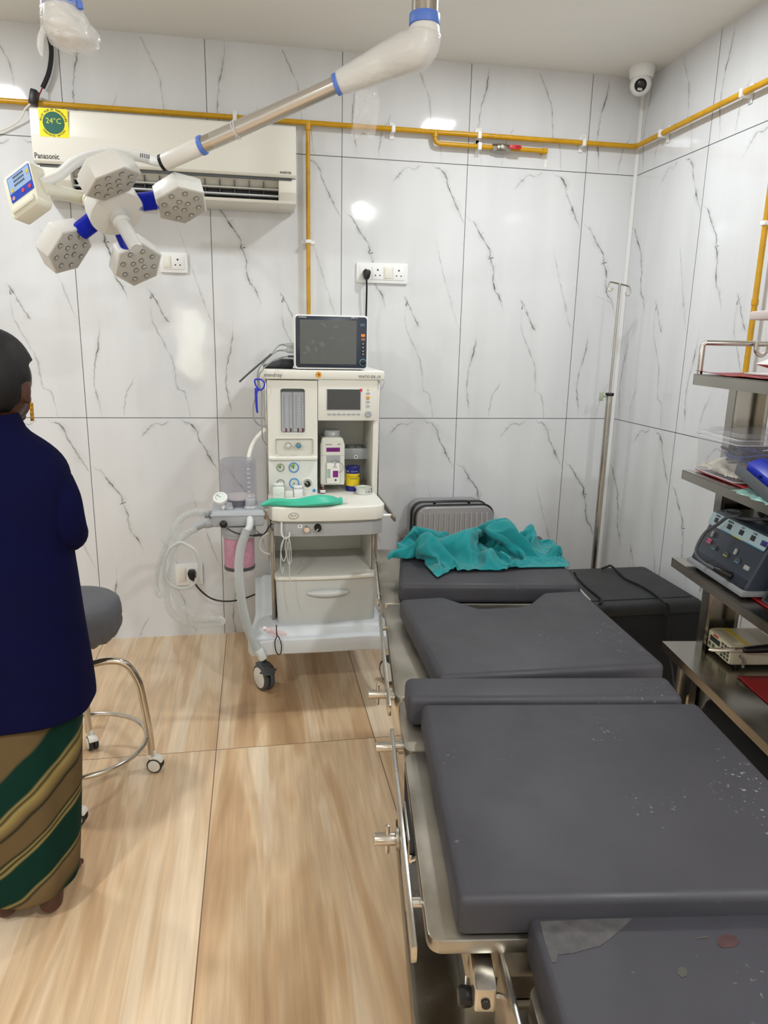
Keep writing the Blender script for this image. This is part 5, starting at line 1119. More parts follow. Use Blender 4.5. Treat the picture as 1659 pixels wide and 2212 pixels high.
# clear storage box with cables
c0 = TTI @ at(1502, 1013, z=ZS[1]+.004); c1 = TTI @ at(1583, 1046, z=ZS[1]+.004)
ba, bb0, bb1 = (c0.x+c1.x)/2, c1.y, c0.y; hz = on_b(1502, 935, bb1).z-ZS[1]; wbx = .30
BX = thing('storage_box', 'clear plastic storage box with lid full of cables on the second shelf', 'plastic box', tl(ba+wbx/2, (bb0+bb1)/2, ZS[1]+.004))
M_cb = mat('box_clear_plastic', (226, 228, 236), .08, alpha=.22, spec=.8)
def rr3(z, k): return [tl(p[0], p[1], z) for p in rounded(ba-k, ba+wbx+k, bb0-k, bb1+k, .018, 5)]
z0 = ZS[1]+.004
mb = MB(); mb.loft([rr3(z0, -.004), rr3(z0+.006, 0), rr3(z0+hz-.02, .003), rr3(z0+hz-.018, .007), rr3(z0+hz-.006, .007)], cap=False); mb.prism([(p[0], p[1]) for p in rounded(ba, ba+wbx, bb0, bb1, .018)], z0, z0+.001, T=TT); mb.build('box_body', M_cb, BX)
M_cb2 = mat('lid_clear_plastic', (230, 232, 240), .06, alpha=.30, spec=.9)
mb = MB(); mb.loft([rr3(z0+hz-.008, .010), rr3(z0+hz+.002, .010), rr3(z0+hz+.008, .004), rr3(z0+hz+.008, -.012), rr3(z0+hz+.020, -.020), rr3(z0+hz+.021, -.035)], cap=False); mb.prism(rounded(ba+.03, ba+wbx-.03, bb0+.03, bb1-.03, .015), z0+hz+.0205, z0+hz+.0215, T=TT); lid = mb.build('lid', M_cb2, BX)
M_rim = mat('milky_clear_rim', (236, 238, 244), .15, alpha=.55, spec=.8)
for z_, k_ in ((z0+hz-.008, .0105), (z0+hz+.006, .006)):
    mb = MB(); P_ = rr3(z_, k_); mb.tube(P_+[P_[0]], .0016, 6); mb.build('lid_rim', M_rim, lid)
mb = MB(); P_ = rr3(z0+.004, .001); mb.tube(P_+[P_[0]], .0014, 6); mb.build('base_rim', M_rim, BX)
mb = MB(); q = [(.10, .03), (.13, .02), (.15, .05), (.19, .03), (.17, .06), (.22, .05)]
mb.tube([tl(ba+x_, bb0+y_, z0+hz+.0225) for x_, y_ in q], .0007, 5, smooth=5); mb.build('handwriting', M_ink, lid)
# contents: crumpled gauze and coiled cables
V = []; NU = NV = 40
for j in range(NV+1):
    for k in range(NU+1):
        s, t = k/NU, j/NV; h_ = .012+.045*max(0, mnoise.noise(Vector((s*3, t*3, 2.2)))+.45)*math.sin(math.pi*min(1, max(0, s*1.1)))**.3*math.sin(math.pi*t)**.4+.009*mnoise.noise(Vector((s*14, t*14, 3)))
        V.append(tl(ba+.006+.17*s, bb0+.006+(bb1-bb0-.012)*t, z0+.002+max(.001, h_)))
mb = MB(); mb.add(V, [[j*(NU+1)+k, j*(NU+1)+k+1, (j+1)*(NU+1)+k+1, (j+1)*(NU+1)+k] for j in range(NV) for k in range(NU)])
tag(mb.build('gauze_cloth', mat('off_white_gauze', (222, 214, 200), .9, bump=.4, bscale=300), angle=180, mods=[('SOLIDIFY', dict(thickness=.001))]), 'crumpled off-white gauze in the bottom of the clear storage box', 'cloth')
mc = mat('dark_blue_lead', (34, 38, 66), .45); mbl = mat('blue_lead', (42, 78, 160), .4)
CB = thing('cable_bundle', 'coiled dark and blue cables inside the clear storage box', 'cable', tl(ba+.15, (bb0+bb1)/2, z0+.05))
for k in range(10):
    pts = []; ca, cb_ = ba+.13+.02*math.sin(k*2.1), (bb0+bb1)/2+.01*math.cos(k*1.7); ra, rb = .075+.012*math.sin(k*3.3), (bb1-bb0)*.33+.008*math.cos(k*2.7)
    for t in range(19):
        an = 2*math.pi*t/18*1.0+k*.5; pts.append(tl(ca+ra*math.cos(an), cb_+rb*math.sin(an), z0+.055+.012*math.sin(an*2+k)+.0035*k*.8))
    mb = MB(); mb.tube(pts, .0028, 8, smooth=3); mb.build('cable', mbl if k in (2, 5, 7) else mc, CB)
for k in range(3):
    mb = MB(); c_ = (ba+.035+.01*k, bb0+.06+.01*k); mb.tube([tl(c_[0]-.02, c_[1]-.02*(k-1), z0+.05), tl(c_[0], c_[1], z0+.055), tl(c_[0]+.05, c_[1]+.02, z0+.06)], [.001, .0035, .003], 8, smooth=4); mb.build('lead_clip', M_dgrey, CB)
# foot pedal and plastic pouch in front of the box
gp_ = TTI @ at(1600, 1052, z=ZS[1]+.03); fa = gp_.x+.035; fb1 = bb0-.075
FS = thing('foot_pedal', 'grey foot pedal with a bright blue cover on the second trolley shelf', 'foot pedal', tl(fa+.06, fb1-.08, ZS[1]))
TF = TT @ Matrix.Translation((fa, fb1, ZS[1]+.055)) @ Matrix.Rotation(R(14), 4, 'X') @ frame((0, 0, 0), (1, 0, 0), (0, 0, 1))   # x across, y up, z towards the near end
mb = MB(); mb.prism([(-.004, -.006), (.125, -.006), (.125, .006), (.012, .010), (-.004, .030)], .0, .20, .002, T=TF); mb.build('pedal_base', mat('pedal_grey', (96, 102, 108), .45), FS)
mb = MB(); mb.prism([(.012, .012), (.105, .012), (.105, .050), (.045, .052), (.012, .038)], .022, .15, .003, T=TF); mb.build('pedal_cover', mat('pedal_blue', (34, 52, 190), .38), FS)
mb = MB(); mb.cyl(TF @ Vector((.008, .03, .10)), TF @ Vector((.012, .03, .10)), .004, n=12); mb.build('rivet', M_black, FS)
V = []; NU = NV = 36; g0 = TTI @ at(1585, 1058, z=ZS[1]+.004)
for j in range(NV+1):
    for k in range(NU+1):
        s, t = k/NU, j/NV; e_ = min(1, s*5)*min(1, (1-t)*8)*min(1, t*6)*min(1, (1-s)*5)
        V.append(tl(g0.x-.012+.17*s+.006*math.sin(t*17), g0.y-.19*t+.004*math.sin(s*13), ZS[1]+.004+(.010+.012*abs(mnoise.noise(Vector((s*6, t*6, 9)))))*e_+.0018*mnoise.noise(Vector((s*22, t*22, 1)))))
mb = MB(); mb.add(V, [[j*(NU+1)+k, j*(NU+1)+k+1, (j+1)*(NU+1)+k+1, (j+1)*(NU+1)+k] for j in range(NV) for k in range(NU)])
tag(mb.build('plastic_bag', mat('pale_aqua_film', (150, 196, 188), .2, alpha=.62, spec=.7), angle=180, mods=[('SOLIDIFY', dict(thickness=.0004))]), 'crinkled pale aqua plastic pouch on the trolley beneath the foot pedal', 'plastic bag')

# electrosurgical unit
z0 = ZS[2]+.020
p0 = TTI @ at(1487, 1206, z=z0); p1 = TTI @ at(1613, 1281, z=z0); ga = (p0.x+p1.x)/2; gb0, gb1 = p1.y, p0.y
pt = TTI @ on_b(1543, 1102, gb1); sa, sh = pt.x-ga, pt.z-z0
EU = thing('electrosurgical_unit', 'navy electrosurgical unit with pale blue display strip on the third shelf', 'medical device', tl(ga+.15, (gb0+gb1)/2, ZS[2]))
M_nv = mat('navy_device', (50, 58, 72), .38); M_lb = mat('pale_blue_panel', (176, 200, 208), .35)
T = TT @ Matrix.Translation((ga, 0, z0)) @ frame((0, 0, 0), (1, 0, 0), (0, 0, 1)) # local x = a, y = up, z = -b
mb = MB(); mb.prism([(0, 0), (.30, 0), (.30, sh+.004), (sa+.03, sh+.006), (sa+.006, sh), (sa*.03, .012)], -gb1, -gb0, .010, 3, T=T); mb.build('casing', M_nv, EU)
mb = MB(); mb.prism([(-.012, -.012), (.31, -.012), (.31, .004), (-.008, .006)], -gb1-.006, -gb0+.006, .005, 2, T=T); mb.build('bottom_tray', mat('tray_grey', (140, 144, 148), .4), EU)
for b in (gb0+.03, gb1-.03):
    mb = MB(); mb.cyl(tl(ga+.02, b, ZS[2]), tl(ga+.02, b, z0-.01), .012, n=14); mb.build('foot', M_black, EU)
# face frame: x along the unit towards the viewer's right (−b), y up the slope
fl_ = math.hypot(sa, sh); FM = frame(tl(ga, gb1, z0), -EB, (EA*sa+Vector((0, 0, sh)))); wl = gb1-gb0
def fpl(name, x0, x1, y0, y1, mt_, parent, h=.002, r=.003, off=.0015):
    mb = MB(); mb.prism(rounded(x0*wl, x1*wl, y0*fl_, y1*fl_, min(r, .45*abs(x1-x0)*wl, .45*abs(y1-y0)*fl_)), off-.002, off+h, .0004, T=FM); return mb.build(name, mt_, parent)
fpl('lower_strip', .03, .97, .03, .20, mat('deep_navy', (24, 32, 46), .4), EU)
st_ = fpl('display_strip', .01, .985, .75, .975, M_lb, EU, .0015)
for x, w_, mt_ in ((.10, .06, M_ink), (.34, .07, M_ink), (.55, .07, M_ink), (.74, .07, M_ink), (.905, .08, mat('blue_screen', (30, 34, 120), .3))):
    fpl('digit_window', x, x+w_, .81, .90, mt_, st_, .001, .001, .003)
for x, s_ in ((.13, 'LIGASURE'), (.37, 'BIPOLAR'), (.58, 'CUT'), (.78, 'COAG')):
    text(s_ if s_ != 'LIGASURE' else 'POWER', .008, FM @ Matrix.Translation((x*wl, .935*fl_, .0036)), M_ink, st_)
for x, w_, c in ((.02, .25, (196, 180, 200)), (.27, .20, (84, 160, 190)), (.47, .18, (206, 206, 60)), (.65, .33, (84, 160, 200))):
    fpl('colour_line', x, x+w_, .735, .752, mat('line_%d' % int(x*100), c, .4), EU, .0014, .001)
fpl('logo_label', .13, .20, .42, .50, mat('pink_label', (226, 130, 160), .4), EU, .001, .001, .002)
text('ALAN', .0105, FM @ Matrix.Translation((.165*wl, .46*fl_, .0032)), mat('crimson_print', (170, 30, 60), .5), EU)
for x, y_, c in ((.30, .40, (84, 160, 190)), (.52, .40, (206, 206, 60)), (.72, .40, (84, 160, 200)), (.88, .37, (150, 154, 156))):
    k_ = fpl('mode_button', x-.035, x+.035, y_-.035, y_+.045, M_dgrey if c[0] != 150 else M_grey, EU, .003, .003); fpl('button_line', x-.033, x+.033, y_-.033, y_-.018, mat('bl_%d' % int(x*100), c, .4), k_, .001, .0005, .0045)
for x, y_ in ((.17, .60), (.63, .52)): fpl('selector', x-.016, x+.016, y_-.055, y_+.055, M_grey, EU, .003, .006)
for x in (.10, .28, .42, .55):
    fpl('socket', x-.045, x+.045, .09, .14, M_black, EU, .001, .003, .003)
for x in (.10, .28, .42, .55, .80): text('◦—' if False else '>', .007, FM @ Matrix.Translation((x*wl, .175*fl_, .003)), M_wprint, EU)
pc = [FM @ Vector((x*wl, y_*fl_, h_)) for x, y_, h_ in ((.74, .13, .003), (.70, .125, .03), (.60, .12, .045), (.45, .12, .05), (.33, .2, .055), (.27, .40, .05), (.28, .62, .045), (.37, .82, .04), (.46, 1.0, .04), (.50, 1.10, .02), (.40, 1.16, .0), (.30, 1.12, .01), (.33, 1.05, .02), (.55, 1.1, .0), (.8, 1.25, -.02), (1.0, 1.2, -.03))]
LD = thing('instrument_lead', 'thick dark grey lead plugged into the front of the electrosurgical unit', 'cable', pc[0])
mb = MB(); mb.tube(pc[1:], .0052, 10, smooth=6); mb.build('lead', M_dgrey, LD)
mb = MB(); mb.tube([pc[0], pc[0].lerp(pc[1], 1), pc[1].lerp(pc[2], .6)], [.011, .010, .007], 12); mb.build('plug', M_black, LD)
mb = MB(); pts = []
for k in range(46):
    an = k*.42; pts.append(tl(ga+sa+.09+(.06+.008*math.sin(k))*math.cos(an), gb0+.09+.085*math.sin(an), z0+sh+.022+.004*math.sin(k*1.3)+.0004*k))
mb.tube(pts, .0048, 8, smooth=3)
tag(mb.build('coiled_cable', M_black), 'coil of black cable lying on top of the electrosurgical unit', 'cable')
DC = thing('device_case', 'grey and black device at the near end of the third trolley shelf', 'medical device', tl(.14, gb0-.12, ZS[2]))
mb = MB(); q = gb0-.018; mb.prism([(0, 0), (.2, 0), (.2, .16), (.09, .16), (.06, .14)], -(q), -(q-.22), .008, 3, T=TT @ Matrix.Translation((ga+.035, 0, ZS[2]+.002)) @ frame((0, 0, 0), (1, 0, 0), (0, 0, 1))); mb.build('casing', M_dgrey, DC)
mb = MB(); mb.prism([(.004, .012), (.064, .14), (.066, .139), (.006, .010)], -(q-.02), -(q-.20), .0, T=TT @ Matrix.Translation((ga+.033, 0, ZS[2]+.002)) @ frame((0, 0, 0), (1, 0, 0), (0, 0, 1))); mb.build('face', M_black, DC)

# beige power supply on the lowest visible shelf
z0 = ZS[3]+.012
q0 = TTI @ at(1526, 1395, z=z0); q1 = TTI @ at(1577, 1438, z=z0); pa = (q0.x+q1.x)/2; pb0, pb1 = q1.y, q0.y; ph = (on_b(1528, 1355, pb1).z-z0)
PS = thing('diathermy_supply', 'beige bench device with keypad and yellow warning stripe on the lowest shelf', 'medical device', tl(pa+.15, (pb0+pb1)/2, ZS[3]))
wl2 = pb1-pb0; M_bg = mat('beige_metal', (188, 180, 160), .45, 0, .08, 10)
mb = MB(); mb.box(pa, pa+.28, pb0, pb1, z0, z0+ph, .008, 3, T=TT); mb.build('casing', M_bg, PS)
FM2 = frame(tl(pa, pb1, z0), -EB, (0, 0, 1))
def fp2(name, x0, x1, y0, y1, mt_, parent, h=.001, r=.002, off=.0015):
    mb = MB(); mb.prism(rounded(x0*wl2, x1*wl2, y0*ph, y1*ph, min(r, .45*(x1-x0)*wl2, .45*(y1-y0)*ph)), off-.003, off+h, .0002, T=FM2); return mb.build(name, mt_, parent)
fc = fp2('face_plate', .04, .97, .06, .94, mat('cream_face', (232, 226, 190), .45), PS)
fp2('display', .14, .55, .50, .76, mat('lcd_grey', (52, 58, 54), .2), fc, .001, .001, .003)
fp2('red_label', .26, .46, .82, .92, mat('red_print', (196, 60, 60), .5), fc, .0006, .001, .003); 
for x, c in ((.14, (90, 92, 90)), (.30, (66, 110, 110))):
    fp2('round_button', x-.05, x+.05, .22, .40, mat('rb_%d' % int(x*100), c, .5), fc, .001, .006, .003)
for i in range(3):
    for j in range(4): fp2('key', .62+i*.12, .70+i*.12, .14+j*.19, .27+j*.19, M_dgrey, fc, .001, .001, .003)
for a0, a1, mt_ in ((.045, .062, mat('yellow_stripe', (206, 180, 40), .5)), (.015, .043, mat('cream_label', (214, 204, 168), .5))):
    mb = MB(); mb.box(pa+a0, pa+a1, pb0+.006, pb1-.006, z0+ph, z0+ph+.0006, T=TT); mb.build('warning_label', mt_, PS)
for k in range(4):
    mb = MB(); mb.box(pa+.018+.006*k, pa+.0195+.006*k, pb0+.03, pb1-.014, z0+ph+.0006, z0+ph+.0009, T=TT); mb.build('label_print', M_ink, PS)
mb = MB(); mb.box(pa+.16, pa+.167, pb0+.02, pb1-.03, z0+ph, z0+ph+.0006, T=TT); mb.build('paper_strip', M_white, PS)
for a, b in ((.03, .02), (.25, .02), (.03, wl2-.02), (.25, wl2-.02)):
    mb = MB(); mb.cyl(tl(pa+a, pb0+b, ZS[3]), tl(pa+a, pb0+b, z0+.002), .008, n=12); mb.build('foot', M_rubber, PS)
HS = thing('instrument_holster', 'flat steel and black handled instrument resting against the beige device', 'instrument', tl(pa+.1, pb0-.03, z0+.04))
e0 = at(1529, 1404, z=z0+.045); e1 = at(1610, 1404, z=z0+.06); e2 = at(1668, 1400, z=z0+.07)
T = frame(e0, (e1-e0), (0, .2, .3)); L1 = (e1-e0).length
mb = MB(); mb.prism([(0, .001), (.006, .006), (L1, .007), (L1, -.006), (.012, -.006), (.003, -.003)], -.008, .006, .002, T=T); mb.build('blade', M_ss, HS)
mb = MB(); mb.tube([e1-(e1-e0)*.1, e1, e1.lerp(e2, .5), e2], [.004, .010, .013, .014], 12, smooth=4); mb.build('handle', M_black, HS)
mb = MB(); mb.tube([e1.lerp(e0, .12)+Vector((0, 0, -.02)), e1+Vector((0, 0, -.03)), e1+Vector((0, 0, -.06))], .005, 8); mb.build('strut', M_ssb, HS)

# white foam pieces on the top shelf
def topbox(u0, v0, u1, v1, a_, name, lab, c, hh, dep):
    pass
WF = thing('foam_stand', 'pinkish white foam stand with a slab top on the top trolley shelf', 'foam stand', tl(.27, -.30, ZS[0]))
M_foam = mat('pinkish_white_foam', (228, 216, 214), .75, bump=.2, bscale=150)
s0 = TTI @ on_b(1620, 690, -.22); s1 = TTI @ on_b(1616, 786, -.22)
mb = MB(); zt2 = s0.z; mb.prism([(s0.x, -.215), (s0.x+.20, -.215), (s0.x+.20, -.40), (s0.x, -.40)][::-1], zt2-.002, zt2+.022, .004, T=TT); mb.build('top_slab', M_foam, WF)
mb = MB(); mb.box(s0.x+.055, s0.x+.15, -.38, -.25, s1.z-.004, zt2, .003, T=TT); mb.build('upright', M_foam, WF)
mb = MB(); mb.prism([(s1.x+.02, -.22), (s1.x+.20, -.22), (s1.x+.20, -.42), (s1.x+.02, -.42)][::-1], s1.z, s1.z+.016, .001, T=TT, taper=[(s1.x+.05, -.235), (s1.x+.18, -.235), (s1.x+.18, -.41), (s1.x+.05, -.41)][::-1]); mb.build('tray_top', M_white, WF)
mb = MB(); mb.prism([(s1.x+.07, -.26), (s1.x+.17, -.26), (s1.x+.17, -.40), (s1.x+.07, -.40)][::-1], ZS[0]+.02, s1.z, .001, T=TT, taper=[(s1.x+.018, -.22), (s1.x+.20, -.22), (s1.x+.20, -.42), (s1.x+.018, -.42)][::-1]); mb.build('tray_underside', mat('pink_foam', (206, 150, 152), .7), WF)
for k in range(2):
    mb = MB(); mb.cyl(tl(s1.x+.08+.05*k, -.28, ZS[0]+.002), tl(s1.x+.08+.05*k, -.28, ZS[0]+.03), .006, n=12); mb.build('peg', M_white, WF)
mb = MB(); g = TTI @ at(1583, 803, z=ZS[0]+.006); mb.prism([(.14, -.04), (.30, -.03), (.31, -.14), (.16, -.15)][::-1], ZS[0]+.003, ZS[0]+.009, .001, T=TT); tag(mb.build('folded_paper', M_white), 'flat white folded paper on the red sheet of the top shelf', 'paper')
# black bag on the floor under the trolley
BG = thing('equipment_bag', 'bulky black bag lying on the bottom shelf of the trolley near the table', 'bag', tl(.15, -.42, .164))
rings = []
for i, (z, k) in enumerate(((.165, .85), (.18, .96), (.24, 1.0), (.34, 1.0), (.39, .92), (.42, .7), (.43, .3))):
    rings.append([tl(.175+.13*k*math.copysign(abs(math.cos(t))**.6, math.cos(t)), -.42+.26*k*math.copysign(abs(math.sin(t))**.6, math.sin(t)), z) for t in [2*math.pi*j/36 for j in range(36)]])
mb = MB(); mb.loft([[TT @ Matrix.Translation((-.02, 0, 0)) @ TTI @ p for p in r_] for r_ in rings]); mb.build('bag_body', mat('black_nylon', (20, 20, 23), .7, bump=.4, bscale=60), BG)
mb = MB(); mb.tube([tl(.15, -.30, .42), tl(.15, -.34, .45), tl(.15, -.50, .45), tl(.15, -.54, .42)], .008, 8, smooth=5, flat=.5); mb.build('bag_handle', M_black, BG)
# ------------------------------------------------------------------ surgical light on its spring arm
def pp(u, v, d): return CM @ (Vector(((u-829.5)/FPX, 1, -(v-1106)/FPX))*d)+Vector((0, 0, CAMZ))
SL = thing('surgical_light', 'white surgical light with four hexagonal heads on a plastic wrapped steel arm', 'surgical light', (.44, 2.0, CEIL))
M_lw = mat('lamp_white', (228, 228, 224), .32); M_face = mat('lamp_face_grey', (190, 188, 182), .4)
M_lens = mat('lamp_lens', (176, 174, 168), .08, .35, coat=1); M_lrim = mat('lamp_lens_rim', (128, 126, 120), .2, .6)
M_film = mat('plastic_film', (245, 246, 248), .08, alpha=.16, spec=1.0, bump=.6, bscale=70)
M_film2 = mat('plastic_film_dense', (246, 246, 246), .12, alpha=.42, spec=1.0, bump=1.0, bscale=45, stretch=(1, 1, 2.5))
HEADS = [((-.3693, 2.2185, 1.9047), (.4598, -.1867, -.8682), (-.3872, -.922, -.0068)), ((-.2061, 2.393, 1.8873), (.2151, -.4995, -.8392), (-.0309, -.8623, .5054)),
         ((-.5343, 2.3943, 1.7448), (.7245, -.375, -.5784), (-.0286, -.8547, .5183)), ((-.3602, 2.5254, 1.7229), (.4373, -.6288, -.643), (-.5808, -.7433, .3319))]
RH = .083; DH = .05
hubc = at(254, 463, y=2.345); hn = Vector((.42, -.52, -.74)).normalized()
hd = []
for c, n, v0 in HEADS:
    c = Vector(c); n = Vector(n).normalized(); ex = Vector(v0); T = frame(c, ex, n.cross(ex)); 
    hexa = [(RH*math.cos(R(60*k)), RH*math.sin(R(60*k))) for k in range(6)]; hex2 = [(x*.93, y*.93) for x, y in hexa]
    mb = MB(); mb.prism(hexa, -DH, 0, .0025, 2, T=T, taper=hexa); mb.prism([(x*.9, y*.9) for x, y in hexa], -DH-.01, -DH+.002, .003, 2, T=T)
    hh = mb.build('lamp_head', M_lw, SL); hd.append((c, n, T))
    mb = MB(); mb.prism(hex2, -.003, .0012, .0005, T=T); mb.build('lamp_face', M_face, hh)
    rot = R(15)
    pos = [(.026*math.cos(R(90*k)+rot)*.75, .026*math.sin(R(90*k)+rot)*.75) for k in range(4)]+[(.052*math.cos(R(45*k)+rot+R(12)), .052*math.sin(R(45*k)+rot+R(12))) for k in range(8)]
    pos = [(x, y) for x, y in pos]
    for x, y in pos:
        mb = MB(); mb.lathe([(.0082, .0012), (.0082, .0030), (.0070, .0034)], (x, y, 0), n=18, T=T, m=0); mb.sph((x, y, .0026), (.0068, .0068, .0048), 14, 8, T=T, m=1)
        mb.build('lens', [M_lrim, M_lens], hh)
TH = frame(hubc, (1, 0, 0), hn.cross(Vector((1, 0, 0)))); TH = frame(hubc, Vector((1, 0, 0))-hn*hn.x, hn.cross(Vector((1, 0, 0))-hn*hn.x))
mb = MB(); mb.lathe([(.060, -.055), (.078, -.045), (.080, -.006), (.078, 0), (.03, .003)], (0, 0, 0), n=44, T=TH); mb.build('hub', M_lw, SL)
mb = MB(); mb.lathe([(.026, 0), (.026, .012), (.020, .016), (.020, .026), (.026, .028), (.026, .033), (.021, .038), (.0195, .13), (.017, .136), (.0, .137)], (0, 0, 0), n=30, T=TH)
mb.build('sterile_handle', mat('milky_handle', (222, 224, 222), .22, alpha=.9, coat=.4), SL)
for c, n, T in hd:
    a = hubc-hn*(.060 if c is hd[0][0] else .034); b_ = c-n*(DH*.62); d = (b_-a).normalized(); s = a+d*.055; e = b_-d*.068
    if (e-s).dot(d) < .01: e = s+d*.02
    L = (e-s).length; k = max(6, int(L/.0042)*2); mb = MB(); mb.tube([s.lerp(e, i/k) for i in range(k+1)], [.0275 if i % 2 else .0240 for i in range(k+1)], 28); mb.build('corrugated_neck', M_dblue, SL)
# control box and the tubes that carry it
TL_ = pp(5, 387, 2.22)
av = pp(61.5, 343, 2.17)-TL_; bv = pp(29, 476, 2.20)-TL_; bv = bv-av*(bv.dot(av)/av.length_squared)
nrm = av.cross(bv).normalized()
if nrm.dot(CM @ Vector((0, -1, 0))) < 0: nrm = -nrm
FB = Matrix((av.normalized(), -bv.normalized(), av.normalized().cross(-bv.normalized()))).transposed().to_4x4(); FB.translation = TL_
W_, H_ = av.length, bv.length
mb = MB(); mb.prism(rounded(0, W_, -H_, 0, .018, 6), -.052, 0, .008, 3, T=FB); cbx = mb.build('control_box', mat('control_cream', (226, 223, 206), .35), SL)
mb = MB(); mb.prism(rounded(W_*.14, W_*.96, -H_*.66, -H_*.08, .003), 0, .0012, T=FB); lab_ = mb.build('label_plate', mat('label_blue', (38, 70, 182), .35), cbx)
mb = MB(); mb.prism([(W_*.16, -H_*.46), (W_*.94, -H_*.46), (W_*.94, -H_*.10), (W_*.16, -H_*.10)], 0, .0016, T=FB); mb.build('label_field', mat('label_pale', (150, 178, 216), .4), lab_)
for k, s_ in enumerate(('SURGICAL', 'LIGHT', 'CONTROL')): pass
for k in range(3):
    mb = MB()
    for j in range(7): mb.box(W_*(.36+.055*j), W_*(.395+.055*j), -H_*(.18+.09*k), -H_*(.135+.09*k), .0016, .0021, T=FB)
    mb.build('label_print', M_ink, lab_)
for x, y_, c in ((.25, .40, (206, 190, 70)), (.86, .22, (206, 190, 70)), (.60, .55, (206, 70, 90)), (.84, .56, (206, 70, 90)), (.24, .58, (190, 150, 150))):
    mb = MB(); mb.cyl((W_*x, -H_*y_, .0014), (W_*x, -H_*y_, .0024), .0065, n=20, T=FB); mb.build('touch_key', mat('key_%d' % c[1], c, .4), lab_)
mb = MB(); mb.prism(rounded(W_*.10, W_*.90, -H_*.90, -H_*.76, .006), 0, .006, .003, T=FB); mb.build('box_ridge', mat('control_cream', (226, 223, 206)), cbx)
bxc = FB @ Vector((W_, -H_*.45, -.03)); armend = at(352, 352, y=2.30)
yk = [bxc-av.normalized()*.01, pp(128, 378, 2.24), pp(160, 352, 2.28), pp(200, 336, 2.32), pp(250, 331, 2.36), pp(300, 338, 2.38), pp(335, 348, 2.37), armend+Vector((.012, .01, .004))]
mb = MB(); mb.tube(yk, [.017, .016, .0165, .0165, .0165, .016, .0155, .014], 20, smooth=6); mb.build('yoke_tube', M_lw, SL)
mb = MB(); mb.tube(yk[1:7], [.0178, .0185, .018, .0186, .018, .0176], 20, smooth=6); mb.build('yoke_film', M_film, SL)
mb = MB()
for k in range(5):
    t = .2+.14*k; mb.box(-.0009, .0009, -.006, .006, -.001, .002, T=frame(yk[5].lerp(yk[7], t*.55)+Vector((.0, -.0162, .002)), (yk[7]-yk[5]), (0, 0, 1)))
mb.build('vent_slots', M_dgrey, SL)
ib = [FB @ Vector((W_*.95, -H_*.60, -.03)), pp(150, 421, 2.30), pp(190, 433, 2.34), hubc-hn*.03-Vector((.06, 0, -.0))]
mb = MB(); mb.tube(ib, [.021, .0215, .0205, .019], 22, smooth=4); mb.build('bracket_tube', mat('control_cream', (226, 223, 206)), SL)
mb = MB(); b0 = pp(212, 441, 2.36); mb.prism(rounded(-.02, .02, -.02, .02, .006), -.012, .012, .003, T=frame(b0, (1, 0, -.5), (0, 1, 0))); mb.cyl(b0+Vector((0, -.016, -.014)), b0+Vector((0, -.022, -.014)), .004, n=10); mb.build('bracket', M_lw, SL)
# spring arm
d_arm = (at(730, 182, y=2.12)-armend)
P0 = armend; P1 = at(434, 312, y=2.245); P2_ = at(727, 183, y=2.105)
ax1 = (P2_-P0).normalized()
def al(t): return P0+(P2_-P0)*t
tl1 = (P1-P0).length/(P2_-P0).length
mb = MB(); mb.cyl(al(-.006), al(.012), .0235, n=30); mb.build('end_ring', M_black, SL)
mb = MB(); mb.cyl(al(.010), al(tl1-.012), .0238, n=32, bev=.002); mb.build('arm_sleeve', M_lw, SL)
mb = MB(); mb.cyl(al(tl1-.014), al(tl1+.010), .0262, n=32, bev=.002); mb.build('blue_ring', M_blue, SL)
mb = MB(); mb.cyl(al(tl1), al(1.0), .0215, n=32); mb.build('arm_tube', mat('arm_steel', (196, 190, 180), .2, 1), SL)
mb = MB(); n_ = 60; mb.tube([al(tl1+.06+(.94-tl1)*i/n_) for i in range(n_+1)], [.0232+.0012*math.sin(i*1.9)*(1 if i % 3 else -.6) for i in range(n_+1)], 22); mb.build('arm_film', M_film, SL)
mb = MB(); q = al(tl1+.20); mb.tube([q+(Vector((0, 0, 1))-ax1*ax1.z).normalized()*.0245*math.cos(t)+ax1.cross(Vector((0, 0, 1))).normalized()*.0245*math.sin(t)+ax1*.004*math.sin(t*1.5) for t in [i*.5 for i in range(27)]], .0022, 6); mb.build('film_tie', M_film2, SL)
mb = MB(); mb.cyl(al(.992), al(1.016), .0275, n=32, bev=.002); mb.build('blue_ring', M_blue, SL)
colx, coly = at(917, 40, y=2.0).x, 2.0; ez_ = at(917, 56, y=2.0).z
K = [al(1.012), al(1.10), al(1.19), al(1.27), Vector((colx-.040, 2.022, ez_-.058)), Vector((colx-.018, 2.008, ez_-.052)), Vector((colx-.004, 2.002, ez_-.036)), Vector((colx, 2.0, ez_-.014)), Vector((colx, 2.0, ez_+.001))]
KR = [.0265, .032, .038, .042, .046, .047, .044, .040, .037]
soft = [('REMESH', dict(mode='VOXEL', voxel_size=.003, use_smooth_shade=True)), ('SMOOTH', dict(iterations=12))]
mb = MB(); mb.tube(K, KR, 30, smooth=5); mb.build('elbow_housing', M_lw, SL, mods=soft)
mb = MB(); mb.tube(K[:-1], [r_+.0035 for r_ in KR[:-1]], 30, smooth=5); mb.build('housing_film', M_film2, SL, mods=soft)
mb = MB(); mb.cyl((colx, 2.0, ez_), (colx, 2.0, at(917, 31, y=2.0).z), .0388, n=36, bev=.002); mb.build('blue_ring', M_blue, SL)
mb = MB(); mb.cyl((colx, 2.0, ez_), (colx, 2.0, CEIL-.04), .0335, n=36); mb.build('ceiling_column', M_ss, SL)
mb = MB(); mb.lathe([(.11, 0), (.11, -.02), (.06, -.05), (.04, -.05)], (colx, 2.0, CEIL), n=40); mb.build('ceiling_flange', M_lw, SL)
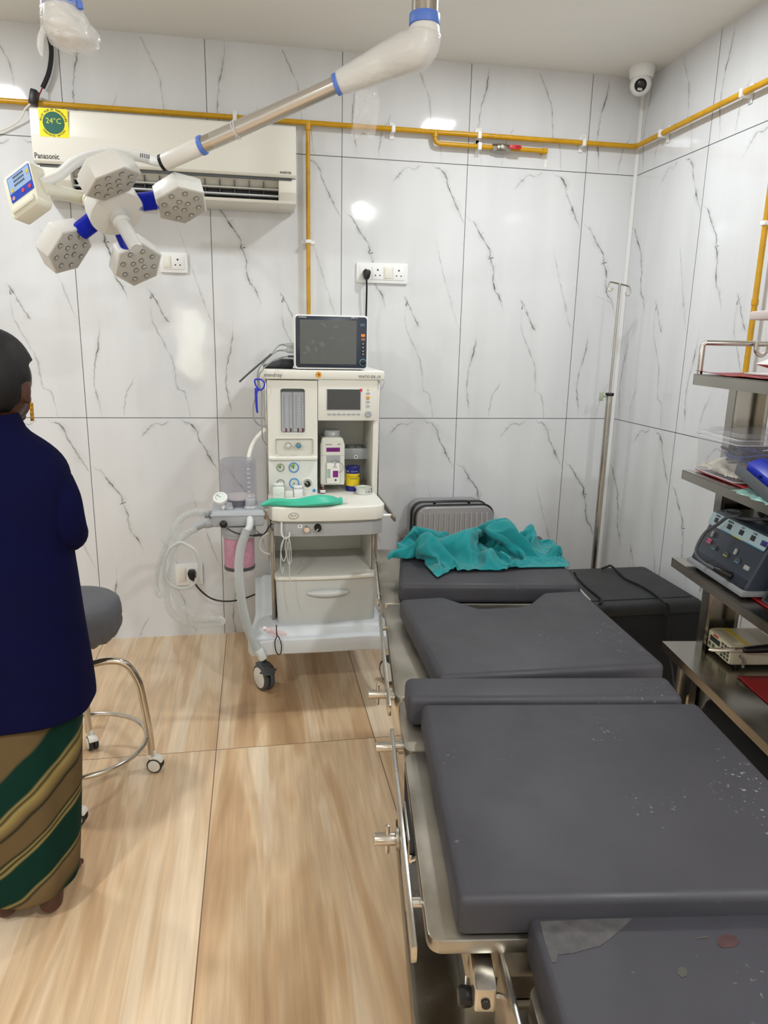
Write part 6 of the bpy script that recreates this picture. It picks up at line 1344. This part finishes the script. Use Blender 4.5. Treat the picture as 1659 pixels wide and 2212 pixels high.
# hanging piece of film
NU, NV = 22, 34; V = []
for j in range(NV+1):
    for i in range(NU+1):
        s, t = i/NU, j/NV; p = at(762+52*s+6*math.sin(t*4), 182+112*t*(1+.06*math.sin(s*9)), y=2.09)
        V.append(p+Vector((0, .018*mnoise.noise(Vector((s*3, t*4, 5)))+.008*mnoise.noise(Vector((s*11, t*13, 2))), 0)))
mb = MB(); mb.add(V, [[j*(NU+1)+i, j*(NU+1)+i+1, (j+1)*(NU+1)+i+1, (j+1)*(NU+1)+i] for j in range(NV) for i in range(NU)]); mb.build('hanging_film', M_film, SL, mods=[('SOLIDIFY', dict(thickness=.0004))], angle=180)

# second arm joint, top of the picture
S2 = thing('surgical_light', 'white arm joint wrapped in loose clear plastic hanging from the ceiling at far left', 'surgical light', (at(129, 0, y=1.95).x, 1.95, CEIL))
cx2 = at(129, 10, y=1.95).x; z2 = at(129, 12, y=1.95).z
mb = MB(); mb.cyl((cx2, 1.95, z2+.02), (cx2, 1.95, CEIL-.04), .034, n=32); mb.build('ceiling_column', M_lw, S2)
mb = MB(); mb.cyl((cx2, 1.95, z2-.004), (cx2, 1.95, z2+.016), .0385, n=32, bev=.002); mb.build('blue_ring', M_blue, S2)
mb = MB(); mb.lathe([(.11, 0), (.11, -.02), (.06, -.05), (.04, -.05)], (cx2, 1.95, CEIL), n=40); mb.build('ceiling_flange', M_lw, S2)
e2_ = at(156, 84, y=1.97); K = [Vector((cx2, 1.95, z2+.0)), Vector((cx2+.004, 1.953, z2-.04)), e2_+Vector((-.006, -.005, .03)), e2_, e2_+Vector((.004, .004, -.018))]
mb = MB(); mb.tube(K, [.036, .042, .044, .038, .016], 28, smooth=8); mb.build('elbow_housing', M_lw, S2)
mb = MB(); mb.cyl(at(171, 2, y=1.93), at(174, 20, y=1.93), .007, n=14, bev=.002); mb.build('blue_plug', M_blue, S2)
NU, NV = 60, 30; V = []
for j in range(NV+1):
    t = j/NV; p = K[0].lerp(K[4], t)+Vector((.006*t, 0, -.012*t)); r0 = (.041+.018*math.sin(math.pi*min(1, t*.95))**1.2)*(1 if t < .8 else (1-(t-.8)*3.2))
    for i in range(NU):
        a_ = 2*math.pi*i/NU; rr_ = r0*(1+.28*mnoise.noise(Vector((math.cos(a_)*2.2, math.sin(a_)*2.2, t*5)))*t+.08*mnoise.noise(Vector((math.cos(a_)*9, math.sin(a_)*9, t*14))))
        V.append(p+Vector((rr_*math.cos(a_), rr_*math.sin(a_), 0)))
mb = MB(); mb.add(V, [[j*NU+i, j*NU+(i+1) % NU, (j+1)*NU+(i+1) % NU, (j+1)*NU+i] for j in range(NV) for i in range(NU)]); mb.build('wrap_film', M_film2, S2, angle=180)
mb = MB(); mb.tube([at(103, 40, y=1.94), at(95, 60, y=1.94), at(88, 82, y=1.94), at(87, 105, y=1.94), at(91, 122, y=1.94)], [.003, .006, .008, .007, .002], 10, smooth=6, flat=.4); mb.build('film_tail', M_film2, S2)

# ------------------------------------------------------------------ round stool
sc0 = Vector((-.605, 2.335, 0))
ST = thing('round_stool', 'round stool with a grey elastic seat cover and chrome tube legs on castors', 'stool', sc0)
rings = []; n_ = 72
for z, r_, w in ((.668, .02, 0), (.668, .10, 0), (.664, .136, 0), (.653, .149, .001), (.63, .154, .001), (.608, .154, .002), (.60, .151, .0025), (.58, .152, .003), (.562, .147, .004), (.545, .138, .005), (.533, .128, .006), (.536, .110, .004), (.55, .02, 0)):
    rings.append([sc0+Vector(((r_+w*math.sin(i/n_*2*math.pi*23+z*40)*.6+w*.5*math.sin(i/n_*2*math.pi*9))*math.cos(2*math.pi*i/n_), (r_+w*math.sin(i/n_*2*math.pi*23+z*40)*.6)*math.sin(2*math.pi*i/n_), z+(.5*w*math.sin(i/n_*2*math.pi*17)))) for i in range(n_)])
mb = MB(); mb.loft(rings); mb.build('seat_cover', mat('grey_stool_cover', (88, 89, 94), .55, 0, .06, 10, bump=.35, bscale=250), ST, angle=180)
mb = MB(); mb.cyl(sc0+Vector((0, 0, .40)), sc0+Vector((0, 0, .53)), .018, n=20); mb.cyl(sc0+Vector((0, 0, .40)), sc0+Vector((0, 0, .445)), .03, n=20); mb.build('screw_column', M_ss, ST)
foot = [(-.39, 2.37), (-.635, 2.55), (-.595, 2.115), (-.84, 2.295)]
FE = [Vector((-.388, 2.372, 0)), Vector((-.636, 2.548, 0)), Vector((-.59, 2.11, 0)), Vector((-.82, 2.30, 0))]
for f in FE:
    d = (f-sc0); 
    mb = MB(); mb.tube([sc0+d*.08+Vector((0, 0, .425)), sc0+d*.45+Vector((0, 0, .435)), sc0+d*.70+Vector((0, 0, .415)), sc0+d*.86+Vector((0, 0, .35)), sc0+d*.92+Vector((0, 0, .27)), sc0+d*.98+Vector((0, 0, .15)), f+Vector((0, 0, .065))], .0125, 16, smooth=6)
    mb.build('leg', mat('stool_chrome', (205, 198, 186), .14, 1), ST)
    caster('caster', Vector((f.x+.012, f.y-.01, .027)), .027, .034, ST, R(25 if f is FE[1] else 78), fork=M_cream, tread=M_ink, hub=M_cream, top=.075)
mb = MB(); rc_ = Vector((-.605, 2.345, .135)); n_ = 64; rr_ = .205
V = [[rc_+Vector(((rr_+.0085*math.cos(2*math.pi*k/12))*math.cos(2*math.pi*i/n_), (rr_+.0085*math.cos(2*math.pi*k/12))*math.sin(2*math.pi*i/n_), .0085*math.sin(2*math.pi*k/12))) for k in range(12)] for i in range(n_+1)]
mb.loft(V, cap=False); mb.build('foot_ring', mat('stool_chrome', (205, 198, 186)), ST)
for f in (FE[0], FE[1]):
    d = (f-sc0).normalized(); mb = MB(); p = rc_+d*(rr_+.004); mb.cyl(p-d*.012, p+d*.014, .005, n=10); mb.build('ring_bolt', M_ss, ST)

# ------------------------------------------------------------------ person seen from behind at the left edge
M_skin = mat('dark_skin', (74, 44, 32), .5, 0, .1, 20)
PR = thing('person', 'person in a navy jacket and green striped sari standing with back turned', 'person', (-.62, 1.76, 0))
def limbmesh(name, verts, edges):
    """tapering limbs along the skeleton, fused afterwards into one continuous surface"""
    mb = MB()
    for a, b in edges:
        A, B = verts[a], verts[b]; pa, pb = Vector(A[:3]), Vector(B[:3]); d = (pb-pa); L = d.length; d.normalize()
        n = max(3, int(L/.02)); rings = []; side = Vector((1, 0, 0)) if abs(d.x) < .8 else Vector((0, 1, 0)); u = (side-d*side.dot(d)).normalized(); w = d.cross(u)
        for k in range(n+1):
            t = k/n; e = t*t*(3-2*t); rx, ry = A[3]*(1-e)+B[3]*e, A[4]*(1-e)+B[4]*e; c = pa.lerp(pb, t)
            rings.append([c+u*rx*math.cos(2*math.pi*q/24)+w*ry*math.sin(2*math.pi*q/24) for q in range(24)])
        mb.loft(rings)
    for i, v in enumerate(verts): rz = min(v[3], v[4]); mb.sph(v[:3], (v[3], v[4], rz), 24, 14)
    me = bpy.data.meshes.new(name); me.from_pydata(mb.V, [], mb.F); b = bmesh.new(); b.from_mesh(me); bmesh.ops.recalc_face_normals(b, faces=b.faces[:]); b.to_mesh(me); b.free(); return me
cxp, cyp = -.62, 1.76
V = []; E_ = []
def vv(x, y, z, r, r2=None, link=None):
    V.append((cxp+x, cyp+y, z, r, r2 or r)); 
    if link is not None: E_.append((link, len(V)-1))
    return len(V)-1
pel = vv(0, 0, .78, .115, .10); w1 = vv(0, 0, .92, .10, .085, pel); ch = vv(.005, .01, 1.08, .115, .09, w1); up = vv(.01, .015, 1.20, .095, .07, ch); nk = vv(.02, .025, 1.27, .045, .045, up); n2_ = vv(.028, .035, 1.32, .042, .042, nk)
hb = vv(.03, .045, 1.365, .068, .07, n2_); hm_ = vv(.03, .045, 1.405, .078, .088, hb); ht_ = vv(.03, .042, 1.435, .060, .068, hm_)
for s in (1, -1):
    sh_ = vv(s*.115+.008, .008, 1.175, .044, None, up); e_ = vv(s*.163, -.006, 1.05, .034, None, sh_); wr = vv(s*.12, .20, 1.03, .026, .024, e_); pm = vv(s*.09, .265, 1.035, .030, .018, wr)
    kn = vv(s*.075, .30, 1.036, .030, .014, pm)
    for k, (dx, L) in enumerate(((-.026, .062), (-.009, .072), (.009, .068), (.026, .052))):
        f1 = vv(s*.07+dx, .325, 1.034, .009, None, kn); f2 = vv(s*.066+dx*1.15, .325+L*.5, 1.026, .0085, None, f1); vv(s*.063+dx*1.2, .325+L*.85, 1.008, .007, None, f2)
    t1 = vv(s*.085-s*.034, .262, 1.03, .011, None, pm); vv(s*.04, .292, 1.022, .009, None, t1)
    hp = vv(s*.075, 0, .70, .08, .085, pel); kn_ = vv(s*.07, .01, .42, .055, None, hp); ca = vv(s*.065, -.012, .26, .045, None, kn_); an = vv(s*.058, -.005, .08, .030, .034, ca)
    he = vv(s*.056, -.022, .036, .030, .032, an); bf = vv(s*.065, .12, .024, .036, .022, an)
    for k in range(5): vv(s*(.065+(-.028+.014*k)), .17-.006*k*(1 if s > 0 else 1), .014, .0095, .010, bf)
bm_ = limbmesh('body', V, E_)
bq = bmesh.new(); bq.from_mesh(bm_)
hc = Vector((cxp+.03, cyp+.045, 1.40)); fd = Vector((.30, .95, -.05)).normalized(); rt = fd.cross(Vector((0, 0, 1))).normalized()
def addball(c, r, fr_=None):
    g = bmesh.ops.create_uvsphere(bq, u_segments=16, v_segments=10, radius=1); Tm = Matrix((rt, fd, Vector((0, 0, 1)))).transposed().to_4x4(); Tm.translation = c
    for v in g['verts']: v.co = Tm @ Vector((v.co.x*r[0], v.co.y*r[1], v.co.z*r[2]))
# cranium, face, nose, brows, lips, chin, ears
addball(hc+Vector((0, 0, .005)), (.073, .088, .098)); addball(hc+fd*.030+Vector((0, 0, -.045)), (.056, .060, .058)); addball(hc+fd*.088+Vector((0, 0, -.022)), (.012, .018, .022)); addball(hc+fd*.074+Vector((0, 0, -.058)), (.024, .014, .010)); addball(hc+fd*.066+Vector((0, 0, -.088)), (.024, .020, .016))
for s in (-1, 1):
    addball(hc+fd*.076+rt*.030*s+Vector((0, 0, .002)), (.014, .010, .009)); addball(hc+rt*.074*s+fd*.002+Vector((0, 0, -.022)), (.008, .017, .030)); addball(hc+rt*.075*s+fd*.004+Vector((0, 0, -.046)), (.007, .009, .011))
bq.to_mesh(bm_); bq.free(); bm_.shade_smooth(); bm_.materials.clear(); bm_.materials.append(M_skin)
bo = bpy.data.objects.new('body', bm_); COL.objects.link(bo); bo.parent = PR; bo.location = -WL[PR.name]
rm = bo.modifiers.new('remesh', 'REMESH'); rm.mode = 'VOXEL'; rm.voxel_size = .0042; rm.use_smooth_shade = True
sm = bo.modifiers.new('smooth', 'SMOOTH'); sm.iterations = 8
dg = bpy.context.evaluated_depsgraph_get(); dg.update(); one = bpy.data.meshes.new_from_object(bo.evaluated_get(dg)); bo.modifiers.clear(); bo.data = one; one.materials.clear(); one.materials.append(M_skin); one.name = 'body'
# eyes
for s in (-1, 1):
    mb = MB(); c = hc+fd*.078+rt*.030*s+Vector((0, 0, -.008)); mb.sph(c, .011, 16, 10); mb.build('eye', M_white, PR)
# hair: swept back into a low knot
rings = []
for j in range(19):
    t = j/18; a = -math.pi/2*.55+(math.pi/2*1.55)*t
    ring = []
    for i in range(48):
        b_ = 2*math.pi*i/48; cr = math.cos(a); x = .083*cr*math.cos(b_); y = .098*cr*math.sin(b_); z = .108*math.sin(a)
        if y > .02 and z < .03: y = .02+(y-.02)*.10; x = x*.93
        if z < -.02 and y > -.02: x *= .93
        gr = 1+.016*math.sin(b_*26+z*30)
        ring.append(hc+Vector((0, 0, .008))+rt*x*gr+fd*y*gr+Vector((0, 0, 1))*z)
    rings.append(ring)
mb = MB(); mb.loft(rings); hair = mb.build('hair', mat('black_hair', (12, 11, 13), .6, 0, .25, 40, bump=.5, bscale=90, stretch=(1, 1, .3)), PR, angle=180)
mb = MB(); mb.sph(hc-fd*.098+Vector((0, 0, -.03))-rt*.02, (.036, .03, .036), 24, 16); mb.build('hair_knot', mat('black_hair', (12, 11, 13)), hair)
ec = hc+rt*.083+fd*.004+Vector((0, 0, -.052)); M_gold = mat('gold', (222, 160, 60), .25, 1)
mb = MB()
for k in range(4): mb.box(-.0012, .0012, -.006, .006, -.010*k-.008, -.010*k, .0006, T=frame(ec, rt, fd)); 
mb.prism([(-.006, -.042), (.006, -.042), (.006, 0), (-.006, 0)], -.001, .001, .0004, T=frame(ec, fd, (0, 0, 1))); mb.build('earring', M_gold, PR)
# jacket
def body_ring(cx_, cy_, z, rx, ry, tilt=0, n=56, e=2.3, wr=0, ph=0):
    out = []
    for i in range(n):
        a_ = 2*math.pi*i/n; c_, s_ = math.cos(a_), math.sin(a_); k = 1+wr*math.sin(a_*5+ph)+wr*.6*math.sin(a_*9+ph*2)
        k += wr*.9*mnoise.noise(Vector((c_*2.5, s_*2.5, z*9))) if wr else 0; x = rx*k*math.copysign(abs(c_)**(2/e), c_); y = ry*k*math.copysign(abs(s_)**(2/e), s_); out.append(Vector((cx_+x, cy_+y, z+tilt*y)))
    return out
M_nvj = mat('navy_jacket', (8, 9, 46), .95, 0, .12, 9, bump=.25, bscale=350, spec=.12)
J = [(.600, .198, .150), (.63, .197, .150), (.68, .194, .148), (.76, .189, .145), (.85, .184, .140), (.93, .181, .135), (1.0, .176, .132), (1.07, .176, .130), (1.13, .183, .125), (1.17, .186, .118), (1.20, .180, .108), (1.225, .162, .098), (1.25, .132, .085), (1.272, .096, .070), (1.287, .070, .062), (1.325, .060, .058), (1.328, .055, .053), (1.29, .055, .052)]
rings = [body_ring(cxp+.004+(.018 if z > 1.2 else 0)*(min(1, (z-1.2)/.08)), cyp-.005+.02*max(0, (z-1.1)/.2), z, rx, ry, tilt=.12 if z < .6 else 0, wr=.012 if z < 1.2 else .0, ph=z*9) for z, rx, ry in J]
mb = MB(); mb.loft(rings, cap=False); jk = mb.build('jacket', M_nvj, PR, angle=180, mods=[('SOLIDIFY', dict(thickness=.003)), ('SUBSURF', dict(levels=1, render_levels=1))])
for s in (1, -1):
    mb = MB(); mb.tube([(cxp+s*.120+.006, cyp+.010, 1.175), (cxp+s*.140, cyp+.002, 1.155), (cxp+s*.157, cyp-.010, 1.12), (cxp+s*.167, cyp-.018, 1.08), (cxp+s*.170, cyp-.004, 1.045), (cxp+s*.158, cyp+.06, 1.028), (cxp+s*.135, cyp+.12, 1.025)], [.050, .056, .054, .050, .047, .045, .043], 22, smooth=6)
    mb.build('sleeve', M_nvj, jk, angle=180)
mb = MB(); vx = cxp+.012; mb.prism([(vx-.0006, .565), (vx+.0006, .565), (vx+.0006, .80), (vx-.0006, .80)], 0, .002, T=front((0, cyp-.150, 0))); mb.build('back_vent_seam', mat('navy_vent_seam', (12, 13, 50), .9), jk)  # thin navy strip along the back vent, close to the jacket tone
# sari
mt_ = bpy.data.materials.new('striped_sari'); mt_.use_nodes = True; nt = mt_.node_tree; b = nt.nodes['Principled BSDF']; b.inputs['Roughness'].default_value = .9; b.inputs['Specular IOR Level'].default_value = .15
N = nt.nodes.new; Lk = nt.links.new
g = N('ShaderNodeTexCoord'); sp = N('ShaderNodeSeparateXYZ'); Lk(g.outputs['Object'], sp.inputs[0])
nn = N('ShaderNodeTexNoise'); nn.inputs['Scale'].default_value = 5; Lk(g.outputs['Object'], nn.inputs['Vector'])
s_ = mth('SUBTRACT', sp.outputs[2], mth('MULTIPLY', sp.outputs[0], mth('ADD', mth('MULTIPLY', sp.outputs[2], .75), .62))); s_ = mth('ADD', s_, mth('MULTIPLY', nn.outputs[0], .05))
rp = N('ShaderNodeValToRGB'); Lk(s_, rp.inputs[0]); rp.color_ramp.interpolation = 'LINEAR'; el = rp.color_ramp.elements
G, B_, Y, D_ = (5, 42, 34), (92, 76, 50), (140, 124, 76), (3, 22, 19)
stops = [(0, G), (.045, G), (.05, D_), (.058, G), (.075, B_), (.125, (108, 90, 62)), (.135, D_), (.14, Y), (.147, G), (.235, G), (.243, Y), (.25, D_), (.257, Y), (.262, D_), (.27, B_), (.33, B_), (.335, D_), (.345, B_), (.375, Y), (.385, D_), (.392, Y), (.40, G), (.48, G), (.49, B_), (.60, B_), (.61, G), (1, G)]
el[0].position = 0; el[0].color = (*srgb(G), 1); el[1].position = 1; el[1].color = (*srgb(G), 1)
for p_, c in stops[1:-1]: x = el.new(p_); x.color = (*srgb(c), 1)
Lk(rp.outputs[0], b.inputs['Base Color'])
S = [(.098, .122, .118), (.11, .126, .122), (.15, .132, .126), (.22, .138, .130), (.32, .147, .134), (.44, .158, .138), (.56, .168, .140), (.65, .172, .138)]
rings = [body_ring(cxp-.002, cyp, z, rx, ry, n=72, wr=.026, ph=1+z*2.2) for z, rx, ry in S]
mb = MB(); mb.loft(rings, cap=False); sr = mb.build('sari', mt_, PR, angle=180, mods=[('SOLIDIFY', dict(thickness=.003)), ('SUBSURF', dict(levels=1, render_levels=1))], origin=(cxp, cyp, 0))
